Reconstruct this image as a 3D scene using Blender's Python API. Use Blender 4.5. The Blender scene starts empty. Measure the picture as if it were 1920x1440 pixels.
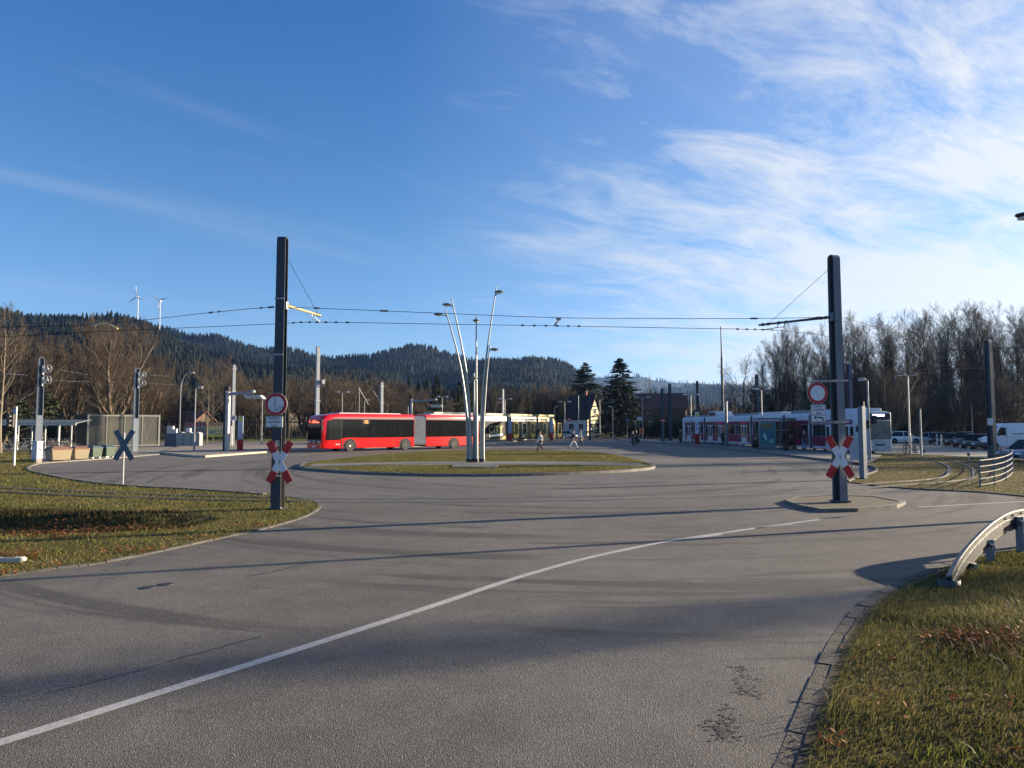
import bpy, bmesh, math, random
import numpy as np
from mathutils import Vector, Matrix
R = math.radians
random.seed(7); rng = np.random.default_rng(7)
scene = bpy.context.scene
COL = scene.collection
# ---------------------------------------------------------------- camera geometry
FPX, EYE = 1331.0, 2.19
PIT = math.atan(80 / FPX); PC, PS = math.cos(PIT), math.sin(PIT)
def ray(px, py):
    u = (px - 960) / FPX; v = (720 - py) / FPX
    return (u, PC - v * PS, PS + v * PC)
def G(px, py, z=0.0):
    r = ray(px, py); t = (z - EYE) / r[2]
    return (r[0] * t, r[1] * t, z)
def at(px, py, Y):
    r = ray(px, py); t = Y / r[1]
    return (r[0] * t, Y, EYE + r[2] * t)
def base(px, d, z=0.0):
    return (at(px, 800, d)[0], d, z)
def hgt(py, d): return at(960, py, d)[2]
# ---------------------------------------------------------------- mesh builder
class MB:
    def __init__(s): s.v = []; s.f = []; s.m = []
    def add(s, vs, fs, m=0):
        o = len(s.v); s.v += [tuple(map(float, p)) for p in vs]
        for f in fs: s.f.append(tuple(i + o for i in f)); s.m.append(m)
        return s
    def box(s, c, d, rz=0.0, m=0, top=1.0):
        x, y, z = d[0] / 2, d[1] / 2, d[2] / 2; vs = []
        cr, sr = math.cos(rz), math.sin(rz)
        for k, (a, b, e) in enumerate([(-1,-1,-1),(1,-1,-1),(1,1,-1),(-1,1,-1),(-1,-1,1),(1,-1,1),(1,1,1),(-1,1,1)]):
            q = top if e > 0 else 1.0
            px, py = a * x * q, b * y * q
            vs.append((c[0] + px * cr - py * sr, c[1] + px * sr + py * cr, c[2] + e * z))
        return s.add(vs, [(3,2,1,0),(4,5,6,7),(0,1,5,4),(1,2,6,5),(2,3,7,6),(3,0,4,7)], m)
    def tube(s, pts, r, n=6, m=0, caps=True):
        pts = [Vector(p) for p in pts]; k = len(pts)
        rs = r if isinstance(r, (list, tuple)) else [r] * k
        vs = []; up = None
        for i, p in enumerate(pts):
            d = (pts[min(i + 1, k - 1)] - pts[max(i - 1, 0)])
            if d.length < 1e-9: d = Vector((0, 0, 1))
            d.normalize()
            if up is None:
                up = Vector((0, 0, 1)) if abs(d.z) < 0.9 else Vector((1, 0, 0))
            a = d.cross(up)
            if a.length < 1e-6: a = d.orthogonal()
            a.normalize(); b = d.cross(a); up = -b if False else up
            for j in range(n):
                t = 2 * math.pi * (j + .5) / n
                vs.append(p + (a * math.cos(t) + b * math.sin(t)) * rs[i])
        fs = []
        for i in range(k - 1):
            for j in range(n):
                fs.append((i*n+j, i*n+(j+1)%n, (i+1)*n+(j+1)%n, (i+1)*n+j))
        if caps: fs += [tuple(range(n))[::-1], tuple(range((k-1)*n, k*n))]
        return s.add(vs, fs, m)
    def cyl(s, p0, p1, r0, r1=None, n=10, m=0): return s.tube([p0, p1], [r0, r0 if r1 is None else r1], n, m)
    def lathe(s, prof, c=(0,0,0), n=14, m=0):
        vs = []; k = len(prof)
        for r, z in prof:
            for j in range(n):
                t = 2*math.pi*j/n; vs.append((c[0]+r*math.cos(t), c[1]+r*math.sin(t), c[2]+z))
        fs = [(i*n+j, i*n+(j+1)%n, (i+1)*n+(j+1)%n, (i+1)*n+j) for i in range(k-1) for j in range(n)]
        fs += [tuple(range(n))[::-1], tuple(range((k-1)*n, k*n))]
        return s.add(vs, fs, m)
    def ell(s, c, r, n=10, k=6, m=0, rz=0.0, tilt=0.0):
        vs = []; fs = []
        M_ = Matrix.Rotation(rz, 3, 'Z') @ Matrix.Rotation(tilt, 3, 'Y')
        for i in range(k + 1):
            ph = math.pi * (i / k - .5)
            for j in range(n):
                t = 2*math.pi*j/n
                q = M_ @ Vector((r[0]*max(math.cos(ph),.02)*math.cos(t), r[1]*max(math.cos(ph),.02)*math.sin(t), r[2]*math.sin(ph)))
                vs.append((c[0]+q.x, c[1]+q.y, c[2]+q.z))
        for i in range(k):
            for j in range(n): fs.append((i*n+j, i*n+(j+1)%n, (i+1)*n+(j+1)%n, (i+1)*n+j))
        fs += [tuple(range(n))[::-1], tuple(range(k*n, (k+1)*n))]
        return s.add(vs, fs, m)
    def extr(s, poly, O, U, V, t0, t1, m=0):
        O, U, V = Vector(O), Vector(U), Vector(V); N = U.cross(V)
        n = len(poly)
        vs = [O + U*a + V*b + N*t0 for a, b in poly] + [O + U*a + V*b + N*t1 for a, b in poly]
        fs = [tuple(range(n))[::-1], tuple(range(n, 2*n))] + [(i, (i+1)%n, n+(i+1)%n, n+i) for i in range(n)]
        return s.add(vs, fs, m)
    def loft(s, rings, m=0, caps=True):
        n = len(rings[0]); vs = [p for r in rings for p in r]
        fs = [(i*n+j, i*n+(j+1)%n, (i+1)*n+(j+1)%n, (i+1)*n+j) for i in range(len(rings)-1) for j in range(n)]
        if caps: fs += [tuple(range(n))[::-1], tuple(range((len(rings)-1)*n, len(rings)*n))]
        return s.add(vs, fs, m)
    def build(s, name, mats, parent=None, smooth=False, bevel=0.0, loc=None, rz=0.0, center=False, fix=True):
        me = bpy.data.meshes.new(name)
        vs = s.v; off = None
        if center and vs:
            xs = [p[0] for p in vs]; ys = [p[1] for p in vs]; zs = [p[2] for p in vs]
            off = ((min(xs)+max(xs))/2, (min(ys)+max(ys))/2, min(zs))
            vs = [(p[0]-off[0], p[1]-off[1], p[2]-off[2]) for p in vs]
        me.from_pydata(vs, [], s.f)
        if not isinstance(mats, (list, tuple)): mats = [mats]
        for mt in mats: me.materials.append(mt)
        if len(mats) > 1: me.polygons.foreach_set('material_index', s.m)
        if fix and len(s.f) < 20000:
            b = bmesh.new(); b.from_mesh(me); bmesh.ops.recalc_face_normals(b, faces=b.faces); b.to_mesh(me); b.free()
        if smooth:
            me.polygons.foreach_set('use_smooth', [True]*len(me.polygons))
            try: me.set_sharp_from_angle(angle=R(40))
            except Exception: pass
        me.update()
        o = bpy.data.objects.new(name, me); COL.objects.link(o)
        if parent is not None: o.parent = parent
        if loc is not None: o.location = loc
        elif off is not None: o.location = off
        if rz: o.rotation_euler = (0, 0, rz)
        if bevel > 0:
            bv = o.modifiers.new('bevel', 'BEVEL'); bv.width = bevel; bv.segments = 2; bv.limit_method = 'ANGLE'; bv.angle_limit = R(40)
        return o
def tag(o, label=None, cat=None, group=None, kind=None):
    if label: o['label'] = label
    if cat: o['category'] = cat
    if group: o['group'] = group
    if kind: o['kind'] = kind
    return o
def thing(name, label, cat, loc=(0,0,0), rz=0.0, group=None):
    o = bpy.data.objects.new(name, None); COL.objects.link(o)
    o.empty_display_size = .3
    o.location = loc; o.rotation_euler = (0, 0, rz)
    return tag(o, label, cat, group)
def kids(o): return [c for c in bpy.data.objects if c.parent == o]
def dup(src, parent=None, loc=None, rz=None, sc=None, label=None, group=None):
    c = src.copy(); COL.objects.link(c)
    if parent is not None: c.parent = parent
    if loc is not None: c.location = loc
    if rz is not None: c.rotation_euler = (0, 0, rz)
    if sc is not None: c.scale = sc if isinstance(sc, (tuple, list)) else (sc, sc, sc)
    if label: c['label'] = label
    if group: c['group'] = group
    for ch in kids(src): dup(ch, c)
    return c
def raw(name, verts, faces, mats, parent=None, loc=None):
    me = bpy.data.meshes.new(name); me.from_pydata(verts, [], faces)
    for mt in (mats if isinstance(mats, (list, tuple)) else [mats]): me.materials.append(mt)
    me.update(); o = bpy.data.objects.new(name, me); COL.objects.link(o)
    if parent is not None: o.parent = parent
    if loc is not None: o.location = loc
    return o
def text(body, size, mat, parent, loc, rot, name='lettering', align='CENTER', sx=1.0):
    cu = bpy.data.curves.new(name, 'FONT'); cu.body = body; cu.size = size; cu.align_x = align; cu.align_y = 'CENTER'
    cu.extrude = .002; cu.materials.append(mat); cu.space_line = .9
    tmp = bpy.data.objects.new(name, cu); COL.objects.link(tmp)
    dg = bpy.context.evaluated_depsgraph_get(); dg.update()
    me = bpy.data.meshes.new_from_object(tmp.evaluated_get(dg)); me.name = name
    bpy.data.objects.remove(tmp); bpy.data.curves.remove(cu)
    if not me.materials: me.materials.append(mat)
    o = bpy.data.objects.new(name, me); COL.objects.link(o); o.parent = parent
    o.location = loc; o.rotation_euler = rot; o.scale = (sx, 1, 1)
    return o
def inside(poly, x, y):
    """vectorised point in polygon"""
    r = np.zeros(len(x), bool); n = len(poly); j = n - 1
    for i in range(n):
        xi, yi = poly[i][:2]; xj, yj = poly[j][:2]
        c = ((yi > y) != (yj > y)) & (x < (xj - xi) * (y - yi) / (yj - yi + 1e-12) + xi)
        r ^= c; j = i
    return r
def smooth_line(pts, n=8):
    """Catmull-Rom through the points"""
    P = [Vector(p) for p in pts]; P = [P[0]*2-P[1]] + P + [P[-1]*2-P[-2]]; out = []
    for i in range(1, len(P)-2):
        a, b, c, d = P[i-1:i+3]
        for k in range(n):
            t = k/n
            out.append(.5*((2*b)+(c-a)*t+(2*a-5*b+4*c-d)*t*t+(3*b-a-3*c+d)*t**3))
    out.append(P[-2]); return out
def offs(line, d):
    out = []
    for i, p in enumerate(line):
        q = (line[min(i+1, len(line)-1)]-line[max(i-1, 0)]); nn = Vector((-q.y, q.x, 0)).normalized(); out.append(p+nn*d)
    return out
# ---------------------------------------------------------------- materials
def S(r, g, b):
    f = lambda c: (c/12.92 if c <= .04045 else ((c+.055)/1.055)**2.4)
    return tuple(f(v/255) for v in (r, g, b))
_M = {}
class NT:
    def __init__(s, tree): s.t = tree
    def n(s, typ, **kw):
        o = s.t.nodes.new(typ)
        for k, v in kw.items(): setattr(o, k, v)
        return o
    def l(s, a, b): s.t.links.new(a, b)
    def math(s, op, a, b=None, c=None):
        o = s.n('ShaderNodeMath', operation=op)
        for i, x in enumerate((a, b, c)):
            if x is None: continue
            if isinstance(x, (int, float)): o.inputs[i].default_value = x
            else: s.l(x, o.inputs[i])
        return o.outputs[0]
    def mix(s, f, a, b, bt='MIX'):
        o = s.n('ShaderNodeMix', data_type='RGBA', blend_type=bt)
        for i, x in ((0, f), (6, a), (7, b)):
            if isinstance(x, (int, float)): o.inputs[i].default_value = x
            elif isinstance(x, (tuple, list)): o.inputs[i].default_value = tuple(x[:3]) + (1,)
            else: s.l(x, o.inputs[i])
        return o.outputs[2]
    def noise(s, vec, scale, detail=4, rough=.55, dist=0.0, dim=None):
        o = s.n('ShaderNodeTexNoise'); o.inputs['Scale'].default_value = scale; o.inputs['Detail'].default_value = detail
        o.inputs['Roughness'].default_value = rough; o.inputs['Distortion'].default_value = dist
        if vec is not None: s.l(vec, o.inputs['Vector'])
        return o.outputs['Fac']
    def ramp(s, f, stops, interp='LINEAR'):
        o = s.n('ShaderNodeValToRGB'); e = o.color_ramp.elements; o.color_ramp.interpolation = interp
        while len(e) < len(stops): e.new(.5)
        for k, (p, c) in enumerate(stops):
            e[k].position = p; e[k].color = (tuple(c[:3]) + (1,)) if isinstance(c, (tuple, list)) else (c, c, c, 1)
        s.l(f, o.inputs[0]); return o.outputs[0]
    def mapping(s, vec, scale=(1,1,1), loc=(0,0,0), rot=(0,0,0)):
        o = s.n('ShaderNodeMapping'); o.inputs['Scale'].default_value = scale; o.inputs['Location'].default_value = loc; o.inputs['Rotation'].default_value = rot
        s.l(vec, o.inputs['Vector']); return o.outputs[0]
def newmat(name):
    m = bpy.data.materials.new(name); m.use_nodes = True; t = NT(m.node_tree)
    return m, t, m.node_tree.nodes['Principled BSDF']
def world_pos(t): return t.n('ShaderNodeNewGeometry').outputs['Position']
def obj_pos(t): return t.n('ShaderNodeTexCoord').outputs['Object']
def M(name, col, rough=.6, metal=0.0, var=.12, scale=6.0, bump=0.0, coat=0.0, spec=None):
    if name in _M: return _M[name]
    m, t, b = newmat(name); v = obj_pos(t)
    nz = t.noise(v, scale, 5)
    lo = tuple(c*(1-var) for c in col); hi = tuple(min(1, c*(1+var)) for c in col)
    t.l(t.ramp(nz, [(.3, lo), (.7, hi)]), b.inputs['Base Color'])
    b.inputs['Roughness'].default_value = rough; b.inputs['Metallic'].default_value = metal
    if coat: b.inputs['Coat Weight'].default_value = coat; b.inputs['Coat Roughness'].default_value = .08
    if spec is not None: b.inputs['Specular IOR Level'].default_value = spec
    if bump:
        bp = t.n('ShaderNodeBump'); bp.inputs['Strength'].default_value = bump; bp.inputs['Distance'].default_value = .02
        t.l(t.noise(v, scale*6, 6), bp.inputs['Height']); t.l(bp.outputs[0], b.inputs['Normal'])
    _M[name] = m; return m
def Mglow(name, col, strength):
    if name in _M: return _M[name]
    m, t, b = newmat(name); b.inputs['Base Color'].default_value = col + (1,)
    b.inputs['Emission Color'].default_value = col + (1,); b.inputs['Emission Strength'].default_value = strength
    _M[name] = m; return m
def Mglass(name, tint=(.55,.65,.62), alpha=.35, rough=.03):
    """thin window glass: mirror reflection over see-through tint"""
    if name in _M: return _M[name]
    m, t, b = newmat(name)
    b.inputs['Base Color'].default_value = tuple(c*.08 for c in tint) + (1,); b.inputs['Roughness'].default_value = rough
    b.inputs['Specular IOR Level'].default_value = .7
    tr = t.n('ShaderNodeBsdfTransparent'); tr.inputs[0].default_value = tint + (1,)
    mx = t.n('ShaderNodeMixShader'); mx.inputs[0].default_value = alpha
    out = [n for n in m.node_tree.nodes if n.type == 'OUTPUT_MATERIAL'][0]
    t.l(tr.outputs[0], mx.inputs[1]); t.l(b.outputs[0], mx.inputs[2]); t.l(mx.outputs[0], out.inputs[0])
    _M[name] = m; return m
def Mleaf(name, cols, rough=.7, trans=.3):
    """one colour per blade or leaf, part of the light shines through"""
    if name in _M: return _M[name]
    m, t, b = newmat(name)
    g = t.n('ShaderNodeNewGeometry')
    nz = t.noise(g.outputs['Position'], .55, 3)
    f = t.math('ADD', t.math('MULTIPLY', g.outputs['Random Per Island'], .6), t.math('MULTIPLY', nz, .8))
    f = t.math('SUBTRACT', f, .2)
    n = len(cols)
    c = t.ramp(f, [(i/(n-1), cols[i]) for i in range(n)])
    t.l(c, b.inputs['Base Color']); b.inputs['Roughness'].default_value = rough; b.inputs['Specular IOR Level'].default_value = .25
    if trans > 0:
        tr = t.n('ShaderNodeBsdfTranslucent'); t.l(c, tr.inputs[0])
        mx = t.n('ShaderNodeMixShader'); mx.inputs[0].default_value = trans
        out = [n_ for n_ in m.node_tree.nodes if n_.type == 'OUTPUT_MATERIAL'][0]
        t.l(b.outputs[0], mx.inputs[1]); t.l(tr.outputs[0], mx.inputs[2]); t.l(mx.outputs[0], out.inputs[0])
    _M[name] = m; return m
ISL = (1.6, 45.0)          # middle of the traffic island
def asphalt():
    m, t, b = newmat('asphalt'); p = world_pos(t)
    sep = t.n('ShaderNodeSeparateXYZ'); t.l(p, sep.inputs[0])
    # broad patches, worn lanes, aggregate
    big = t.noise(p, .12, 5, .6)
    c = t.ramp(big, [(.32, (.100, .090, .077)), (.5, (.128, .116, .100)), (.68, (.160, .146, .127))])
    med = t.noise(p, 1.6, 6, .6)
    c = t.mix(.5, c, t.ramp(med, [(.3, .32), (.7, .62)]), 'OVERLAY')
    # tyre sweeps round the island
    dx = t.math('SUBTRACT', sep.outputs[0], ISL[0]); dy = t.math('MULTIPLY', t.math('SUBTRACT', sep.outputs[1], ISL[1]), .62)
    rr = t.math('SQRT', t.math('ADD', t.math('MULTIPLY', dx, dx), t.math('MULTIPLY', dy, dy)))
    an = t.math('ARCTAN2', dy, dx)
    cb = t.n('ShaderNodeCombineXYZ'); t.l(t.math('MULTIPLY', rr, 1.1), cb.inputs[0]); t.l(t.math('MULTIPLY', an, 1.3), cb.inputs[1])
    sw = t.noise(cb.outputs[0], 1.3, 5, .65, .3)
    swf = t.ramp(sw, [(.53, 0.0), (.60, 1.0)])
    band = t.math('MULTIPLY', t.math('GREATER_THAN', rr, 9.5), t.math('LESS_THAN', rr, 24.0))
    c = t.mix(t.math('MULTIPLY', t.math('MULTIPLY', swf, band), .62), c, (.040, .036, .031))
    # aggregate grains
    vo = t.n('ShaderNodeTexVoronoi'); vo.inputs['Scale'].default_value = 105; t.l(p, vo.inputs['Vector'])
    gr = t.n('ShaderNodeSeparateColor'); t.l(vo.outputs['Color'], gr.inputs[0])
    c = t.mix(.75, c, t.ramp(gr.outputs[0], [(0, .24), (.5, .45), (.86, .56), (.94, .86), (1, .95)]), 'OVERLAY')
    # fine cracks
    vc = t.n('ShaderNodeTexVoronoi', feature='DISTANCE_TO_EDGE'); vc.inputs['Scale'].default_value = .16
    wob = t.n('ShaderNodeTexNoise'); wob.inputs['Scale'].default_value = .8; wob.inputs['Detail'].default_value = 5; t.l(p, wob.inputs['Vector'])
    ad = t.n('ShaderNodeVectorMath', operation='ADD'); t.l(p, ad.inputs[0])
    sc = t.n('ShaderNodeVectorMath', operation='SCALE'); t.l(wob.outputs['Color'], sc.inputs[0]); sc.inputs['Scale'].default_value = 2.5
    t.l(sc.outputs[0], ad.inputs[1]); t.l(ad.outputs[0], vc.inputs['Vector'])
    cr = t.math('MULTIPLY', t.ramp(vc.outputs['Distance'], [(0, 1.0), (.0022, 0.0)]), t.ramp(t.noise(p, .22, 2), [(.52, 0.0), (.6, 1.0)]))
    c = t.mix(t.math('MULTIPLY', cr, .75), c, (.03, .029, .028))
    t.l(c, b.inputs['Base Color']); b.inputs['Roughness'].default_value = .78; b.inputs['Specular IOR Level'].default_value = .35
    bp = t.n('ShaderNodeBump'); bp.inputs['Strength'].default_value = .55; bp.inputs['Distance'].default_value = .008
    t.l(vo.outputs['Distance'], bp.inputs['Height']); t.l(bp.outputs[0], b.inputs['Normal'])
    return m
def turf(name, a, bcol, dry, dryness=.5):
    m, t, b = newmat(name); p = world_pos(t)
    n1 = t.noise(p, 9, 6, .7); n2 = t.noise(p, .45, 4, .6); n3 = t.noise(p, 38, 3, .7)
    c = t.ramp(n1, [(.3, a), (.72, bcol)])
    c = t.mix(t.ramp(n2, [(dryness-.12, 0.0), (dryness+.2, .85)]), c, dry)
    c = t.mix(.8, c, t.ramp(n3, [(.3, .22), (.7, .72)]), 'OVERLAY')
    t.l(c, b.inputs['Base Color']); b.inputs['Roughness'].default_value = .9; b.inputs['Specular IOR Level'].default_value = .1
    bp = t.n('ShaderNodeBump'); bp.inputs['Strength'].default_value = 1; bp.inputs['Distance'].default_value = .06
    t.l(t.noise(p, 16, 5, .7), bp.inputs['Height']); t.l(bp.outputs[0], b.inputs['Normal'])
    return m
def painted_line():
    m, t, b = newmat('road_paint'); p = world_pos(t)
    nz = t.noise(p, 26, 6, .75); n2 = t.noise(p, 2.2, 3)
    f = t.ramp(t.math('ADD', nz, t.math('MULTIPLY', n2, .35)), [(.44, (.13, .12, .105)), (.62, (.34, .33, .31)), (.85, (.44, .43, .41))])
    t.l(f, b.inputs['Base Color']); b.inputs['Roughness'].default_value = .7
    return m
ASPH = asphalt()
TURF = turf('turf', (.050, .052, .014), (.120, .112, .030), (.160, .120, .050), .48)
TURF_DRY = turf('dry_turf', (.060, .058, .022), (.12, .108, .042), (.17, .125, .06), .44)
EARTH = turf('earth', (.055, .048, .03), (.10, .085, .05), (.12, .095, .06), .5)
PAINT = painted_line()
KERB = M('kerb_stone', (.155, .145, .125), .85, 0, .25, 3.0, .4)
KERB_DK = M('kerb_dark', (.088, .080, .067), .9, 0, .3, 3.0, .5)
PAVE = M('paving', (.155, .142, .125), .85, 0, .18, 1.2, .3)
PAVE_RED = M('paving_warm', (.19, .155, .13), .85, 0, .15, 1.2, .3)
STEEL = M('steel_bluegrey', S(92, 104, 118), .5, .25, .12, 2.0)
STEEL_DK = M('steel_dark', S(52, 62, 74), .5, .25, .18, 2.0)
GALV = M('galvanised', (.27, .28, .29), .5, .6, .18, 8.0, .1)
GALV_LT = M('galvanised_light', (.40, .405, .40), .5, .35, .12, 8.0)
ALU = M('brushed_pole', (.27, .285, .285), .42, .45, .08, 3.0)
BLACK = M('black_plastic', (.012, .012, .013), .5, 0, .2)
RUBBER = M('rubber', (.02, .02, .02), .8, 0, .2)
WHITE = M('white_paint', (.78, .78, .76), .45, 0, .05)
WIRE = M('wire', (.014, .014, .015), .9, 0, .1, spec=.1)
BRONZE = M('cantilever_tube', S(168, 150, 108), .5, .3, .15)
RED_S = M('sign_red', S(170, 12, 24), .45, 0, .06)
WHITE_S = M('sign_white', S(205, 208, 214), .45, 0, .05)
INK = M('ink', (.012, .012, .014), .6, 0, .05)
RIM = M('wheel_rim', (.45, .45, .46), .35, .7, .08)
LAMP_LENS = M('lamp_lens', (.6, .62, .62), .2, 0, .05)
# ---------------------------------------------------------------- camera, sky, sun
cam = bpy.data.cameras.new('camera'); co = bpy.data.objects.new('camera', cam); COL.objects.link(co)
cam.sensor_fit = 'HORIZONTAL'; cam.sensor_width = 36.0; cam.lens = FPX/1920*36
co.location = (0, 0, EYE); co.rotation_euler = (R(90)+PIT, 0, 0); cam.clip_start = .1; cam.clip_end = 30000
scene.camera = co
SUN_EL, SUN_AZ = 12.5, 71.0         # azimuth clockwise from straight ahead
w = bpy.data.worlds.new('World'); scene.world = w; w.use_nodes = True
t = NT(w.node_tree); bg = w.node_tree.nodes['Background']
sky = t.n('ShaderNodeTexSky', sky_type='NISHITA'); sky.sun_disc = False
sky.sun_elevation = R(SUN_EL); sky.sun_rotation = R(SUN_AZ); sky.altitude = 300; sky.air_density = 1.0; sky.dust_density = .25; sky.ozone_density = 3.0
tc = t.n('ShaderNodeTexCoord'); dirv = tc.outputs['Generated']
sep = t.n('ShaderNodeSeparateXYZ'); t.l(dirv, sep.inputs[0])
zz = t.math('ADD', t.math('MAXIMUM', sep.outputs[2], 0.0), .16)
cb = t.n('ShaderNodeCombineXYZ'); t.l(t.math('DIVIDE', sep.outputs[0], zz), cb.inputs[0]); t.l(t.math('DIVIDE', sep.outputs[1], zz), cb.inputs[1])
cl = cb.outputs[0]
# high thin cloud: fibres drawn out, thicker towards the sun
rot = lambda a: t.mapping(cl, (1, 1, 1), (0, 0, 0), (0, 0, R(a)))
wisp = t.noise(t.mapping(rot(-24), (.95, 2.1, 1), (2.3, .4, 0)), 2.0, 12, .70, .5)
veil = t.noise(t.mapping(rot(-15), (.55, 1.1, 1), (.7, 3.1, 0)), 1.0, 4, .5, .2)
side = t.n('ShaderNodeVectorMath', operation='DOT_PRODUCT'); t.l(dirv, side.inputs[0]); side.inputs[1].default_value = (.86, .50, .10)
sm = t.ramp(side.outputs['Value'], [(.36, 0.0), (.62, .55), (.85, .85), (.97, 1.0)])
body = t.math('ADD', t.math('MULTIPLY', wisp, .86), t.math('MULTIPLY', veil, .34))
low = t.math('MULTIPLY', t.ramp(sep.outputs[2], [(0.0, 1.3), (.16, .95), (.42, 0.0)]), sm)
thr = t.math('SUBTRACT', t.math('ADD', t.math('ADD', body, t.math('MULTIPLY', sm, .22)), t.math('MULTIPLY', low, .16)), .70)
cov = t.math('MINIMUM', t.math('MAXIMUM', t.math('MULTIPLY', thr, 4.2), 0.0), .86)
cov = t.math('MULTIPLY', cov, t.math('MINIMUM', t.math('ADD', t.math('MULTIPLY', sm, 1.2), .0), 1.0))
# faint long streaks on the blue side
st = t.noise(t.mapping(rot(-42), (.22, 2.2, 1), (4.2, 1.62, 0)), 1.5, 6, .55, .2)
stc = t.math('MULTIPLY', t.ramp(st, [(.56, 0.0), (.78, .17)]), t.ramp(sep.outputs[2], [(.06, .2), (.25, 1.0)]))
cov = t.math('MAXIMUM', cov, stc)
veil2 = t.math('MULTIPLY', sm, t.ramp(veil, [(.3, .10), (.7, .30)]))
cov = t.math('SUBTRACT', 1.0, t.math('MULTIPLY', t.math('SUBTRACT', 1.0, cov), t.math('SUBTRACT', 1.0, veil2)))
warm = t.mix(t.ramp(side.outputs['Value'], [(.55, 0.0), (1.0, 1.0)]), (3.7, 3.95, 4.3), (4.5, 4.4, 4.2))
blue = t.mix(1.0, sky.outputs[0], t.ramp(sep.outputs[2], [(0.0, (.90, .86, 1.25)), (.10, (.72, .83, 1.06)), (.26, (.58, .80, .99)), (.5, (.36, .70, 1.04))]), 'MULTIPLY')
skyc = t.mix(cov, blue, warm)
t.l(skyc, bg.inputs[0]); bg.inputs[1].default_value = .062
sl = bpy.data.lights.new('sun', 'SUN'); sl.energy = 5.0; sl.angle = R(.55); sl.color = (1.0, .83, .60)
so = bpy.data.objects.new('sun', sl); COL.objects.link(so)
sd = Vector((math.sin(R(SUN_AZ))*math.cos(R(SUN_EL)), math.cos(R(SUN_AZ))*math.cos(R(SUN_EL)), math.sin(R(SUN_EL))))
so.rotation_euler = sd.to_track_quat('Z', 'Y').to_euler(); so.location = (60, 20, 40)
vs_ = scene.view_settings; vs_.view_transform = 'Standard'; vs_.look = 'None'; vs_.exposure = 1.75; vs_.gamma = 1.0
try: vs_.use_curve_mapping = False
except Exception: pass
scene.cycles.use_denoising = True
scene.cycles.max_bounces = 6; scene.cycles.transparent_max_bounces = 12; scene.cycles.volume_bounces = 0
# ---------------------------------------------------------------- ground, road, lawns, kerbs
def struct(o): o['kind'] = 'structure'; return o
def sheet(name, poly, mat, zf=None, step=1.0):
    b = bmesh.new(); f = b.faces.new([b.verts.new((p[0], p[1], 0)) for p in poly])
    bmesh.ops.triangulate(b, faces=[f])
    if zf is not None and not isinstance(zf, (int, float)):
        xs = [p[0] for p in poly]; ys = [p[1] for p in poly]
        for ax, lo, hi in ((0, min(xs), max(xs)), (1, min(ys), max(ys))):
            k = lo + step
            while k < hi:
                c = [0, 0, 0]; c[ax] = k; nrm = [0, 0, 0]; nrm[ax] = 1
                bmesh.ops.bisect_plane(b, geom=b.verts[:] + b.edges[:] + b.faces[:], plane_co=c, plane_no=nrm); k += step
        for v in b.verts: v.co.z = zf(v.co.x, v.co.y)
    else:
        for v in b.verts: v.co.z = zf or 0.0
    bmesh.ops.recalc_face_normals(b, faces=b.faces)
    if b.faces[:] and sum(f.normal.z for f in b.faces) < 0: bmesh.ops.reverse_faces(b, faces=b.faces[:])
    me = bpy.data.meshes.new(name); b.to_mesh(me); b.free(); me.materials.append(mat)
    for p in me.polygons: p.use_smooth = True
    o = bpy.data.objects.new(name, me); COL.objects.link(o); return struct(o)
def kerb(name, pts, wd, h, mat, z0=-.05, closed=False, stone=1.0):
    """a row of kerb stones swept along a line, inside edge to the left of travel"""
    P = [Vector((p[0], p[1], 0)) for p in pts]
    if closed: P.append(P[0])
    # resample
    seg = [P[0]]; 
    for a, b in zip(P, P[1:]):
        n = max(1, int((b-a).length/stone)); seg += [a + (b-a)*(k/n) for k in range(1, n+1)]
    mb = MB()
    for i in range(len(seg)-1):
        a, b = seg[i], seg[i+1]
        pa = seg[i-1] if i > 0 else (seg[-2] if closed else a); nb = seg[i+2] if i+2 < len(seg) else (seg[1] if closed else b)
        da = (b - pa).normalized(); db = (nb - a).normalized()
        na = Vector((-da.y, da.x, 0)); nb2 = Vector((-db.y, db.x, 0))
        g = (b-a).normalized()*.006; hh = h + random.uniform(-.006, .006)
        q = .02
        ra = [a+g, a+g, a+g+na*q, a+g+na*wd, a+g+na*wd]; rb = [b-g, b-g, b-g+nb2*q, b-g+nb2*wd, b-g+nb2*wd]
        zs = [z0, hh-q, hh, hh, z0]
        mb.loft([[(p.x, p.y, z) for p, z in zip(ra, zs)], [(p.x, p.y, z) for p, z in zip(rb, zs)]])
    return struct(mb.build(name, mat))
def px_poly(pts, z=0.0): return [G(x, y, z)[:2] for x, y in pts]
# one great ground sheet with a pocket under the lawn's ditch
PX0, PX1, PY0, PY1 = -20.0, -7.5, 11.8, 18.5
B = 9000.0
mb = MB()
mb.add([(-B,-B,0),(B,-B,0),(B,PY0,0),(-B,PY0,0), (-B,PY1,0),(B,PY1,0),(B,B,0),(-B,B,0), (PX0,PY0,0),(PX1,PY0,0),(PX1,PY1,0),(PX0,PY1,0),
        (PX0,PY0,-1.2),(PX1,PY0,-1.2),(PX1,PY1,-1.2),(PX0,PY1,-1.2)],
       [(0,1,2,9,8,3),(11,10,5,6,7,4),(3,8,11,4),(9,2,5,10),(12,13,14,15),(8,9,13,12),(9,10,14,13),(10,11,15,14),(11,8,12,15)])
struct(mb.build('ground', EARTH, fix=False))
L_NEAR = [(-12,5.2)] + px_poly([(0,1082),(200,1056),(400,1014),(500,992),(560,975),(590,962),(602,951),(594,941)])
L_FAR = px_poly([(594,941),(560,934.5),(500,928),(400,921),(230,911),(150,902)])
L_BAY = px_poly([(150,902),(95,892),(62,884),(56,878),(68,872)])
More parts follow.
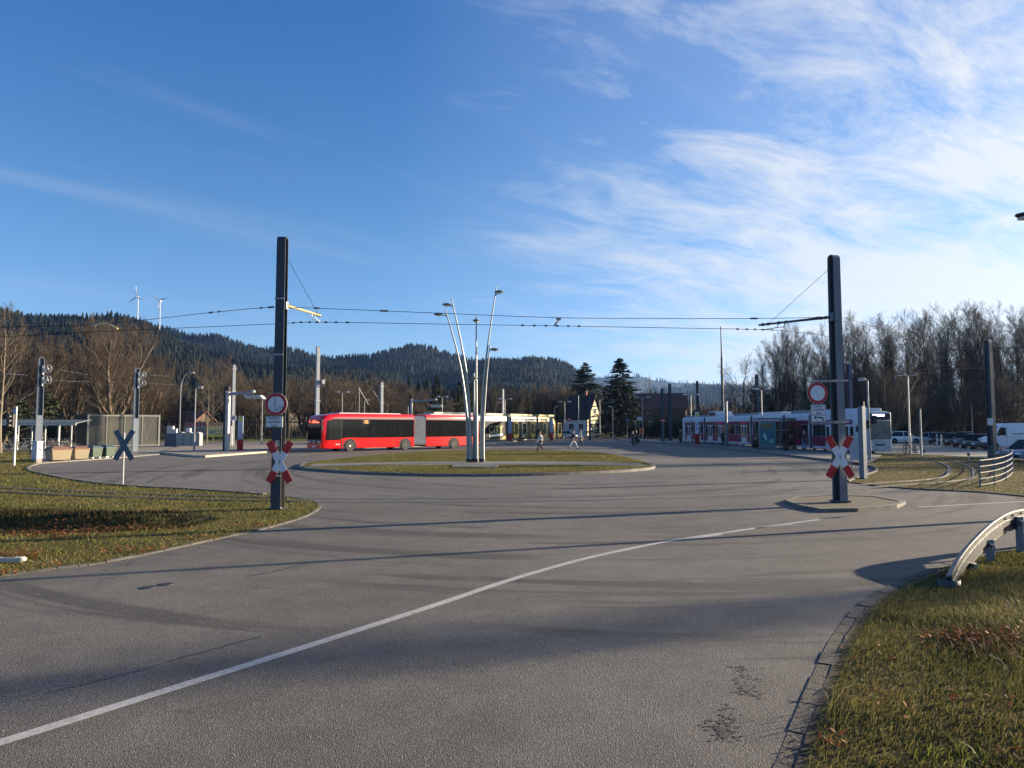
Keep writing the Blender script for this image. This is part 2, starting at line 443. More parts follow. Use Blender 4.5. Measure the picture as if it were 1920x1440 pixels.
LAWN_L = [(-60,-1),(-18,-1)] + L_NEAR + L_FAR[1:] + L_BAY[1:] + px_poly([(72,868),(60,852),(58,846)]) + [(-60,62)]
ditch_line = [Vector(G(x, y)[:2]+(0,)) for x, y in ((-300,1000),(0,987),(150,985),(280,982),(330,976),(400,972))]
def ditch(x, y):
    best = 9; p = Vector((x, y, 0)); tt = 0; n = len(ditch_line)-1
    for i in range(n):
        a, b_ = ditch_line[i], ditch_line[i+1]; ab = b_-a
        k = max(0, min(1, (p-a).dot(ab)/ab.length_squared)); d = (p-a-ab*k).length
        if d < best: best = d; tt = (i+k)/n
    w_ = 1.55*(1-.45*tt); dep = .62*(1-tt)**.7
    e = max(0.0, 1-(best/w_)**2)
    return -dep*e*e*(3-2*e)
def lawn_z(x, y): return .022 + ditch(x, y)
sheet('lawn', LAWN_L, TURF, lawn_z, .35)
# asphalt: all the open place, cut out along the lawn
road_poly = [(-18,-6),(30,-6),(60,8),(62,60),(40,125),(-70,128),(-70,62)] + list(reversed(LAWN_L[1:]))
road = sheet('road', road_poly, ASPH, .004)
# right verge under the guard rail
VERGE = px_poly([(1440,1600),(1497,1440),(1545,1300),(1592,1190),(1642,1130),(1700,1096),(1760,1070),(1830,1046),(1920,1027)]) + [(26,14.5),(26,-4),(2.0,-4)]
VEDGE = px_poly([(1440,1600),(1497,1440),(1545,1300),(1592,1190),(1642,1130),(1700,1096),(1760,1070),(1830,1046),(1920,1027)])
def edge_dist(x, y):
    best = 99.0
    for a, b_ in zip(VEDGE, VEDGE[1:]):
        ax, ay = a[:2]; bx, by = b_[:2]; ux, uy = bx-ax, by-ay; k = max(0, min(1, ((x-ax)*ux+(y-ay)*uy)/(ux*ux+uy*uy))); best = min(best, math.hypot(x-ax-ux*k, y-ay-uy*k))
    return best
def verge_z(x, y):
    e = edge_dist(x, y); return .012 + .035*min(1, e/.5) + .16*min(1, max(0, e-.6)/3.5) + .012*math.sin(x*2.3+y*1.1)*min(1, e)
sheet('verge', VERGE, TURF_DRY, verge_z, .4)
kerb('verge_kerb', list(reversed([(p.x,p.y) for p in smooth_line([(a,b,0) for a,b in VEDGE], 5)])), -.14, .012, M('kerb_dirty', (.072, .064, .053), .95, 0, .4, 7, .8), stone=.8)
_r = random.Random(5); mb = MB(); ln = smooth_line([(a,b,0) for a,b in VEDGE], 16)
jl = [p + Vector((_r.uniform(-.012, .006), _r.uniform(-.01, .01), 0)) for p in offs(ln, .012)]; jr = [p + Vector((_r.uniform(-.01, .01), _r.uniform(-.01, .01), 0)) for p in offs(ln, -.018)]
n = len(ln); mb.add([(p.x, p.y, .0145) for p in jl]+[(p.x, p.y, .0145) for p in jr], [(i, i+1, n+i+1, n+i) for i in range(n-1)])
struct(mb.build('kerb_joint', M('joint_dirt', (.022, .018, .012), .95, 0, .4, 12), fix=False))
# lawn edging: flush concrete edge along the near side and round the nose, kerb round the bay
kerb('lawn_edging', [(p.x, p.y) for p in smooth_line([(a,b,0) for a,b in L_NEAR+L_FAR[1:3]], 4)], .10, .03, KERB_DK, stone=.9)
kerb('bay_kerb', [(p.x, p.y) for p in smooth_line([(a,b,0) for a,b in L_FAR[2:]+L_BAY[1:]+px_poly([(85,869),(135,865.5),(215,860),(300,852.5)])], 4)], .14, .07, KERB, stone=.9)
# pavement behind the bay (bins stand here) and bus platforms
sheet('pavement', px_poly([(76,868),(110,865.5),(135,864.5),(215,859.5),(300,852),(345,850),(345,838),(180,836),(60,843),(58,852)]), M('old_pavement', (.17,.155,.125), .9, 0, .3, .8, .4), .05)
PLAT_A = px_poly([(300,851),(360,857),(385,858),(475,851),(530,847),(620,840),(700,835),(700,830),(540,831),(345,836)])
sheet('bus_platform', PLAT_A, PAVE_RED, .14)
kerb('bus_platform_kerb', PLAT_A[:7], .25, .15, M('kerb_light', (.33,.29,.23), .85, 0, .15, 3.0, .3), stone=1.2)
PLAT_B = px_poly([(640,842),(905,834),(958,830),(974,827),(990,824),(1060,821),(1060,815),(640,818)])
sheet('stop_platform', PLAT_B, PAVE, .16)
kerb('stop_platform_kerb', PLAT_B[:6], .25, .17, M('kerb_light', (.33,.29,.23)), stone=1.2)
PLAT_C = [(p.x, p.y) for p in smooth_line([a+(0,) for a in px_poly([(1150,823),(1165,826),(1200,829.5),(1260,833.5),(1330,840),(1400,847),(1450,853),(1530,862),(1600,870.5)])], 4)]
PLAT_C2 = PLAT_C + px_poly([(1622,873),(1640,868)]) + [(27.0,52),(26.9,58),(22.7,97.5),(22.4,112)] 
sheet('tram_platform', PLAT_C2, PAVE, .13)
kerb('tram_platform_kerb', PLAT_C, .2, .14, KERB, stone=1.0)
# traffic island
isl_px = [(566,878),(575,872),(600,867),(640,862.5),(690,857),(750,852),(820,848.5),(900,846.3),(980,845.8),(1050,847),(1110,850),(1150,854.5),(1180,861),(1205,868),(1222,876),(1216,880.5),(1180,884.5),(1120,888),(1040,891),(950,893),(860,893.3),(770,892),(690,889),(620,884.5),(580,881)]
ISLP = [(p.x, p.y) for p in smooth_line([a+(0,) for a in px_poly(isl_px+[isl_px[0]])], 4)][:-1]
cx_ = sum(p[0] for p in ISLP)/len(ISLP); cy_ = sum(p[1] for p in ISLP)/len(ISLP)
def isl_z(x, y):
    r_ = math.hypot((x-cx_)/11, (y-cy_)/17); return .115 + .05*max(0, 1-r_*r_)
sheet('island', ISLP, TURF, isl_z, 1.0)
kerb('island_kerb', list(reversed(ISLP)), -.16, .125, KERB, closed=True, stone=1.0)
# path across the island
path_a = px_poly([(590,868.6),(700,866.8),(860,865.6),(1000,865.4),(1120,866),(1200,867.5)], .17); path_b = px_poly([(1212,872.5),(1120,871.6),(1000,871),(860,871),(700,871.8),(575,874.2)], .17)
mb = MB(); n = len(path_a); top = [(p[0], p[1], isl_z(*p)+.012) for p in path_a+path_b]
mb.add(top, [(i, i+1, 2*n-2-i, 2*n-1-i) for i in range(n-1)]); struct(mb.build('island_path', PAVE))
# little kerbed refuge under the right-hand post
ref = px_poly([(1482,944),(1500,937.5),(1560,934),(1640,936.5),(1688,946),(1672,953),(1600,959),(1545,960.5),(1507,953)])
sheet('refuge', ref, M('gravel_fill', (.10,.085,.06), .95, 0, .4, 14, .8), .082)
kerb('refuge_kerb', list(reversed(ref)), -.14, .10, M('kerb_worn', (.15,.138,.115), .9, 0, .4, 5, .8), closed=True, stone=.95)
# right lawn with the turning loop
LAWN_R = px_poly([(1592,905),(1622,893.5),(1640,888),(1646,884),(1643,878.5),(1626,873.5),(1642,868)]) + [(26.9,52.6),(27.0,58),(31.5,58),(33,50),(34,40)] + [(40,33),(40,24)] + px_poly([(1990,937),(1920,931),(1840,923.5),(1720,918),(1640,911.5)])
sheet('tram_lawn', LAWN_R, TURF_DRY, lambda x, y: .035, 4.0)
kerb('tram_lawn_kerb', [(p.x,p.y) for p in smooth_line([a+(0,) for a in LAWN_R[:6]], 4)], .12, .09, KERB_DK, stone=.9)
kerb('tram_lawn_edging', LAWN_R[-5:], .1, .05, KERB_DK, stone=.9)
# car park
sheet('car_park', [(30,60),(31.6,49),(36,37),(90,36),(110,112),(38,112)], M('car_park_surface', (.26,.235,.19), .9, 0, .2, .5, .3), .008)
# rails
TRACK = smooth_line([(23.6,112,0),(24.1,97,0),(28.3,58,0),(28.3,51,0),(26.8,44.5,0),(23.9,38.2,0),(21.1,33.6,0),(18.3,29.6,0),(14.7,27.0,0),(9.5,24.4,0),(3,22.0,0),(-3,21.2,0),(-8,21.5,0),(-13,22.8,0),(-18.5,24.9,0),(-30,29.5,0),(-50,38,0)], 8)
RAILM = M('rail_steel', (.34,.31,.28), .32, .85, .2, 4.0)
def ribbon(mb, line, w0, z, m=0):
    L = offs(line, w0/2); Rr = offs(line, -w0/2); n = len(line)
    mb.add([(p.x,p.y,z(p)) for p in L]+[(p.x,p.y,z(p)) for p in Rr], [(i, i+1, n+i+1, n+i) for i in range(n-1)], m)
onroad = lambda p: -6.2 < p.x < 13.0 and p.y < 27
inlawn = lambda p: p.x < -6.0
rz_ = lambda p: .0115 if onroad(p) else (.046 if inlawn(p) else .075)
gz_ = lambda p: .0085 if onroad(p) else (.052 if inlawn(p) else .045)
for sgn in (.5, -.5):
    ln = offs(TRACK, sgn); mb = MB()
    ribbon(mb, ln, .06, rz_, 0)
    A = offs(ln, .035); C = offs(ln, -.035); n = len(ln)
    for E in (A, C):
        mb.add([(p.x,p.y,rz_(p)) for p in E]+[(p.x,p.y,.0) for p in E], [(i,i+1,n+i+1,n+i) for i in range(n-1)], 0)
    for k in (.095, -.095): ribbon(mb, offs(ln, k), .12, gz_, 1)
    o = mb.build('tram_rail', [RAILM, M('rail_groove', (.035,.033,.03), .9, 0, .2)], fix=False)
    struct(o)
# painted lines
def paint_line(name, pts, wd):
    ln = smooth_line([G(x, y, .008) for x, y in pts], 6); mb = MB(); ribbon(mb, ln, wd, lambda p: .009); return struct(mb.build(name, PAINT, fix=False))
paint_line('road_marking', [(-250,1466),(0,1392),(300,1298),(600,1204),(820,1133),(920,1099),(1000,1074),(1090,1049),(1170,1031),(1260,1013.5),(1350,1000),(1450,985.5),(1530,975),(1592,966.5)], .125)
for a, b_ in (((1282,1011.5),(1354,1002)),((1416,990.5),(1486,982.5)),((1532,973.8),(1596,966.8))): paint_line('road_marking', [a, ((a[0]+b_[0])/2, (a[1]+b_[1])/2+.15), b_], .11)
paint_line('road_marking', [(1720,951),(1800,946.5),(1920,940.5),(2060,935)], .13)
paint_line('road_marking', [(1036,845.5),(1065,841),(1090,838.5),(1150,834)], .12)
# ---------------------------------------------------------------- catenary masts, signs, wires
def arch_mast(root, H, wx0, wy0, wx1, wy1, mat, closed_to=0.0, web_m=None):
    """mast of two flanges bent over into one arch at the top, with a set-back web: the arch shows on the x sides"""
    fl = .022*max(1, wy0/.28)
    mb = MB(); n = 9; ring_o = []; ring_i = []
    def half(z): k = z/H; return wx0/2*(1-k)+wx1/2*k, wy0/2*(1-k)+wy1/2*k
    zt = H - wy1/2
    path = []
    for z in [0, H*.25, H*.5, H*.75, zt]: path.append((z, -half(z)[1]))
    for k in range(1, n): a = math.pi*k/n; path.append((zt+math.sin(a)*wy1/2, -math.cos(a)*wy1/2))
    for z in [zt, H*.75, H*.5, H*.25, 0]: path.append((z, half(z)[1]))
    rings = []
    for i, (z, y) in enumerate(path):
        hx = half(min(z, H))[0]
        if z >= zt and 4 <= i < len(path)-4:
            L = math.hypot(y, z-zt) or 1; iy, iz = y*(1-fl/L), zt+(z-zt)*(1-fl/L)
        else: iy, iz = y - math.copysign(fl, y), z
        rings.append([(-hx, y, z), (hx, y, z), (hx, iy, iz), (-hx, iy, iz)])
    mb.loft(rings)
    post = mb.build('post', mat, root)
    wm = MB(); hx0, hy0 = half(0); hx1, hy1 = half(zt)
    q = .25
    wm.loft([[(-hx0*q, -hy0+fl, 0), (hx0*q, -hy0+fl, 0), (hx0*q, hy0-fl, 0), (-hx0*q, hy0-fl, 0)], [(-hx1*q, -hy1+fl, zt+hy1*.6), (hx1*q, -hy1+fl, zt+hy1*.6), (hx1*q, hy1-fl, zt+hy1*.6), (-hx1*q, hy1-fl, zt+hy1*.6)]])
    wm.build('web', web_m or STEEL_DK, root)
    if closed_to > 0:
        cm = MB(); za = .02; h0 = half(za); h1 = half(closed_to)
        for sx in (-1, 1):
            e = .004
            cm.loft([[(sx*(h0[0]-.03), -h0[1]+fl+e, za), (sx*(h0[0]-e), -h0[1]+fl+e, za), (sx*(h0[0]-e), h0[1]-fl-e, za), (sx*(h0[0]-.03), h0[1]-fl-e, za)],
                     [(sx*(h1[0]-.03), -h1[1]+fl+e, closed_to), (sx*(h1[0]-e), -h1[1]+fl+e, closed_to), (sx*(h1[0]-e), h1[1]-fl-e, closed_to), (sx*(h1[0]-.03), h1[1]-fl-e, closed_to)]])
        cm.build('cover_plate', mat, root)
def prohib_sign(name, label, loc, rz, r, scribble=False, group=None):
    t_ = thing(name, label, 'traffic sign', loc, rz, group)
    mb = MB(); mb.tube([(0, 0, 0), (0, .018, 0)], r, 40); mb.build('rim', GALV_LT, t_)
    mb = MB(); mb.tube([(0, -.004, 0), (0, .002, 0)], r*.97, 40); mb.build('ring', RED_S, t_)
    mb = MB(); mb.tube([(0, -.008, 0), (0, -.002, 0)], r*.71, 40); f = mb.build('face', WHITE_S, t_)
    if scribble:
        mb = MB(); rs = random.Random(4)
        for k in range(4):
            x, z = rs.uniform(.0, .4)*r, rs.uniform(-.45, -.15)*r
            P = [(x, -.010, z)]
            for j in range(4): x += rs.uniform(-.06, .09)*1.3; z += rs.uniform(-.11, .09); P.append((max(-.62*r, min(.62*r, x)), -.010, max(-.55*r, min(.55*r, z))))
            mb.tube(smooth_line(P, 3), .004, 4)
        mb.tube([(-.12*r, -.010, r*.69), (-.2*r, -.010, -r*.65)], .005, 4); mb.tube([(.02*r, -.010, r*.69), (-.08*r, -.010, -r*.3)], .004, 4); mb.tube([(-.5*r, -.010, -r*.1), (-.42*r, -.010, -r*.5)], .005, 4)
        mb.build('graffiti', INK, f)
    return t_
def plate_sign(name, label, loc, rz, wd, ht, lines=None, arrow=False, group=None):
    t_ = thing(name, label, 'plate sign', loc, rz, group)
    MB().box((0, .009, 0), (wd, .014, ht)).build('board', GALV_LT, t_, bevel=.006)
    MB().box((0, -.002, 0), (wd*.975, .006, ht*.965)).build('face', WHITE_S, t_)
    e = .006; mb = MB()
    for c, d in (((0, -.006, ht/2*.92), (wd*.93, .002, e)), ((0, -.006, -ht/2*.92), (wd*.93, .002, e)), ((wd/2*.93, -.006, 0), (e, .002, ht*.92)), ((-wd/2*.93, -.006, 0), (e, .002, ht*.92))): mb.box(c, d)
    mb.build('border', INK, t_)
    if lines: text(lines, wd*.235, INK, t_, (0, -.0075, .0), (R(90), 0, 0))
    if arrow:
        mb = MB(); P = []
        a = [(.30, -.36), (.30, -.05), (.27, .08), (.18, .13), (-.1, .13)]
        ln = smooth_line([(x*wd, -.0065, z*ht*1.0) for x, z in a], 4)
        L_ = [Vector(p) for p in ln]; th = .045*wd; vs = []; n = len(L_)
        for i, p in enumerate(L_):
            d = (L_[min(i+1, n-1)]-L_[max(i-1, 0)]).normalized(); nn = Vector((-d.z, 0, d.x)); vs += [p+nn*th, p-nn*th]
        mb.add(vs, [(2*i, 2*i+1, 2*i+3, 2*i+2) for i in range(n-1)])
        z0 = .13*ht
        mb.add([(-.10*wd, -.0065, z0+.15*wd), (-.34*wd, -.0065, z0), (-.10*wd, -.0065, z0-.15*wd), (-.16*wd, -.0065, z0)], [(0, 1, 3), (1, 2, 3)])
        mb.build('arrow', INK, t_)
    return t_
def cross_sign(name, label, loc, rz, L, W, ang, front=True, sx=1.0):
    t_ = thing(name, label, 'crossing sign', loc, rz)
    for k, s_ in enumerate((1, -1)):
        a = R(ang)*s_; U = Vector((math.sin(a)*sx, 0, math.cos(a))); V = Vector((math.cos(a), 0, -math.sin(a)*s_*s_)).normalized()
        V = Vector((U.z, 0, -U.x)).normalized()
        y = -.006*k*2
        def bar(u0, u1, w_, yy, th, m, nm, par):
            mb = MB(); mb.extr([(u0, -w_/2), (u1, -w_/2), (u1, w_/2), (u0, w_/2)], (0, yy, 0), U, V, -th/2, th/2)
            return mb.build(nm, m, par, bevel=.004)
        arm = bar(-L/2, L/2, W, y+.004, .008, WHITE_S if front else M('sign_back', S(70, 92, 110), .5, .3, .1), 'arm', t_)
        if front:
            for u0, u1 in ((-L/2-.001, -L*.235), (L*.235, L/2+.001)): bar(u0, u1, W+.002, y+.002, .010, RED_S, 'red_end', arm)
    if front:
        mb = MB(); s = W*.62
        mb.add([(p[0]*s, -.0195, p[1]*s) for p in [(-.02, .62), (.10, .62), (.0, .08), (.22, .14), (.05, -.42), (.14, -.40), (-.04, -.70), (-.12, -.36), (-.03, -.40), (.08, -.02), (-.16, -.08)]], [tuple(range(11))])
        mb.build('lightning_mark', INK, t_)
    return t_
# ---- big mast on the left, seen against the sky
LM = G(517, 957); LMx, LMy = LM[0], LM[1]+.14
LMH = hgt(444, LMy)
t_ = thing('catenary_mast', 'tall dark mast with arched top on the lawn nose, flanked by ivy stems', 'overhead mast', (LMx, LMy, 0), R(-2))
STEEL_NEAR = M('mast_paint', S(42, 52, 64), .5, .1, .25, 1.5)
arch_mast(t_, LMH, .25, .31, .235, .235, STEEL_NEAR, web_m=M('mast_web', S(26, 32, 38), .7, .1, .3, 1.5))
mb = MB(); mb.box((0, 0, .03), (.36, .42, .05)); mb.build('base_plate', STEEL_NEAR, t_)
# ivy stems climbing the mast
mb = MB(); rs = random.Random(3)
for z_ in (.9, 2.6, 4.1, 5.6): MB().box((0, -.158, z_), (.262, .012, .045)).build('cable_band', GALV, t_)
MB().box((.02, -.160, 1.75), (.11, .008, .16)).build('number_plate', M('plate_dull', S(150,150,140), .6, 0, .2), t_)
for sx in (-.14, .14): MB().tube([(sx, -.17, .05), (sx, -.17, .085)], .022, 6).build('anchor_bolt', GALV, t_)
for k in range(7):
    sx = rs.choice((-1, 1)); x = .125*sx+rs.uniform(-.02, .02); y = rs.uniform(-.16, .12); P = []
    for j in range(9):
        P.append((x, y, j*rs.uniform(.30, .36))); x += rs.uniform(-.02, .02); y += rs.uniform(-.03, .03)
    mb.tube(P, [.011-.001*j for j in range(9)], 4)
    for j in range(2, 8):
        p = P[j]; mb.tube([p, (p[0]+sx*rs.uniform(.04, .14), p[1]+rs.uniform(-.05, .05), p[2]+rs.uniform(-.04, .1))], .004, 3)
mb.build('ivy_stem', M('ivy_bark', (.06, .05, .038), .9, 0, .3), t_)
# cantilever arm of the left mast
arm_end = at(601, 591.5, LMy+2.35); arm_root = (LMx+.15, LMy+.02, hgt(573, LMy))
tc_ = lambda p, o=None: (p[0]-LMx, p[1]-LMy, p[2])
ar = thing('cantilever_arm', 'pale sunlit cantilever arm on the left mast, holding the wire by two thin stays', 'wire bracket', arm_root)
loc_ = lambda p: tuple(p[i]-arm_root[i] for i in range(3))
mb = MB(); mb.tube([(0,0,0), loc_(arm_end)], [.036, .03], 8); mb.build('tube', BRONZE, ar)
mb = MB(); mb.box((-.02, 0, 0), (.06, .18, .22)); mb.build('bracket', GALV, ar, bevel=.01)
mid = lambda f: tuple(loc_(arm_end)[i]*f for i in range(3))
WIRE_Z = 5.28
CW = [at(-160, 645, 27.5), at(0, 632, 24.8), at(250, 619, 23.0), at(510, 607.5, 21.6), (LMx+1.05*1.0, 0, 0), at(820, 607.5, 21.3), at(1045, 611, 21.7), at(1240, 614.5, 21.9), at(1430, 618, 22.0), at(1480, 621.5, 23.2), at(1560, 633, 27), at(1650, 664, 38), at(1716, 690, 49)]
CW[4] = at(594, 604, 21.1)
MW = [at(-160, 621, 27.5), at(0, 613.5, 24.8), at(180, 608.5, 23.4), at(395, 586, 21.9), at(508, 576, LMy+.2), at(560, 577, LMy+.6), at(594, 577.8, 21.0), at(820, 587, 21.3), at(1045, 595.5, 21.7), at(1240, 597, 21.9), at(1430, 597, 22.0), at(1556, 595.5, 20.9), at(1600, 601, 24), at(1680, 624, 34), at(1772, 652, 48)]
for k, f in enumerate((.80, .90)):
    mb = MB(); tip = loc_(at(589+11*k, 604, 21.1)); s0 = tuple(a*f*.9+(0, 0, -.10)[i] for i, a in enumerate(loc_(arm_end)))
    mb.tube([mid(f*.9), s0], .012, 5); mb.tube([s0, tip], .010, 5); mb.build('registration_stay', GALV_LT, ar)
mb = MB(); mb.tube([mid(.93), loc_((LMx+.13, LMy, hgt(484, LMy)))], .006, 5); mb.build('tie_wire', WIRE, ar)
for f in (.07, .13, .76, .86, .95): MB().box(mid(f), (.05, .06, .09)).build('clamp', M('clamp', (.09,.08,.06), .5, .4), ar)
# signs on the left mast
yl = LMy-.155-.03
def on(px, py, d): return at(px, py, d)
p = on(517.5, 758, yl-.03); prohib_sign('no_vehicles_sign', 'round red ringed sign scrawled with black graffiti on the left mast', p, R(-3), .30, True)
p = on(514, 791, yl-.03); plate_sign('plate_sign', 'worn white plate sign below the scrawled round sign', p, R(-3), .46, .295, 'Linien-\nverkehr\nfrei')
p = on(524, 866, yl-.04); cross_sign('railway_crossing_cross', 'red tipped white cross on the left mast, in front of the bus bay asphalt', p, R(-4), 1.20, .185, 28.5)
# straps that hold the signs
for py, lb in ((745, 'uppermost steel strap behind the scrawled round sign'), (772, 'lower steel strap behind the scrawled round sign'), (790, 'steel strap behind the worn plate sign')): z_ = hgt(py, LMy); o = MB().box((0, 0, 0), (.27, .045, .025)).build('sign_clamp', GALV, loc=(LMx, LMy-.17, z_)); tag(o, lb, 'clamp')
# ---- big mast on the right, on its refuge
RM = G(1577, 941, .1); RMx, RMy = RM[0], RM[1]+.05; RMH = hgt(478, RMy)
t_ = thing('catenary_mast', 'tall blue grey mast with arched top standing on the kerbed refuge', 'overhead mast', (RMx, RMy, .09), R(17))
arch_mast(t_, RMH-.09, .24, .32, .225, .25, M('mast_paint_cool', S(96, 104, 112), .5, .1, .2, 1.5), web_m=M('mast_web', S(40, 50, 62)))
mb = MB(); mb.box((0, 0, .03), (.36, .44, .05)); mb.build('base_plate', STEEL_DK, t_)
arm_root = (RMx-.16, RMy-.03, hgt(595, RMy)); arm_end = at(1423, 609.5, 21.75)
ar = thing('cantilever_arm', 'dark cantilever arm on the right mast, silhouetted against bright cloud', 'wire bracket', arm_root)
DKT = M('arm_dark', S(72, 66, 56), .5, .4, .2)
mb = MB(); mb.tube([(0,0,0), loc_(arm_end)], [.04, .03], 8); mb.build('tube', DKT, ar)
mb = MB(); mb.box((.03, 0, 0), (.08, .2, .24)); mb.build('bracket', STEEL, ar, bevel=.01)
for k, f in enumerate((.62, .72)):
    mb = MB(); tip = loc_(at(1428+6*k, 618.5, 22.0)); s0 = tuple(a*f+(0, 0, -.13)[i] for i, a in enumerate(loc_(arm_end)))
    mb.tube([mid(f), s0], .012, 5); mb.tube([s0, tip], .010, 5); mb.build('registration_stay', DKT, ar)
mb = MB(); mb.tube([mid(.86), loc_((RMx-.1, RMy, hgt(502, RMy)))], .006, 5); mb.build('tie_wire', WIRE, ar)
for f in (.06, .12, .60, .70, .86, .94): MB().box(mid(f), (.06, .06, .09)).build('clamp', M('clamp', (.09,.08,.06)), ar)
yr = RMy-.34
p = on(1533, 737, yr); prohib_sign('no_vehicles_sign', 'clean round red ringed sign held out beside the right mast', p, R(6), .30)
p = on(1534.5, 768, yr); plate_sign('plate_sign', 'white plate sign reading Linienverkehr frei on the right mast', p, R(6), .43, .28, 'Linien-\nverkehr\nfrei')
p = on(1534.5, 784.5, yr); plate_sign('arrow_plate', 'white plate with a left turning black arrow, lowest on the right mast', p, R(6), .43, .19, None, True)
br = thing('sign_bracket', 'thin steel frame carrying the round sign and plates off the right mast', 'bracket', (RMx, RMy, 0))
for py, nm in ((714.5, 'arm'), (791, 'arm')):
    z_ = hgt(py, RMy); q = at(1519, py, yr+.05)
    mb = MB(); mb.tube([(q[0]-RMx, q[1]-RMy, z_), (.08, -.22, z_)], .014, 6); mb.tube([(q[0]-RMx, q[1]-RMy, z_-.035), (.08, -.22, z_-.035)], .010, 6)
    mb.tube([(.2, -.19, z_), (-.02, -.24, z_)], .018, 6); mb.box((.115, -.19, z_), (.25, .05, .035), R(17)); mb.build(nm, GALV_LT, br)
mb = MB()
for px in (1525, 1541): a = at(px, 716, yr+.04); b_ = at(px, 797, yr+.04); mb.tube([(a[0]-RMx, a[1]-RMy, a[2]), (b_[0]-RMx, b_[1]-RMy, b_[2])], .010, 6)
mb.build('upright', GALV_LT, br)
p = on(1574.5, 856.5, RMy-.24); cross_sign('railway_crossing_cross', 'red tipped white cross on the right mast above the refuge', p, R(4), 1.30, .20, 31)
# ---- wires
def wire_thing(label, pts, r, clamps=(), nm='overhead_wire'):
    ln = smooth_line(pts, 10); o0 = ln[len(ln)//2]
    t_ = thing(nm, label, 'wire', o0)
    MB().tube([tuple(p-o0) for p in ln], r, 5).build('strand', WIRE, t_)
    for px, L_ in clamps:
        # nearest point of the line to that picture column
        best = min(ln, key=lambda p: abs(p.x/p.y-(px-960)/FPX)); i = ln.index(best); d = (ln[min(i+1, len(ln)-1)]-ln[max(i-1, 0)]).normalized()
        mb = MB(); c = best-o0; mb.tube([c-d*L_/2, c-d*L_*.3, c+d*L_*.3, c+d*L_/2], [.012, .028, .028, .012], 6); mb.build('insulator', M('insulator', (.03,.025,.024), .4), t_)
    return t_
wire_thing('lower contact wire crossing the whole view, dotted with clamps', CW, .009, [(x, .10) for x in (545, 560, 574, 589, 600, 617, 633, 650, 985, 1003, 1021, 1038, 1055, 1072, 1089, 1385, 1400, 1414, 1428, 1436, 1448)])
wire_thing('upper feeder wire crossing the whole view above the contact wire', MW, .009, [(395, .22), (408, .14), (483, .16), (500, .3), (590, .2), (707, .28), (1410, .28), (1535, .25)])
def steady(label, px0, py0, px1, py1, d, mat, arc):
    a = Vector(at(px0, py0, d)); b_ = Vector(at(px1, py1, d-.3)); t_ = thing('steady_arm', label, 'wire bracket', a)
    m_ = (a+b_)/2 + Vector((0, 0, arc)); ln = smooth_line([tuple(Vector((0,0,0))), tuple(m_-a), tuple(b_-a)], 6)
    MB().tube(ln, .028, 7).build('tube', mat, t_); MB().tube([(-.12,0,0), (.03,0,0)], .035, 7).build('clamp', GALV_LT, t_)
steady('pale bowed steady arm between the two wires at far left', 178, 610, 221, 616, 23.3, M('steady_sunlit', S(226, 196, 140), .5, .2), .12)  # sunlit gold is put into the tube colour
steady('small dark steady arm between the wires, left of the refuge mast', 1050, 598, 1040, 610.5, 21.7, DKT, .02)
# ---------------------------------------------------------------- vehicles
def wheel(parent, c, r, w_, out, rim_m=RIM, tyre_m=RUBBER, plain=False):
    """wheel turning about local y; out = -1/+1 side that is seen"""
    mb = MB(); x, y, z = c; n = 20
    prof = [(.55, -w_/2), (.96, -w_/2), (1.0, -w_*.32), (1.0, w_*.32), (.96, w_/2), (.55, w_/2)]
    rings = [[(x+r*q*math.cos(2*math.pi*j/n), y+k, z+r*q*math.sin(2*math.pi*j/n)) for j in range(n)] for q, k in prof]
    mb.loft(rings); o = mb.build('wheel', tyre_m, parent, smooth=True)
    mb = MB(); yo = y+out*w_*.36
    mb.tube([(x, yo-out*.05, z), (x, yo, z)], r*.60, n); mb.tube([(x, yo, z), (x, yo+out*.05, z)], [r*.25, r*.2], 12)
    for k in range(8):
        a = 2*math.pi*k/8; mb.tube([(x+r*.4*math.cos(a), yo, z+r*.4*math.sin(a)), (x+r*.4*math.cos(a), yo+out*.02, z+r*.4*math.sin(a))], r*.06, 6)
    mb.build('rim', rim_m, o)
    return o
def rring(x, y0, y1, z0, z1, r=.3, rb=.08, n=4):
    P = []
    for cx, cz, rr, a0 in ((y1-r, z1-r, r, 0), (y0+r, z1-r, r, 90), (y0+rb, z0+rb, rb, 180), (y1-rb, z0+rb, rb, 270)):
        for k in range(n+1): a = R(a0+90*k/n); P.append((x, cx+rr*math.cos(a), cz+rr*math.sin(a)))
    return P
# ---- the red articulated bus
BUS_RED = M('bus_red', S(206, 6, 14), .28, 0, .03, 1.0, coat=.6)
GLASS_BK = M('bus_glass_black', (.006, .006, .007), .06, 0, .05, spec=.5)
GLASS_TH = Mglass('window_glass', (.42, .46, .48), .30)
P0 = Vector((-16.3, 61.0)); bang = math.atan2(.70, .714)
bus = thing('articulated_bus', 'long red articulated bus with black windows and a grey bellows', 'bus', (P0.x, P0.y, .006), bang)
W = 2.55
mb = MB()
mb.loft([rring(.02, .20, W-.20, .34, 2.75, .3), rring(.07, .10, W-.10, .30, 2.95, .3), rring(.25, .03, W-.03, .28, 3.12, .32), rring(.8, 0, W, .27, 3.25, .32), rring(1.9, 0, W, .27, 3.35, .30), rring(9.75, 0, W, .27, 3.35, .30)])
mb.build('front_body', BUS_RED, bus, smooth=True)
mb = MB()
mb.loft([rring(11.2, 0, W, .27, 3.35, .30), rring(17.85, 0, W, .27, 3.35, .30), rring(18.05, .06, W-.06, .32, 3.25, .3), rring(18.1, .15, W-.15, .4, 3.1, .3)])
mb.build('rear_body', BUS_RED, bus, smooth=True)
mb = MB(); rings = []
k = 0; x = 9.76
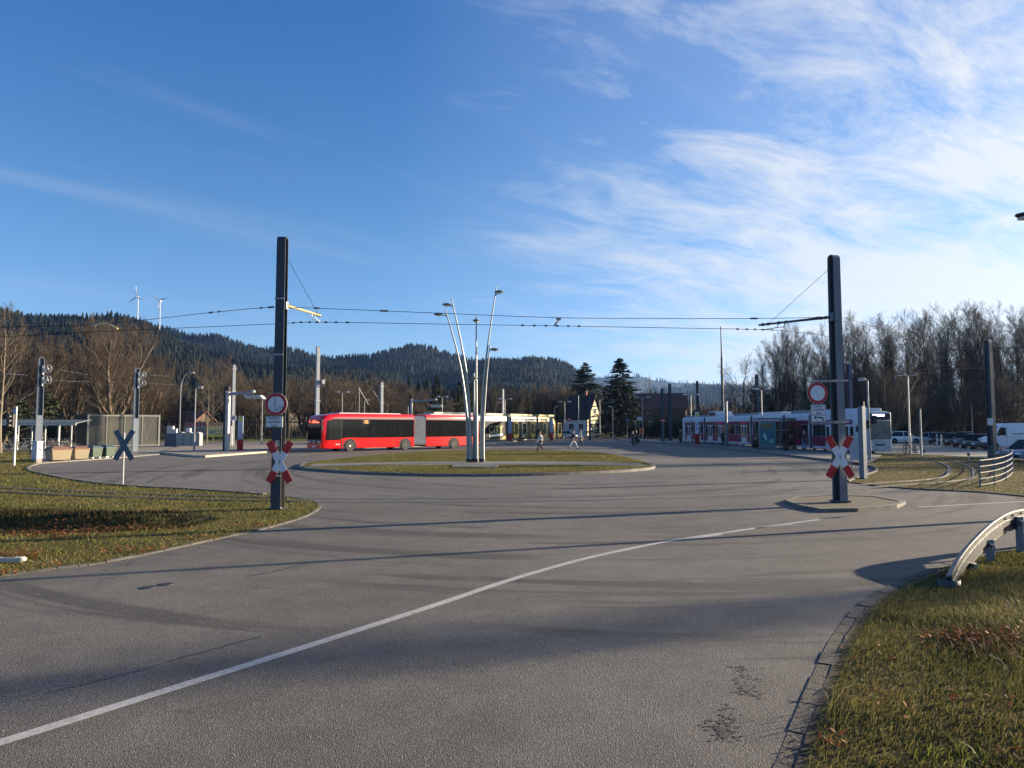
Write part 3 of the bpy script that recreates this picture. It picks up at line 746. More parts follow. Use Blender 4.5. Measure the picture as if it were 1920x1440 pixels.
while x < 11.19:
    q = .02 if k % 2 else .10; rings.append(rring(x, q, W-q, .42+q*.5, 3.20-q*.4, .3)); x += .052; k += 1
mb.loft(rings); mb.build('bellows', M('bellows_grey', S(182, 184, 182), .8, 0, .15, 3), bus)
def side(nm, poly, y0, y1, mat, par=bus):
    mb = MB(); mb.extr(poly, (0, 0, 0), (1, 0, 0), (0, 0, 1), -y1, -y0); return mb.build(nm, mat, par)
# extr normal is U x V = (1,0,0)x(0,0,1) = (0,-1,0): thickness -y1..-y0 spans y0..y1 seen from outside (-y)
front_win = [(.42, 1.02), (1.55, 1.02), (1.95, 1.12), (2.25, 1.22), (3.3, 1.22), (3.6, 1.20), (9.0, 1.20), (9.72, 1.20), (9.72, 2.84), (1.15, 2.84), (.55, 2.70)]
side('window_band', front_win, -.016, .01, GLASS_BK)
side('window_band', [(11.22, 1.20), (17.75, 1.20), (17.75, 2.84), (11.22, 2.84)], -.016, .01, GLASS_BK)
side('roof_strip', [(.95, 2.86), (1.3, 2.98), (9.72, 3.04), (9.72, 2.86)], -.012, .01, M('bus_grey', S(120, 112, 112), .4, 0, .05))
side('roof_strip', [(11.22, 2.86), (11.22, 3.04), (17.75, 3.04), (17.75, 2.86)], -.012, .01, M('bus_grey', S(120, 112, 112)))
for a, b_, m_ in ((5.0, 5.42, M('glimpse_yellow', S(150, 130, 10), .6)), (6.0, 6.5, M('glimpse_blue', S(30, 45, 75), .6)), (7.35, 7.6, M('glimpse_yellow', S(150, 130, 10))), (7.9, 8.4, M('glimpse_grey', S(52, 58, 66), .6)), (12.1, 12.4, M('glimpse_grey', S(52, 58, 66))), (13.1, 13.6, M('glimpse_grey', S(52, 58, 66)))):
    side('glimpse_plate', [(a, 1.42), (b_, 1.42), (b_, 2.30), (a, 2.30)], -.021, -.014, m_)  # plates added for the coloured background glimpsed through the windows
side('handrail', [(3.1, 2.22), (4.4, 2.20), (4.4, 2.27), (3.1, 2.29)], -.022, -.014, M('rail_light', (.5, .5, .46), .5))
side('handrail', [(14.0, 2.22), (15.4, 2.20), (15.4, 2.26), (14.0, 2.28)], -.022, -.014, M('rail_light', (.5, .5, .46)))
# a pane of glass over each bay, with joints left between
for a, b_ in ((2.3, 3.0), (3.03, 4.7), (4.73, 6.7), (6.73, 8.2), (8.23, 9.7), (11.25, 12.9), (12.93, 14.9), (14.93, 16.4), (16.43, 17.7)):
    side('pane', [(a, 1.26), (b_, 1.26), (b_, 2.80), (a, 2.80)], -.034, -.028, GLASS_TH)
side('door', [(.62, 1.08), (1.5, 1.08), (1.9, 1.2), (1.9, 2.74), (.95, 2.74), (.62, 2.62)], -.026, -.012, M('cab_glass', (.012,.016,.015), .05))
o = side('line_display', [(4.05, 2.42), (4.75, 2.42), (4.75, 2.78), (4.05, 2.78)], -.042, -.03, BLACK)
text('72', .36, Mglow('led_orange', (1.0, .22, .03), 1.3), o, (4.4, -.047, 2.60), (R(90), 0, 0))
for xw in (2.77, 8.73, 14.65):
    n = 14; pts = [(xw+.66*math.cos(math.pi*k/n), .50+.62*math.sin(math.pi*k/n)) for k in range(n+1)]
    pts = [(xw+.66, .262)] + pts + [(xw-.66, .262)]
    side('wheel_arch', pts, -.008, .01, M('arch_black', (.01,.01,.01), .8))
    mb = MB(); ln = [(p[0], -.012, p[1]) for p in pts]; mb.tube(ln, .018, 5, caps=False); mb.build('arch_lip', M('arch_lip', S(150, 60, 60), .5), bus)
    wheel(bus, (xw, .10, .485), .485, .30, -1, M('rim_bright', (.62,.61,.56), .4, .3) if xw < 3 else M('rim_dark', (.10,.10,.10), .5, .3), M('tyre_dusty', (.045, .045, .045), .9))
    wheel(bus, (xw, W-.12, .485), .485, .28, 1)
# front: windscreen, apron, lamps
def front(nm, poly, x0, x1, mat, par=bus, U=(0, 1, 0)):
    mb = MB(); mb.extr(poly, (0, 0, 0), U, (0, 0, 1), x0, x1); return mb.build(nm, mat, par, bevel=.0)
front('windscreen', [(.16, 1.05), (W-.16, 1.05), (W-.20, 2.42), (.20, 2.42)], -.03, .04, Mglass('windscreen_glass', (.10, .16, .18), .55))
ds = front('destination_display', [(.20, 2.44), (W-.20, 2.44), (W-.26, 2.78), (.26, 2.78)], -.03, .04, BLACK)
mb = MB()
for k in range(7): mb.box((-.035, 1.65-.19*k, 2.56), (.01, .15, .11))
for k in range(4): mb.box((-.035, 1.5-.17*k, 2.70), (.01, .13, .07))
mb.build('led_row', Mglow('led_red', (1.0, .12, .06), 1.0), ds)
text('72', .30, Mglow('led_red', (1.0, .12, .06), 1.0), ds, (-.035, 2.08, 2.61), (R(90), 0, R(-90)))
front('apron', [(.14, .74), (W-.14, .74), (W-.14, 1.03), (.14, 1.03)], -.03, .04, M('apron_black', (.01,.01,.012), .3))
front('bumper', [(.16, .30), (W-.16, .30), (W-.12, .72), (.12, .72)], -.05, .05, BUS_RED)
for y in (.42, W-.42):
    front('headlight', [(y-.2, .80), (y+.2, .80), (y+.2, .94), (y-.2, .94)], -.04, .03, M('headlight', (.6,.62,.65), .15, .2))
front('number_plate', [(1.0, .40), (1.55, .40), (1.55, .51), (1.0, .51)], -.06, -.02, WHITE)
mb = MB(); mb.lathe([(.0, -.01), (.16, -.01), (.16, .01), (0, .01)], (0, 0, 0), 16); o = mb.build('badge', GALV_LT, bus); o.rotation_euler = (0, R(90), 0); o.location = (-.05, W/2, .88)
for y, s_ in ((-.05, -1), (W+.05, 1)):
    mb = MB(); mb.tube([(.3, y-s_*.1, 2.75), (-.1, y+s_*.12, 2.7), (-.12, y+s_*.14, 2.2)], .03, 6); mb.box((-.12, y+s_*.14, 2.05), (.10, .2, .42)); mb.build('mirror', BLACK, bus)
for xr, lr in ((5.2, 6.6), (14.5, 5.0)): MB().box((xr, W/2, 3.37), (lr, 1.7, .12)).build('roof_unit', M('roof_white', (.5,.5,.49), .6), bus, bevel=.05)
side('sticker', [(1.35, .60), (1.75, .60), (1.75, .70), (1.35, .68)], -.004, .005, M('sticker_pale', S(225, 170, 170), .5))
for xs_ in (1.98, 3.75, 5.9, 7.4, 12.6, 15.9, 17.2): side('panel_seam', [(xs_, .30), (xs_+.02, .30), (xs_+.02, 1.17), (xs_, 1.17)], -.003, .004, M('seam_red', S(120, 4, 10), .6))
side('door_frame', [(1.90, .34), (1.94, .34), (1.94, 2.80), (1.90, 2.80)], -.030, .0, BLACK)
for y in (.35, W-.35): mb = MB(); mb.box((18.11, y, 1.2), (.03, .18, .55)); mb.build('tail_lamp', M('tail_red', (.35,.01,.01), .2), bus)
# ---- tram at the right-hand stop
def tram_wrap():
    m, t, b = newmat('tram_wrap'); p = obj_pos(t)
    n1 = t.noise(t.mapping(p, (1.6, 1, .55)), 1.6, 5, .65, .6)
    c = t.ramp(n1, [(.32, S(52, 18, 44)), (.46, S(100, 22, 60)), (.56, S(150, 30, 62)), (.66, S(78, 26, 84)), (.8, S(170, 70, 100))])
    t.l(c, b.inputs['Base Color']); b.inputs['Roughness'].default_value = .35; return m
WRAP = tram_wrap(); TWHITE = M('tram_white', S(186, 194, 202), .35, 0, .04, 1.0, coat=.3); TDARK = M('tram_dark', (.03,.03,.035), .5, 0, .1)
tr = thing('tram', 'long white and magenta tram standing at the shaded platform behind the shelter', 'tram', (27.35, 55.0, .0), math.atan2(.995, -.103))
TL, TW = 42.2, 2.3
cuts = [(.0, 7.9), (8.5, 12.8), (13.4, 19.9), (20.5, 26.2), (26.8, 33.2), (33.8, TL)]
def tside(nm, poly, y0, y1, mat, par=tr):
    mb = MB(); mb.extr(poly, (0, 0, 0), (-1, 0, 0), (0, 0, 1), y0, y1)   # U x V = (0,1,0)
    return mb.build(nm, mat, par)
def tp(pts): return [(-x, z) for x, z in pts]
for i, (a, b_) in enumerate(cuts):
    mb = MB()
    if i == 0: rings = [rring(.02, -TW+.22, -.22, .30, 3.28, .16), rring(.06, -TW+.16, -.16, .28, 3.33, .18), rring(.5, -TW+.07, -.07, .26, 3.38, .2), rring(1.6, -TW, 0, .26, 3.4, .2), rring(b_, -TW, 0, .26, 3.4, .2)]
    elif i == len(cuts)-1: rings = [rring(a, -TW, 0, .26, 3.4, .2), rring(TL-1.6, -TW, 0, .26, 3.4, .2), rring(TL-.4, -TW+.1, -.1, .28, 3.36, .2), rring(TL, -TW+.25, -.25, .32, 3.2, .2)]
    else: rings = [rring(a, -TW, 0, .26, 3.4, .2), rring(b_, -TW, 0, .26, 3.4, .2)]
    mb.loft(rings); mb.build('car_body', TWHITE, tr, smooth=True)
    x0, x1 = (1.75 if i == 0 else a+.05), (TL-1.75 if i == len(cuts)-1 else b_-.05)
    tside('wrap_panel', tp([(x0, .52), (x1, .52), (x1, 1.36), (x0, 1.36)]), -.01, .012, WRAP)
    tside('upper_band', tp([(x0, 2.36), (x1, 2.36), (x1, 2.76), (x0, 2.76)]), -.01, .012, M('tram_band', S(96, 24, 62), .4, 0, .35, .9) if i else M('tram_band_violet', S(92, 44, 104), .4, 0, .15, .9))
    tside('window_band', tp([(x0, 1.38), (x1, 1.38), (x1, 2.34), (x0, 2.34)]), -.01, .008, M('tram_glass', (.018,.021,.02), .06, 0, .3, 1.5))
    # panes with light mullions, doors
    nP = max(2, int((x1-x0)/1.5)); dx = (x1-x0)/nP
    for k in range(nP+1):
        xx = x0+dx*k; tside('mullion', tp([(xx-.05, 1.38), (xx+.05, 1.38), (xx+.05, 2.34), (xx-.05, 2.34)]), .004, .016, TDARK if k % 2 else TWHITE)
    for xd in {0: [2.2, 5.0], 1: [10.4], 2: [16.6], 3: [22.0], 4: [28.5, 31.6], 5: [35.5, 39.0]}[i]:
        d_ = tside('door', tp([(xd-.72, .50), (xd+.72, .50), (xd+.72, 2.36), (xd-.72, 2.36)]), -.005, .026, TWHITE if i in (0, 3, 4, 5) else WRAP)
        for s_ in (-1, 1): tside('door_window', tp([(xd+s_*.36-.22, 1.0), (xd+s_*.36+.22, 1.0), (xd+s_*.36+.22, 2.2), (xd+s_*.36-.22, 2.2)]), .02, .032, M('tram_glass', (.018,.021,.02)), d_)
    tside('display', tp([(x0+1.0, 2.44), (x0+2.6, 2.44), (x0+2.6, 2.70), (x0+1.0, 2.70)]), .01, .018, M('wrap_red_mark', S(190, 30, 70), .4)) if i in (3, 4) else None
    mb = MB(); mb.box(((a+b_)/2, -TW/2, 3.52), ((b_-a)*.75, 1.7, .28)); mb.build('roof_unit', M('roof_grey', (.22,.23,.25), .6) if i % 2 else M('roof_pale', (.55,.57,.6), .6), tr, bevel=.05)
    if i < len(cuts)-1:
        mb = MB(); x = b_; rings = []; k = 0
        while x < cuts[i+1][0]+.01: q = .04 if k % 2 else .12; rings.append(rring(x, -TW+q, -q, .36, 3.3, .2)); x += .075; k += 1
        mb.loft(rings); mb.build('bellows', M('bellows_dark', (.06,.06,.065), .8), tr)
    for xw in ((3.5,), (10.6,), (16.6,), (23.5,), (30.0,), (37.5,))[i]:
        for s_ in (-.9, .9):
            mb = MB(); c = (xw+s_, -.14, .31); mb.tube([(c[0], c[1]-.06, c[2]), (c[0], c[1]+.06, c[2])], .30, 16); mb.tube([(c[0], c[1]-1.96, c[2]), (c[0], c[1]-2.08, c[2])], .30, 16); mb.build('wheel', TDARK, tr)
def tfront(nm, poly, x0, x1, mat, par=tr):
    mb = MB(); mb.extr(poly, (0, 0, 0), (0, -1, 0), (0, 0, 1), -x1, -x0); return mb.build(nm, mat, par)
# front outline seen from ahead: u runs from the platform side to the far side
tfront('destination_display', [(.34, 2.72), (TW-.26, 2.72), (TW-.28, 3.22), (.36, 3.22)], -.03, .05, BLACK)
tfront('display_text', [(.55, 2.98), (1.55, 2.98), (1.55, 3.16), (.55, 3.16)], -.036, -.02, Mglow('led_violet', (.75, .62, 1.0), 1.1))
tfront('windscreen', [(.26, 1.22), (TW-.22, 1.22), (TW-.26, 2.64), (.34, 2.64)], -.03, .05, M('tram_screen', (.10, .145, .14), .08, 0, .35, 1.2))  # teal base brightened to stand for reflections on the glass
tfront('wiper', [(.5, 1.26), (.56, 1.26), (1.2, 1.74), (1.16, 1.78)], -.045, -.03, BLACK)
for u in (.46, TW-.46): tfront('headlight', [(u-.17, .70), (u+.17, .70), (u+.17, .86), (u-.17, .86)], -.03, .05, M('headlight', (.6,.62,.65)))
tfront('lamp_strip', [(.8, .72), (1.5, .72), (1.5, .86), (.8, .86)], -.03, .05, M('lamp_dark', (.08,.08,.09), .3))
tfront('coupling_flap', [(.42, .34), (TW-.42, .34), (TW-.42, .58), (.42, .58)], -.04, .05, M('flap_grey', (.5,.52,.54), .5))
text('131', .2, INK, tr, (-.042, -.75, .46), (R(90), 0, R(-90)))
mb = MB(); mb.tube([(1.0, .02, 2.3), (.8, .2, 2.3), (.8, .22, 1.9)], .025, 6); mb.box((.8, .22, 2.0), (.1, .14, .45)); mb.build('mirror', BLACK, tr)
# pantograph
pg = MB(); xb = 24.0
pg.tube([(xb, -.6, 3.5), (xb-1.5, -.9, 4.6)], .04, 6); pg.tube([(xb, -1.7, 3.5), (xb-1.5, -1.4, 4.6)], .04, 6); pg.tube([(xb-1.5, -1.15, 4.6), (xb-.1, -1.15, 5.9)], .04, 6)
pg.tube([(xb-1.2, -1.15, 4.55), (xb+.1, -1.15, 5.85)], .025, 6)
pg.tube([(xb-.1, -2.0, 5.8), (xb-.1, -1.75, 5.92), (xb-.1, -.55, 5.92), (xb-.1, -.3, 5.8)], .035, 6); pg.tube([(xb+.25, -2.0, 5.8), (xb+.25, -1.75, 5.92), (xb+.25, -.55, 5.92), (xb+.25, -.3, 5.8)], .035, 6)
pg.build('pantograph', M('panto', (.14,.15,.17), .5, .3), tr)
mb = MB(); mb.box((31.3, -TW/2, 3.72), (2.4, 2.0, .62)); mb.build('air_conditioner', TWHITE, tr, bevel=.04)
tside('vent', tp([(30.4, 3.5), (32.3, 3.5), (32.3, 3.9), (30.4, 3.9)]), -.16, -.14, TDARK)
# ---- yellow and black tram across the place
YEL = M('tram_yellow', S(196, 164, 16), .35, 0, .05, 1.0, coat=.3); YPALE = M('tram_pale', S(146, 144, 130), .4, 0, .08)
A = Vector((-5.2, 97)); E = Vector((7.3, 114.5)); ud = (E-A).normalized(); yl_ = (E-A).length
A = A - ud*9; yl_ += 9
yt = thing('tram', 'black and yellow tram lettered CITY, half hidden behind the red bus', 'tram', (A.x, A.y, .0), math.atan2(ud.y, ud.x))
YS = 1.14   # body height
def yside(nm, poly, y0, y1, mat, par=yt):
    mb = MB(); mb.extr([(x, z*YS) for x, z in poly], (0, 0, 0), (1, 0, 0), (0, 0, 1), -y1, -y0); return mb.build(nm, mat, par)
segs = [(0, 10.9), (11.5, 16.6), (17.2, 24.4), (25.0, yl_)]
for i, (a, b_) in enumerate(segs):
    mb = MB(); T_ = 3.35*YS
    if i == len(segs)-1: rings = [rring(a, 0, 2.3, .3, T_, .3), rring(b_-2.2, 0, 2.3, .3, T_, .3), rring(b_-1.0, .04, 2.26, .3, T_-.15, .35), rring(b_-.3, .15, 2.15, .32, T_-.8, .35), rring(b_, .35, 1.95, .4, T_-1.9, .3)]
    else: rings = [rring(a, 0, 2.3, .3, T_, .3), rring(b_, 0, 2.3, .3, T_, .3)]
    mb.loft(rings); mb.build('car_body', YEL if i == 3 else YPALE, yt, smooth=True)
    x1 = b_-1.6 if i == 3 else b_-.05
    yside('side_panel', [(a+.05, .35), (x1, .35), (x1, 2.62), (a+.05, 2.62)], -.012, .01, M('tram_black', (.012,.012,.013), .6, 0, .1, spec=.2) if i < 2 else M('tram_side_dark', (.03,.03,.03), .15, 0, .3, 1))
    if i < 3:
        mb = MB(); x = b_; rings = []; k = 0
        while x < segs[i+1][0]+.01: q = .05 if k % 2 else .14; rings.append(rring(x, q, 2.3-q, .4, T_-.1, .25)); x += .1; k += 1
        mb.loft(rings); mb.build('bellows', M('bellows_dark', (.06,.06,.065)), yt)
    mb = MB(); mb.box(((a+b_)/2, 1.15, T_+.12), ((b_-a)*.8, 1.8, .3)); mb.build('roof_unit', YPALE if i < 2 else M('roof_cream', S(170, 158, 104), .5), yt, bevel=.05)
    for k in range(3 if i > 1 else 0):
        xx = a+1.2+k*2.2; yside('door', [(xx, .45), (xx+1.2, .45), (xx+1.2, 2.5), (xx, 2.5)], -.03, -.008, YEL if k != 1 else YPALE)
        yside('door_window', [(xx+.14, .95), (xx+1.06, .95), (xx+1.06, 2.35), (xx+.14, 2.35)], -.036, -.02, M('tram_glass', (.018,.021,.02)))
text('CITY', 1.55, M('cream_letters', S(190, 180, 110), .5), yt, (14.0, -.025, 1.55*YS), (R(90), 0, 0))
yside('slogan_panel', [(12.4, .62), (15.6, .80), (15.6, 1.08), (12.4, .92)], -.02, -.008, WHITE)
yside('stripe', [(15.2, .36), (16.5, .36), (16.5, .85), (16.1, .75)], -.02, -.008, YEL)
yside('display', [(12.6, 2.66), (15.2, 2.66), (15.2, 2.98), (12.6, 2.98)], -.02, .005, WHITE)
text('Y', 1.5, M('cream_letters', S(190, 180, 110)), yt, (yl_-3.4, -.03, 1.55*YS), (R(90), 0, 0))
mb = MB(); mb.extr([(.35, 1.3), (1.95, 1.3), (1.85, 2.6), (.45, 2.6)], (yl_-.25, 0, 0), (0, 1, 0), (-.35, 0, 1.0), -.05, .08); mb.build('windscreen', GLASS_BK, yt)
# ---------------------------------------------------------------- cars and van
CARGLASS = M('car_glass', (.008,.009,.010), .12, 0, .1, spec=.25)
def paint(nm, c): return M(nm, c, .35, .1, .03, 1.0, coat=.25)
def car(label, loc, rz, pm, L=4.4, Wd=1.8, Hh=1.5, suv=False, group=None, hatch=True):
    t_ = thing('parked_car', label, 'car', loc, rz, group)
    h1 = Hh*.60 if suv else Hh*.56
    x0, x1 = -L/2, L/2
    def ring(x, z0, z1, w_): return [(x, -w_/2, z0+.06), (x, -w_/2*.97, z0), (x, w_/2*.97, z0), (x, w_/2, z0+.06), (x, w_/2, z1*.72), (x, w_/2*.95, z1*.95), (x, w_/2*.88, z1), (x, -w_/2*.88, z1), (x, -w_/2*.95, z1*.95), (x, -w_/2, z1*.72)]
    st = [(x0, .42, h1*.88, .78), (x0+.08, .28, h1*.96, .92), (x0+.5, .22, h1, 1), (x1-1.35, .22, h1, 1), (x1-.6, .22, h1*.90, .98), (x1-.16, .26, h1*.76, .90), (x1, .40, h1*.62, .74)]
    MB().loft([ring(x, a, b, Wd*c) for x, a, b, c in st]).build('body', pm, t_, smooth=True)
    # cabin: glass band with painted roof and pillars
    rear = x0+.12
    slope = .85 if not hatch else .45
    cb = [(rear, x1-1.05), (rear+slope, x1-1.85)]
    zb, zt = h1*.965, Hh*.955
    def rect(a, b_, z, w_): return [(a, -w_/2, z), (b_, -w_/2, z), (b_, w_/2, z), (a, w_/2, z)]
    MB().loft([rect(cb[0][0], cb[0][1], zb, Wd*.90), rect(cb[1][0], cb[1][1], zt, Wd*.72)]).build('windows', CARGLASS, t_, bevel=.03)
    MB().loft([rect(cb[1][0]-.05, cb[1][1]+.06, zt-.012, Wd*.735), rect(cb[1][0]+.02, cb[1][1]-.04, Hh-.02, Wd*.69), rect(cb[1][0]+.2, cb[1][1]-.3, Hh, Wd*.6)]).build('roof', pm, t_, smooth=True)
    for s_ in (-1, 1):
        for a, b_ in ((cb[0][0]+.02, cb[1][0]+.0), (cb[0][1]-.02, cb[1][1]-.0), (-.15, -.15)):
            MB().tube([(a, s_*Wd*.452, zb), (b_, s_*Wd*.364, zt)], .035, 5).build('pillar', pm, t_)
    for sx in (x0+.82, x1-.88):
        for s_ in (-1, 1):
            mb = MB(); mb.tube([(sx, s_*(Wd/2-.10), .33), (sx, s_*(Wd/2+.004), .33)], .39, 16); mb.build('wheel_arch', BLACK, t_)
            wheel(t_, (sx, s_*(Wd/2-.09), .325), .325, .21, s_)
    for s_ in (-1, 1):
        MB().box((x1-.10, s_*Wd*.36, h1*.66), (.16, .34, .12), 0, top=.8).build('headlight', M('headlight', (.6,.62,.65)), t_, bevel=.02)
        MB().box((x0+.05, s_*Wd*.38, h1*.80), (.12, .26, .16)).build('tail_lamp', M('tail_red', (.35,.01,.01)), t_, bevel=.02)
        MB().box((x1-1.25, s_*(Wd*.5+.09), h1*1.0), (.12, .2, .14)).build('mirror', pm, t_, bevel=.02)
    MB().box((x1-.03, 0, .40), (.08, Wd*.62, .16)).build('grille', BLACK, t_, bevel=.02)
    MB().box((x0+.03, 0, .55), (.06, .52, .11)).build('number_plate', WHITE, t_)
    return t_
def gz(px, d): return at(px, 800, d)[0], d
PW = paint('car_white', (.72,.73,.74)); PLB = paint('car_pale_blue', (.42,.47,.52)); PB = paint('car_black', (.012,.013,.016)); PN = paint('car_navy', (.018,.024,.04)); PR = paint('car_plum', (.06,.02,.03)); PG = paint('car_grey', (.07,.075,.085)); PSB = paint('car_steel_blue', (.14,.19,.26))
CG = 'cars parked in front of the bare wood'
x, y = gz(1689, 93); car('white crossover parked beside the tram nose, nearest the tram', (x, y, .01), R(4), PW, 4.6, 1.85, 1.60, True, CG, False)
x, y = gz(1738, 96); car('pale blue hatchback next to the white crossover, half behind a slim post', (x, y, .01), R(150), PLB, 4.2, 1.75, 1.48, False, CG)
for px, d, pm, lb, hh in ((1759, 92, PN, 'dark navy car between the pale blue hatchback and the plum car', 1.45), (1775, 87.5, PR, 'dark plum car in the middle of the dark row', 1.48), (1791, 82, PB, 'black hatchback behind the thin white bollard in the dark row', 1.47), (1808, 77, PG, 'dark grey estate with pale roof rails, tallest of the dark row', 1.66), (1825, 72.5, PB, 'black car second from the white van in the dark row', 1.47), (1843, 68.5, PN, 'dark blue car nearest the white van, its front cut off by the van', 1.5)):
    x, y = gz(px, d); car(lb, (x, y, .01), R(232), pm, 4.4, 1.8, hh, hh > 1.6, CG)
x, y = at(1934, 800, 45)[:2]; car('steel blue car cut by the frame edge behind the curved railing', (x, y, .01), R(196), PSB, 4.3, 1.78, 1.42)
x, y = gz(1061, 135); car('silver car parked by the white gabled house', (x, y, .0), R(20), paint('car_silver', (.45,.46,.47)), 4.3, 1.75, 1.5)
# white panel van
vx, vy = at(1839, 800, 67)[:2]
van = thing('panel_van', 'white high roofed panel van behind the curved railing', 'van', (vx, vy, .0), R(-17))
# local x runs from the nose (0) to the tail (+6.2); seen side is -y
VW = M('van_white', (.66,.68,.72), .35, 0, .05, 1.0, coat=.3)
mb = MB(); wv = 2.05
def vring(x, z0, z1, i=0.0, r=.22): return rring(x, i, wv-i, z0, z1, r)
mb.loft([vring(.0, .45, .95, .22, .12), vring(.08, .36, 1.08, .1, .14), vring(.45, .34, 1.22, .03, .14), vring(1.02, .34, 1.36, .0, .14), vring(1.06, .34, 1.42, .02, .15), vring(1.52, .34, 2.36, .04, .25), vring(1.75, .34, 2.50, .02), vring(6.1, .34, 2.56, 0), vring(6.2, .4, 2.5, .06)]); mb.build('body', VW, van, smooth=True)
def vside(nm, poly, y0, y1, mat, par=van):
    mb = MB(); mb.extr(poly, (0,0,0), (1,0,0), (0,0,1), -y1, -y0); return mb.build(nm, mat, par)
vside('side_window', [(1.28, 1.42), (2.02, 1.38), (2.02, 2.12), (1.58, 2.12)], -.012, .04, CARGLASS)
vside('front_door_seam', [(2.12, .5), (2.14, .5), (2.14, 2.35), (2.12, 2.35)], -.004, .02, M('seam', (.25,.26,.28), .6))
vside('panel_seam', [(2.2, 1.12), (6.1, 1.12), (6.1, 1.135), (2.2, 1.135)], -.004, .02, M('seam', (.25,.26,.28)))
vside('panel_seam', [(3.95, .5), (3.965, .5), (3.965, 2.4), (3.95, 2.4)], -.004, .02, M('seam', (.25,.26,.28)))
vside('slide_rail', [(2.55, 1.50), (4.2, 1.50), (4.2, 1.57), (2.55, 1.57)], -.03, .02, BLACK)
vside('door_handle', [(1.95, 1.22), (2.1, 1.22), (2.1, 1.27), (1.95, 1.27)], -.03, .02, BLACK)
mb = MB(); mb.extr([(.2, 1.46), (wv-.2, 1.46), (wv-.26, 2.26), (.26, 2.26)], (1.10, 0, 0), (0, 1, 0), (.42, 0, 1.0), -.0, .03); o = mb.build('windscreen', CARGLASS, van); o.location = (-.62, 0, 0)
mb = MB(); mb.extr([(.25, .62), (wv-.25, .62), (wv-.25, .92), (.25, .92)], (0, 0, 0), (0, 1, 0), (0, 0, 1), -.03, .06); mb.build('grille', BLACK, van)
mb = MB(); mb.extr([(.12, .36), (wv-.12, .36), (wv-.12, .56), (.12, .56)], (0, 0, 0), (0, 1, 0), (0, 0, 1), -.05, .12); mb.build('bumper', M('bumper_grey', (.12,.125,.13), .6), van, bevel=.02)
for yy in (.28, wv-.28): MB().box((.1, yy, .98), (.22, .34, .2)).build('headlight', M('headlight', (.6,.62,.65)), van, bevel=.03)
MB().box((1.42, -.16, 1.5), (.12, .22, .34)).build('mirror', BLACK, van, bevel=.03)
for xw in (1.0, 4.75):
    mb = MB(); mb.tube([(xw, -.012, .36), (xw, .12, .36)], .44, 18); mb.build('wheel_arch', BLACK, van)
    wheel(van, (xw, .11, .36), .36, .24, -1); wheel(van, (xw, wv-.11, .36), .36, .24, 1)
# ---------------------------------------------------------------- street furniture
def lamp(label, px, d, top, heads=(1,), arm=.5, z=0.0, r=.06, mat=None, group=None, curved=False, head_m=None, head_len=.62):
    x, y = at(px, 800, d)[:2]; H = hgt(top, d)-z
    t_ = thing('street_lamp', label, 'street lamp', (x, y, z), 0, group); mat = mat or GALV
    mb = MB()
    if curved: mb.tube(smooth_line([(0,0,0), (0,0,H*.72), (.12,0,H*.88), (.55,0,H)], 5), [r]*10+[r*.8]*6, 8)
    else: mb.tube([(0,0,0), (0,0,H*.25), (0,0,H*.26), (0,0,H)], [r*1.35, r*1.3, r*.95, r*.7], 8)
    mb.build('pole', mat, t_)
    for s_ in heads:
        mb = MB(); mb.tube([(0 if not curved else .5, 0, H-.05), (s_*arm, 0, H+.08)], r*.5, 6); mb.build('arm', mat, t_)
        mb = MB(); mb.ell((s_*(arm+head_len*.42), 0, H+.10), (head_len*.5, .16, .085), 12, 6); h_ = mb.build('lamp_head', head_m or GALV_LT, t_, smooth=True)
        mb = MB(); mb.box((s_*(arm+head_len*.45), 0, H+.02), (head_len*.6, .2, .05)); mb.build('lens', LAMP_LENS, h_)
    return t_
lamp('slim lamp with one head beside the four wheeled bins, left of the charging mast', 365, 60.5, 728, (1,), .12)
lamp('slender lamp with a bowed top behind the grey cabinets', 337, 80, 700, (1,), 1.0, curved=True, r=.05)
lamp('lamp right of the first charging mast, its head turned left', 491, 85, 746, (-1,), .2)
lamp('double headed lamp above the front of the red bus', 641, 92, 736, (-1, 1), .35)
lamp('short single lamp above the middle of the bus roof', 683, 98, 751, (1,), .15)
lamp('double headed lamp beside the second charging hood', 829, 96, 745, (-1, 1), .3)
lamp('double headed lamp in front of the white gabled house', 1059, 112, 754, (-1, 1), .45)
lamp('double headed lamp behind the CITY lettering of the yellow tram', 947, 105, 749, (-1, 1), .5)
lamp('single lamp over the nose of the yellow tram', 1040, 130, 763, (1,), .05)
lamp('lamp post on the right of the gabled house', 1125, 150, 749, (1,), .3)
lamp('square topped lamp in front of the dark spruce', 1149, 118, 763, (-1,), .3, head_len=.5)
lamp('tall double headed lamp above the orange litter bin', 1205, 96, 746, (-1, 1), .55)
lamp('lamp at the far end of the tram platform beside the information stele', 1296, 86, 741, (-1, 1), .5, .13)
lamp('double headed lamp standing in front of the tram roof, left of the glass shelter', 1429, 70, 731, (-1, 1), .35, .13)
lamp('pale lamp with a square left pointing head in front of the tram nose', 1629, 45, 714, (-1,), .12, .03, r=.08, head_len=.55)
lamp('tall thin lamp with wide dark twin heads beyond the tram lawn', 1705, 57, 704, (-1, 1), .25, r=.075, head_m=M('lamp_dark_head', (.05,.05,.05), .6), head_len=.6)
lamp('slim pale lamp rising behind the dark parked cars', 1823, 100, 757, (), .2)
lamp('large lamp head entering at the right edge of the sky', 2014, 17.5, 411, (-1,), .55, r=.09, head_m=M('lamp_black_head', (.03,.03,.032), .5), head_len=.75)
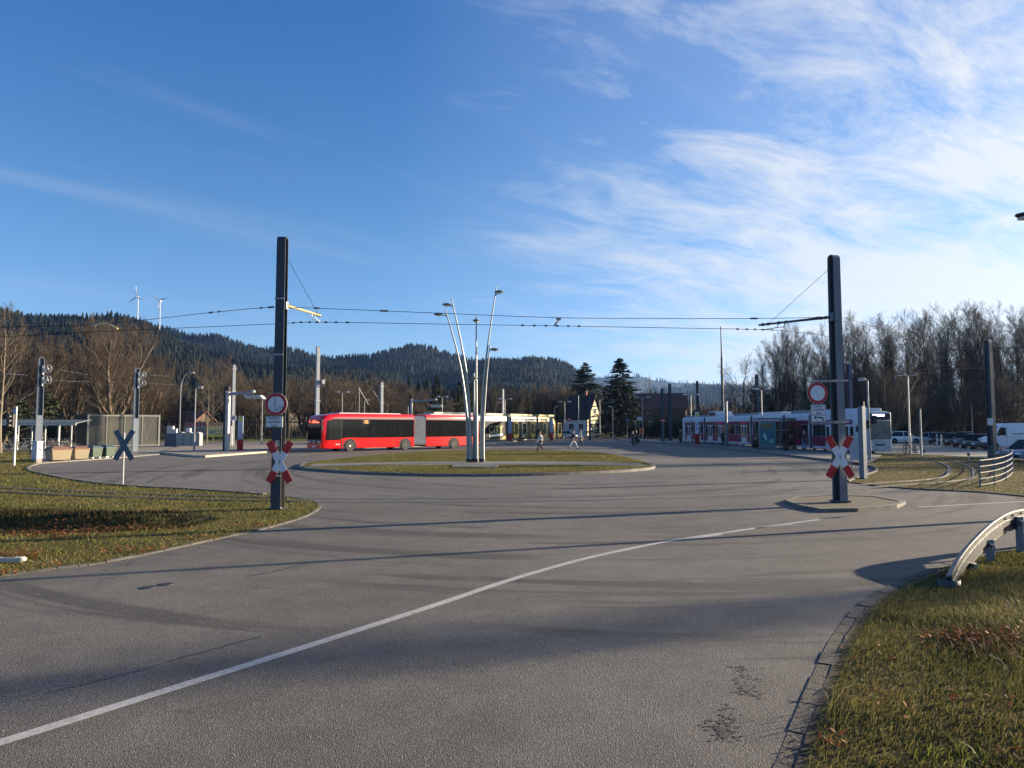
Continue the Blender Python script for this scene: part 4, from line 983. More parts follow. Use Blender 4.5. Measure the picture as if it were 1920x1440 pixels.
# the sheaf of six curved lamps on the island
slab = px_poly([(846,876),(852,871),(930,870.5),(936,872),(928,877.5)], .17)
mb = MB(); mb.extr([(p[0], p[1]) for p in slab], (0,0,0), (1,0,0), (0,1,0), .10, .195); tag(mb.build('foundation_slab', M('slab', (.10,.098,.09), .85, 0, .15, 2, .3), center=True), 'low concrete slab carrying the sheaf of slender lamps', 'slab')
SG = 'sheaf of six slender lamps on the island'
for bx, pts, side_, hx, hy, lb in (
    (877.5, [(876,790),(868,715),(856,655),(835,580)], -1, 822, 589, 'slender lamp leaning furthest left in the island sheaf, its head at upper wire height'),
    (883, [(881,790),(876,712),(865,645),(847,561)], -1, 838, 571, 'slender left leaning lamp of the sheaf with the higher head'),
    (889, [(889,820),(889,780),(889,740),(889,700)], 0, 889, 709, 'shortest upright lamp of the island sheaf'),
    (893.5, [(893,790),(893,720),(893,655),(893,590)], 0, 893, 601, 'tall upright lamp in the middle of the island sheaf'),
    (902, [(903,790),(907,715),(915,645),(931,537)], 1, 936, 547, 'tallest slender lamp of the sheaf, leaning right'),
    (905.5, [(906,800),(909,750),(913,700),(919,646)], 1, 927, 655, 'lower right leaning lamp of the sheaf')):
    d = 40.2 - (.25 if bx in (883, 893.5) else 0); b_ = at(bx, 873.3, d); b_ = (b_[0], b_[1], .22)
    t_ = thing('island_lamp', lb, 'street lamp', b_, 0, SG)
    P = [(0,0,0)] + [tuple(Vector(at(x, y, d))-Vector(b_)) for x, y in pts]
    ln = smooth_line(P, 6); n = len(ln)
    rr = [.105*(1-k/(n-1))+.03*(k/(n-1)) for k in range(n)]
    MB().tube([tuple(p) for p in ln], rr, 12).build('pole', ALU, t_, smooth=True)
    mb = MB(); mb.tube([(0,0,-.01), (0,0,.17)], [.125, .115], 12); mb.build('base_sleeve', BLACK, t_)
    h_ = Vector(at(hx, hy, d-(.5 if side_ == 0 else 0)))-Vector(b_); at_ = min(ln, key=lambda p: abs(p.z-h_.z))
    mb = MB(); mb.tube([tuple(at_), tuple(h_+Vector((0,0,.02)))], .028, 6); mb.build('bracket', STEEL, t_)
    mb = MB(); mb.ell(tuple(h_), (.27, .2, .085) if side_ else (.2, .27, .09), 14, 6); o = mb.build('lamp_head', M('lamp_head', (.22,.23,.22), .4, .3), t_, smooth=True)
    mb = MB(); mb.ell(tuple(h_+Vector((0,0,-.05))), (.2, .15, .06) if side_ else (.15, .2, .06), 12, 5); mb.build('lens', LAMP_LENS, o)
# other catenary masts
def far_mast(label, px, d, top, w_=.24, dd=.30, rz=0.0, pulleys=False, mat=STEEL, closed=0.0, arms=(), z=0.0, group=None):
    x, y = at(px, 800, d)[:2]; H = hgt(top, d)-z
    t_ = thing('catenary_mast', label, 'overhead mast', (x, y, z), rz, group)
    arch_mast(t_, H, w_, dd, w_*.82, dd*.8, mat, closed_to=closed)
    return t_, H
def pulley(t_, z, r, reach, sgn=1):
    mb = MB(); n = 18
    P = [(sgn*(reach+r)+r*math.cos(2*math.pi*k/n)*sgn, -.02, z+r*math.sin(2*math.pi*k/n)) for k in range(n+1)]
    mb.tube(P, .035, 5, caps=False)
    for k in range(5):
        a = 2*math.pi*k/5+.3; mb.tube([(sgn*(reach+r), -.02, z), (sgn*(reach+r)+r*math.cos(a), -.02, z+r*math.sin(a))], .022, 4)
    mb.tube([(sgn*(reach+r), -.08, z), (sgn*(reach+r), .06, z)], .07, 8)
    mb.tube([(sgn*.1, -.02, z-r*.9), (sgn*(reach+r), -.02, z)], .03, 5); mb.tube([(sgn*.1, -.02, z), (sgn*(reach+r), -.02, z)], .03, 5)
    mb.box((sgn*.14, -.02, z-r*.4), (.06, .14, r*2.2)); return mb.build('tension_wheel', GALV_LT, t_)
SL = M('mast_sunlit', S(120, 128, 138), .5, .15, .12, 1.5)
t_, H = far_mast('mast with two spoked tension wheels behind the graffiti cabinet', 73, 50.5, 670, .30, .44, R(-47), mat=SL, closed=3.0)
for py in (691, 712): 
    o = pulley(t_, hgt(py, 50.5), .30, .16); o.rotation_euler = (0, 0, R(47))
t_, H = far_mast('mast with two spoked tension wheels in front of the mesh enclosure', 254, 61.5, 690, .30, .46, R(-45), mat=SL, closed=2.9)
for py in (703, 718):
    o = pulley(t_, hgt(py, 61.5), .31, .16); o.rotation_euler = (0, 0, R(45))
def wires_from(label, px, py, d, px2, py2, d2, dots=6, group=None):
    a = Vector(at(px, py, d)); b_ = Vector(at(px2, py2, d2)); t_ = thing('tension_wire', label, 'wire', a, 0, group)
    MB().tube([(0,0,0), tuple((b_-a)*.5+Vector((0,0,-.06))), tuple(b_-a)], .014, 4).build('strand', WIRE, t_)
    for k in range(dots): p = (b_-a)*(.12+.7*k/dots); MB().tube([tuple(p-Vector((.13,0,.0))), tuple(p+Vector((.13,0,0)))], .022, 5).build('insulator', GALV_LT, t_)
TWG = 'short tension wires between the far masts'
for k, a in enumerate(((102,692,50.5,180,705,62),(102,714,50.5,185,716,62),(0,700,52,70,705,50.5),(275,703,61.5,330,706,75),(275,719,61.5,338,722,75))): wires_from(['upper tension wire right of the graffiti mast','lower tension wire right of the graffiti mast','tension wire entering from the left edge to the graffiti mast','upper tension wire right of the enclosure mast','lower tension wire right of the enclosure mast'][k], *a, group=TWG)
wires_from('wire running from the big left mast to the mast over the bus front', 535, 705, 75, 590, 696, 82, 3, TWG)
def box_mast(label, px, d, top, wd=.34, mat=None, extras=()):
    x, y = at(px, 800, d)[:2]; H = hgt(top, d); t_ = thing('catenary_mast', label, 'overhead mast', (x, y, 0), R(38))
    mb = MB(); mb.box((0, 0, H/2), (wd, wd, H), 0, 0, .8); mb.build('post', mat or GALV, t_)
    for z in extras: mb = MB(); mb.box((0, 0, z), (wd*1.25, wd*1.25, .12)); mb.build('collar', GALV_LT, t_)
    MB().box((0, 0, H+.02), (wd*.84, wd*.84, .05)).build('cap', STEEL_DK, t_)
    return t_, H
MSUN = M('mast_grey', S(150, 154, 158), .5, .2, .1)
t_, H = box_mast('square mast carrying a small white board, right of the first charging mast', 436.5, 78, 684, .36, MSUN, (6.0, 8.5))
t_, H = box_mast('tall square mast rising above the front of the bus', 594, 84, 651, .46, MSUN, (5.2,))
mb = MB()
for k in range(4): mb.tube([(.25, -.2, 6.9+.25*k), (.75, -.5, 7.15+.22*k)], .05, 5)
mb.box((.55, -.4, 7.5), (.3, .2, .5)); mb.build('insulator_arm', GALV_LT, t_)
t_, H = box_mast('square mast with two cross collars and cable stays behind the bus', 715, 96, 717, .40, MSUN, (5.4, 7.6))
mb = MB(); mb.tube([(-.9, .9, 7.1), (-.1, .1, 5.6)], .04, 5); mb.tube([(-2.3, 2.2, 7.4), (-1.3, 1.3, 5.2)], .05, 5); mb.build('stay', GALV_LT, t_)
t_, H = box_mast('slim mast with two cross arms behind the yellow tram', 943, 118, 730, .34, MSUN, (5.2,))
mb = MB(); mb.tube([(-.9, .7, 6.9), (.3, -.2, 6.9)], .05, 5); mb.tube([(-.9, .7, 6.2), (.3, -.2, 6.2)], .05, 5); mb.build('cross_arm', GALV_LT, t_)
far_mast('dark mast standing before the gable of the white house', 1106, 115, 738, .34, .34, 0, mat=STEEL_DK)
far_mast('dark mast left of the pair beside the red roofed building', 1242.5, 100, 728, .36, .42, R(12), mat=STEEL_DK)
far_mast('taller dark mast of the pair beside the red roofed building', 1256.5, 112, 719, .44, .42, R(12), mat=STEEL_DK)
far_mast('dark mast above the far end of the tram, left of the radio mast', 1308.5, 104, 714, .32, .4, R(12), mat=STEEL_DK)
far_mast('dark mast seen beside the right refuge mast, above the tram', 1595, 62, 682, .34, .42, R(14), mat=M('mast_violet', S(74, 72, 96), .5, .15, .15))
far_mast('dark mast in the ivy dark tree behind the tram pantograph', 1420.5, 92, 702, .42, .36, R(12), mat=STEEL_DK)
t_, H = far_mast('tall dark mast with two long arms beside the white van', 1859, 47, 637, .36, .42, R(20), mat=M('mast_paint_dark', S(56, 60, 70), .5, .15, .15))
for py, a, b_ in ((653, 1770, 1992), (691, 1714, 1862)):
    z = hgt(py, 47); xa = at(a, 800, 49)[0]-at(1859, 800, 47)[0]; xb = at(b_, 800, 46)[0]-at(1859, 800, 47)[0]
    mb = MB(); mb.tube([(xa, 1.6, z+.05), (0, 0, z), (xb, -1.0, z-.03)], .035, 6); mb.tube([(xa*.62, 1.1, z+.28), (xa*.35, .6, z+.30)], .02, 5); o = mb.build('cross_arm', DKT, t_); o.rotation_euler = (0, 0, R(-20))
p = at(1857, 791, 46.6); plate_sign('notice_plate', 'small white notice plate on the dark mast beside the van', p, R(12), .46, .46, 'P', False)
# radio mast and thin posts
x, y = at(1355.5, 800, 150)[:2]; t_ = thing('radio_mast', 'very tall stepped thin mast against the pale sky above the tram', 'mast', (x, y, 0)); Hh = hgt(612, 150)
MB().tube([(0,0,0), (0,0,Hh*.28), (0,0,Hh*.281), (0,0,Hh*.72), (0,0,Hh*.721), (-.1,0,Hh)], [.42, .36, .30, .24, .18, .10], 10).build('pole', STEEL_DK, t_); MB().tube([(0,0,Hh*.275), (0,0,Hh*.29)], .45, 12).build('collar', STEEL, t_)
def post(label, px, d, top, z=0.0, r=.05, mat=GALV, nm='post', cat='post', capm=None):
    x, y = at(px, 800, d)[:2]; H = hgt(top, d)-z; t_ = thing(nm, label, cat, (x, y, z)); MB().tube([(0,0,0), (0,0,H)], [r*1.1, r], 8).build('pole', mat, t_); MB().tube([(0,0,H-.02), (0,0,H+.03)], r*1.25, 8).build('cap', capm or STEEL_DK, t_); return t_, H
post('thin grey pole standing right of the thin twin headed lamp', 1726, 53, 767, 0, .06)
post('grey square pole in front of the tram, left of the glass shelter', 1362, 70.5, 753, .13, .13, M('pole_shade', S(100, 112, 118), .5, .3))
post('thin post above the bus roof between two lamps', 673, 120, 726)
post('thin post left of the second charging mast', 765, 110, 762)
post('slender post before the gabled house', 1085, 110, 742)
x, y = at(1619, 900, 29.6)[:2]
t_ = thing('equipment_post', 'square grey post with a sunlit edge at the head of the tram lawn', 'post', (x, y, .03), R(28)); Hq = hgt(763, 29.6)
mb = MB(); mb.box((0, 0, Hq/2), (.22, .22, Hq)); mb.build('post', STEEL, t_, bevel=.01); MB().box((.07, -.05, Hq+.10), (.06, .06, .2)).build('finial', BLACK, t_); MB().box((0, 0, .02), (.34, .34, .04)).build('base_plate', STEEL_DK, t_)
x, y = at(1605, 880, 36)[:2]
t_ = thing('timetable_board', 'grey board on two legs behind the right mast', 'board', (x, y, .02), R(12))
MB().box((0, 0, 1.12), (.62, .06, 1.15)).build('panel', M('board_grey', S(150, 162, 176), .5), t_, bevel=.01)
MB().box((.2, -.036, 1.3), (.05, .012, .5)).build('stripe', M('stripe_purple', S(110, 40, 80), .5), t_)
for sx in (-.26, .26): MB().tube([(sx, 0, 0), (sx, 0, .6)], .025, 6).build('leg', GALV, t_)
MB().tube([(.30, -.1, .0), (.24, 0, .5)], .02, 6).build('stay', GALV, t_)
# tram signal: two black heads on the lamp in front of the tram
for px, py, lb in ((1624, 796, 'black signal head turned left on the pale lamp'), (1638, 787, 'black round signal head turned right on the pale lamp')):
    p = at(px, py, 44.7); t_ = thing('tram_signal', lb, 'signal', p)
    MB().box((0, 0, 0), (.30, .26, .56)).build('housing', BLACK, t_, bevel=.06)
    for k in (-.14, .14): MB().tube([(0, -.13, k), (0, -.24, k+.01)], [.11, .12], 12).build('visor', BLACK, t_)
    MB().tube([(.0, .0, .0), (.25 if px < 1630 else -.25, .2, .02)], .03, 5).build('bracket', GALV_LT, t_)
# traffic light far left
x, y = G(26, 874)[:2]; t_ = thing('traffic_light', 'black traffic light on a pale pole at the far left lawn edge', 'traffic light', (x, y, .02)); Hq = hgt(763, y)
MB().tube([(0,0,0), (0,0,Hq)], [.065, .055], 10).build('pole', GALV_LT, t_)
zc = hgt(790, y); MB().box((-.17, -.06, zc), (.34, .30, .80)).build('housing', BLACK, t_, bevel=.05)
for k in (-.25, 0, .25): MB().tube([(-.17, -.20, zc+k), (-.21, -.34, zc+k)], .115, 12).build('visor', BLACK, t_)
MB().box((-.06, -.04, hgt(771, y)), (.22, .05, .2)).build('number_board', M('board_blue', S(140, 155, 185), .5), t_)
# graffiti cabinet
x, y = G(70, 868)[:2]; t_ = thing('switch_cabinet', 'pale blue grey switch cabinet scrawled with black graffiti on its sunlit face', 'cabinet', (x-.1, y+.1, .03), R(-34)); 
CBM = M('cabinet_paint', S(168, 176, 186), .6, 0, .08)
MB().box((0, 0, .72), (.66, .34, 1.06)).build('body', CBM, t_, bevel=.01); MB().box((0, 0, .09), (.62, .30, .2)).build('plinth', M('plinth', (.3,.24,.19), .9, 0, .2), t_); MB().box((0, 0, 1.27), (.72, .40, .05)).build('lid', CBM, t_, bevel=.01)
mb = MB(); rs = random.Random(2)
for r_ in range(5):
    z = 1.1-.19*r_
    for k in range(2):
        P = [(.331, -.12+.13*k+rs.uniform(-.02, .02), z)]
        for j in range(4): P.append((.331+.003, P[-1][1]+rs.uniform(-.05, .06), P[-1][2]+rs.uniform(-.07, .05)))
        mb.tube(P, .008, 4)
mb.build('graffiti', INK, t_)
# bins
def bin_(label, px, pyb, wd, dp, ht, bm, lm, rz, wheels=False, group='row of waste bins behind the bay kerb'):
    x, y = G(px, pyb, .05)[:2]; t_ = thing('waste_container', label, 'waste bin', (x, y, .055), rz, group)
    def rc(w_, d_, z): return [(-w_/2, -d_/2, z), (w_/2, -d_/2, z), (w_/2, d_/2, z), (-w_/2, d_/2, z)]
    q = .10 if wheels else .04
    MB().loft([rc(wd*.86, dp*.86, q), rc(wd, dp, ht*.80)]).build('body', bm, t_, bevel=.02)
    MB().loft([rc(wd*1.06, dp*1.06, ht*.79), rc(wd*1.06, dp*1.06, ht*.84), rc(wd*.5, dp*.7, ht)]).build('lid', lm, t_, bevel=.015)
    mb = MB()
    for sx in (-.3, .3): mb.box((sx*wd, -dp/2-.0, ht*.68), (.05, .05, .12))
    mb.build('handle', BLACK, t_)
    mb = MB()
    for sx in (-.34, .34):
        for sy in (-.34, .34): mb.tube([(sx*wd-.03, sy*dp, .055), (sx*wd+.03, sy*dp, .055)], .055, 8)
    mb.build('wheel', WHITE if wheels else RUBBER, t_)
BEI = M('bin_beige', S(142, 128, 104), .7, 0, .12); BEL = M('bin_lid', S(124, 90, 72), .7, 0, .1); GRN = M('bin_green', S(56, 74, 58), .6, 0, .1); GRL = M('bin_green_lid', S(66, 84, 82), .5, 0, .1)
bin_('large beige grit bin with a reddish lid, nearest the graffiti cabinet', 109, 863.5, 1.25, 1.15, .88, BEI, BEL, R(-38))
bin_('beige grit bin with a reddish lid between the larger one and the green bins', 148, 861.5, 1.0, .9, .85, BEI, BEL, R(-38))
bin_('green wheeled bin beside the beige grit bins', 176, 859.5, .82, .72, .86, GRN, GRL, R(-26), True)
bin_('green wheeled bin at the right end of the row', 201, 858.5, .82, .72, .86, GRN, GRL, R(-26), True)
# back of a crossing cross
x, y = G(230, 911)[:2]; t_ = thing('crossing_sign_post', 'thin post holding the crossing cross seen from behind', 'post', (x, y, .02)); MB().tube([(0,0,0), (0,0,hgt(812, y))], .03, 8).build('pole', GALV_LT, t_); MB().tube([(0,0,0), (0,0,.05)], .06, 8).build('foot', KERB, t_)
p = at(232.5, 834.5, y-.04); cross_sign('railway_crossing_cross', 'grey blue back of a crossing cross on a thin post by the bay', p, R(3), 1.25, .20, 30, front=False)
# enclosure of perforated sheet
MESH = Mglass('perforated_sheet', (.9, .9, .88), .38, .6); _m = MESH.node_tree.nodes['Principled BSDF']; _m.inputs['Base Color'].default_value = S(112, 113, 106)+(1,); _m.inputs['Metallic'].default_value = .2
x, y = G(164, 838.5)[:2]; d = y; t_ = thing('bicycle_enclosure', 'large grey box shaped enclosure of perforated sheet in a pale frame', 'enclosure', (x, y, .02), R(40))
Wn = 7.0; Hn = hgt(777, d); Dp = 7.2; fr = M('frame_pale', S(150, 150, 138), .5, .3)
for i in range(4):
    a, b_ = Wn*i/4, Wn*(i+1)/4; mb = MB(); mb.box(((a+b_)/2, 0, Hn/2), (b_-a-.12, .03, Hn-.3)); mb.build('mesh_panel', MESH, t_)
for i in range(5): mb = MB(); mb.box((Wn*i/4, 0, Hn/2), (.17 if i in (0, 4) else .08, .12, Hn)); mb.build('upright', fr, t_)
mb = MB(); mb.box((Wn/2, 0, Hn-.1), (Wn-.18, .115, .2)); mb.box((Wn/2, 0, .10), (Wn-.18, .115, .10)); mb.build('frame_rail', fr, t_)
mb = MB(); mb.box((0, Dp/2, Hn/2), (.03, Dp-.2, Hn-.3)); o = mb.build('mesh_panel', Mglass('perforated_shaded', (.5, .5, .48), .45, .6), t_); o.location.x = -.0  # this side's sheet and frame are coloured darker to carry its shade
MB().box((0, Dp, Hn/2), (.14, .14, Hn)).build('shaded_frame', M('frame_shaded', (.03,.03,.03), .6), t_); MB().box((0, Dp/2, Hn-.1), (.10, Dp-.3, .18)).build('shaded_frame', M('frame_shaded', (.03,.03,.03)), t_)
MB().box((Wn/2, Dp/2, Hn+.03), (Wn+.2, Dp+.3, .06)).build('roof', Mglass('roof_sheet', (.8, .8, .78), .5, .5), t_)
mb = MB(); mb.box((Wn/2, Dp, Hn/2), (Wn, .03, Hn-.2)); mb.build('back_panel', MESH, t_)
# bike shelter with long roof
x0, y0 = at(-40, 800, 66)[:2]; x1 = at(142, 800, 66)[0]; Ls = x1-x0; t_ = thing('bicycle_shelter', 'long low bicycle shelter with a thin roof on pale posts', 'shelter', (x0, 66, .02)); hs = hgt(794, 66)
mb = MB(); mb.extr([(0, hs-.05), (0, hs+.04), (2.4, hs+.36), (2.4, hs+.30)], (0,0,0), (0,1,0), (0,0,1), 0, Ls); mb.build('roof', M('roof_sheet_grey', S(96, 100, 98), .5, .2), t_)
mb = MB(); mb.box((Ls/2, -.05, hs-.10), (Ls+.1, .10, .20)); mb.build('eaves_beam', M('beam_pale', S(176, 174, 160), .5, .3), t_)
for px in (-20, 32, 59, 84, 109, 133): xx = at(px, 800, 66)[0]-x0; MB().box((xx, .1, (hs-.1)/2), (.10, .10, hs-.1)).build('post', GALV_LT, t_)
for px in (35, 112): xx = at(px, 800, 68)[0]-x0; MB().box((xx, 2.0, (hs+.2)/2), (.08, .08, hs+.2)).build('back_post', GALV_LT, t_)
# bicycles
def bicycle(label, loc, rz, fm, sc=1.0, group=None):
    t_ = thing('bicycle', label, 'bicycle', loc, rz, group); t_.scale = (sc, sc, sc)
    for x in (-.53, .53):
        mb = MB(); n = 20; mb.tube([(x+.34*math.cos(2*math.pi*k/n), 0, .35+.34*math.sin(2*math.pi*k/n)) for k in range(n+1)], .022, 5, caps=False); w_ = mb.build('wheel', RUBBER, t_)
        mb = MB()
        for k in range(9): a = 2*math.pi*k/9; mb.tube([(x, 0, .35), (x+.33*math.cos(a), 0, .35+.33*math.sin(a))], .004, 3)
        mb.build('spoke', GALV, w_)
    mb = MB()
    for a, b_ in (((-.53,0,.35), (-.08,0,.30)), ((-.53,0,.35), (-.2,0,.78)), ((-.08,0,.30), (-.22,0,.86)), ((-.08,0,.30), (.36,0,.72)), ((-.2,0,.78), (.34,0,.82)), ((.34,0,.90), (.53,0,.35))): mb.tube([a, b_], .02, 6)
    mb.build('frame', fm, t_); MB().ell((-.24, 0, .92), (.13, .07, .04), 8, 5).build('saddle', BLACK, t_)
    mb = MB(); mb.tube([(.34,0,.86), (.32,0,1.02)], .015, 5); mb.tube([(.22,-.27,1.04), (.34,-.2,1.03), (.34,.2,1.03), (.22,.27,1.04)], .014, 5); mb.build('handlebar', GALV, t_)
    return t_
BG = 'bicycles under the long shelter'
b0 = bicycle('silver bicycle at the left end under the long shelter', (at(14,800,64.5)[0], 64.5, .03), R(70), PG, 1.05, BG)
for px, rz, lb in ((24, 55, 'bicycle second from the left under the shelter'), (38, 10, 'bicycle standing sideways behind the left shelter posts'), (52, 80, 'bicycle left of the graffiti cabinet under the shelter'), (95, 75, 'bicycle just right of the graffiti cabinet under the shelter'), (102, 60, 'bicycle in the middle of the right hand rack'), (121, 72, 'bicycle near the right end post of the shelter'), (127, 60, 'bicycle at the right end under the long shelter')):
    dup(b0, None, (at(px,800,64.8)[0], 64.8, .03), R(rz), None, lb)
b1 = bicycle('bicycle leaning at the foot of the thin twin headed lamp', (at(1697,800,55)[0], 55, .03), R(62), PB, 1.15)
dup(b1, None, (at(1709,800,54.5)[0], 54.5, .03), R(100), None, 'second bicycle on the right of the thin twin headed lamp')
# grey cabinets
x, y = G(309, 838)[:2]; CGp = 'row of grey cabinets'
for i, (a, b_, m_, lb) in enumerate(((309, 329, M('cabinet_dark', S(72, 82, 96), .5), 'dark grey cabinet at the left end of the cabinet row'), (329.5, 344.5, M('cabinet_light', S(150, 150, 142), .6), 'light cabinet beside the dark one in the cabinet row'), (345, 359.5, M('cabinet_light', S(150, 150, 142)), 'light cabinet second from the right in the row'), (360, 375, M('cabinet_light', S(150, 150, 142)), 'light cabinet at the right end of the row, behind the slim lamp'))):
    xa, xb = at(a, 800, y)[0], at(b_, 800, y)[0]; w_ = xb-xa; t_ = thing('grey_cabinet', lb, 'cabinet', ((xa+xb)/2, y+.4, .02), 0, CGp); h_ = hgt(813, y)
    MB().box((0, 0, h_/2), (w_*.97, .8, h_)).build('body', m_, t_, bevel=.03)
    if i: mb = MB(); n = 8; mb.extr([(w_*.42*math.cos(math.pi*k/n), h_+.16*math.sin(math.pi*k/n)) for k in range(n+1)], (0,0,0), (1,0,0), (0,0,1), -.39, .39); mb.build('curved_lid', m_, t_)
    MB().box((w_*.3, -.41, h_*.55), (.04, .03, .16)).build('handle', BLACK, t_)
for px, top, bot, w_, lb in ((319.5, 799, 812, 12, 'white switch box behind the dark cabinet'), (329, 804, 812, 6, 'small white box beside the larger switch box'), (353.5, 803, 812, 8, 'white box behind the light cabinets')):
    d = 84; p = at(px, bot, d); t_ = thing('switch_box', lb, 'cabinet', (p[0], d, 0)); zt = hgt(top, d); ww = w_/FPX*d
    MB().box((0, 0, zt/2+.3), (ww, .35, zt-.6)).build('body', WHITE, t_, bevel=.02); MB().box((0, 0, .3), (ww*.8, .3, .6)).build('plinth', KERB, t_)
# banner on the fence
d = 108; xa, xb, xm = at(347,800,d)[0], at(418,800,d)[0], at(387.5,800,d)[0]; zt, zb = hgt(792, d), hgt(819, d)
for a, b_, lb, m_ in ((xa, xm-.05, 'market banner greyed for shade with a row of red flags on the fence', M('banner_shaded', S(150, 146, 146), .7)), (xm, xb, 'sunlit yellow market banner with red awning stripes on the fence', M('banner_yellow', S(235, 214, 150), .7, 0, .1, .6))):  # grey of the left cloth is shade put into its colour
    t_ = thing('market_banner', lb, 'banner', ((a+b_)/2, d-.12, zb)); w_ = b_-a; h_ = zt-zb
    MB().box((0, 0, h_/2), (w_, .02, h_)).build('cloth', m_, t_)
    n = 6
    for k in range(n): MB().box((-w_/2+w_*(k+.5)/n, -.016, h_*.86), (w_/n*.5, .012, h_*.22)).build('awning_stripe', M('banner_red', S(190, 44, 52), .6), t_)
    text('markt', .62, M('banner_ink', S(120, 50, 60), .6), t_, (w_*.22, -.02, h_*.44), (R(90), 0, 0))
    if 'yellow' in lb:
        text('markt', .5, M('banner_ink', S(120, 50, 60)), t_, (w_*.25, -.02, h_*.22), (R(90), 0, 0)); MB().box((0, -.014, h_*.05), (w_, .01, h_*.1)).build('lower_band', M('banner_lemon', S(225, 215, 60), .7), t_)
        mb = MB(); mb.ell((-w_*.14, -.014, h_*.34), (.5, .01, .28), 12, 6); mb.build('picture', M('banner_teal', S(140, 170, 150), .7), t_)
# black fence along the far road
xa, xb = at(150,800,d)[0], at(612,800,d)[0]; t_ = thing('black_fence', 'long black railing fence along the far road behind the bus stop', 'fence', (xa, d, 0)); hf = hgt(790, d); n = int((xb-xa)/2.5)
FM = M('fence_black', (.015,.016,.015), .6)
for k in range(n+1): MB().box(((xb-xa)*k/n, 0, hf/2), (.08, .08, hf)).build('post', FM, t_)
mb = MB(); mb.box(((xb-xa)/2, 0, hf-.15), (xb-xa, .06, .16)); mb.box(((xb-xa)/2, 0, .35), (xb-xa, .05, .06)); mb.build('rail', FM, t_)
mb = MB(); nn = int((xb-xa)/.42)
for k in range(nn): mb.box(((xb-xa)*(k+.5)/nn, 0, hf*.5), (.025, .025, hf-.5))
mb.build('bar', FM, t_)
# far road and field
struct(MB().add([(-75, 109, .012), (-6, 109, .012), (-6, 128, .012), (-75, 128, .012)], [(0,1,2,3)]).build('far_field', turf('field', (.075,.10,.02), (.12,.14,.035), (.14,.13,.05), .6), fix=False))
# charging masts
def charger(label, px, d, top, z=.14, reach=50, rz=0):
    x, y = at(px, 800, d)[:2]; s_ = d/FPX; H = hgt(top, d)-z; t_ = thing('charging_mast', label, 'charging mast', (x, y, z), R(rz))
    MB().box((0, 0, H*.46), (.40, .46, H*.92)).build('post', M('charger_white', S(176, 173, 166), .5, 0, .05), t_, bevel=.02)
    MB().box((-.13, 0, H*.5), (.16, .50, H)).build('shaded_side', M('charger_shaded', (.02,.022,.024), .5), t_); MB().box((0, 0, H*.97), (.36, .42, H*.06)).build('head', BLACK, t_)  # left side box blackened to stand for shade on the white mast
    L_ = reach*s_; za = H*.885
    mb = MB(); mb.loft([[(0, -.12, za-.15), (0, .12, za-.15), (0, .12, za+.12), (0, -.12, za+.12)], [(L_, -.09, za+.06), (L_, .09, za+.06), (L_, .09, za+.24), (L_, -.09, za+.24)]]); mb.build('arm', M('charger_arm', S(128, 136, 150), .5, .2), t_)
    MB().ell((L_, -.02, za+.2), (.22, .18, .16), 10, 6).build('arm_head', GALV_LT, t_)
    zc = hgt(top+19, d)-z
    MB().loft([[(L_-.45, -.4, zc-.18), (L_+1.0, -.4, zc-.18), (L_+1.0, .4, zc-.18), (L_-.45, .4, zc-.18)], [(L_-.7, -.45, zc+.12), (L_+.75, -.45, zc+.12), (L_+.75, .45, zc+.12), (L_-.7, .45, zc+.12)]]).build('charging_hood', M('hood_white', S(186, 186, 180), .5), t_, bevel=.03)
    mb = MB(); mb.tube([(L_-.3, 0, zc+.1), (L_, 0, za+.1)], .05, 5); mb.tube([(L_+.4, 0, zc+.1), (L_+.05, 0, za+.1)], .05, 5); mb.build('hanger', STEEL_DK, t_)
    for zz in (.35, .60): MB().box((.0, -.235, H*zz), (.2, .03, .16)).build('access_hatch', GALV, t_)
charger('white charging mast on the bus platform in front of the market banner', 425, 60.5, 725, reach=48)
charger('second charging mast rising behind the red bus', 770, 92, 742, reach=46)
# information steles
def stele(label, px, d, top, z, col):
    x, y = at(px, 800, d)[:2]; H = hgt(top, d)-z; t_ = thing('stop_stele', label, 'bus stop stele', (x, y, z), R(4))
    MB().box((0, 0, H*.66), (.46, .10, H*.68)).build('panel', col, t_, bevel=.02); MB().box((0, 0, H*.16), (.50, .16, H*.32)).build('red_base', M('stele_red', S(158, 18, 26), .4), t_, bevel=.02)
    mb = MB(); mb.tube([(0, -.055, H*.92), (0, -.075, H*.92)], .19, 18); o = mb.build('stop_emblem', M('emblem_green', S(40, 110, 60), .5), t_)
    mb = MB(); mb.tube([(0, -.07, H*.92), (0, -.08, H*.92)], .155, 18); mb.build('disc', M('emblem_yellow', S(220, 200, 40), .5), o)
    text('H', .24, M('emblem_green', S(40, 110, 60)), o, (0, -.084, H*.92), (R(90), 0, 0))
    mb = MB()
    for k in range(2): mb.box((0, -.056, H*(.50+.13*k)), (.34, .01, H*.09))
    mb.build('timetable', M('timetable', S(150, 165, 185), .5), t_)
SLB = M('stele_blue', S(150, 168, 190), .4); SLW = M('stele_white', S(205, 210, 214), .4)
stele('slim blue grey stop stele with a dark red foot on the bus platform', 451, 62, 780, .14, SLB)
stele('stop stele with a bright red foot left of the glass shelter at the yellow tram', 956, 98, 781, .16, SLB)
stele('stop stele with a dark red foot at the nose of the yellow tram', 1034, 106, 781, .16, SLB)
stele('white stop stele with a red foot at the far end of the tram platform', 1307, 84, 773, .13, SLW)
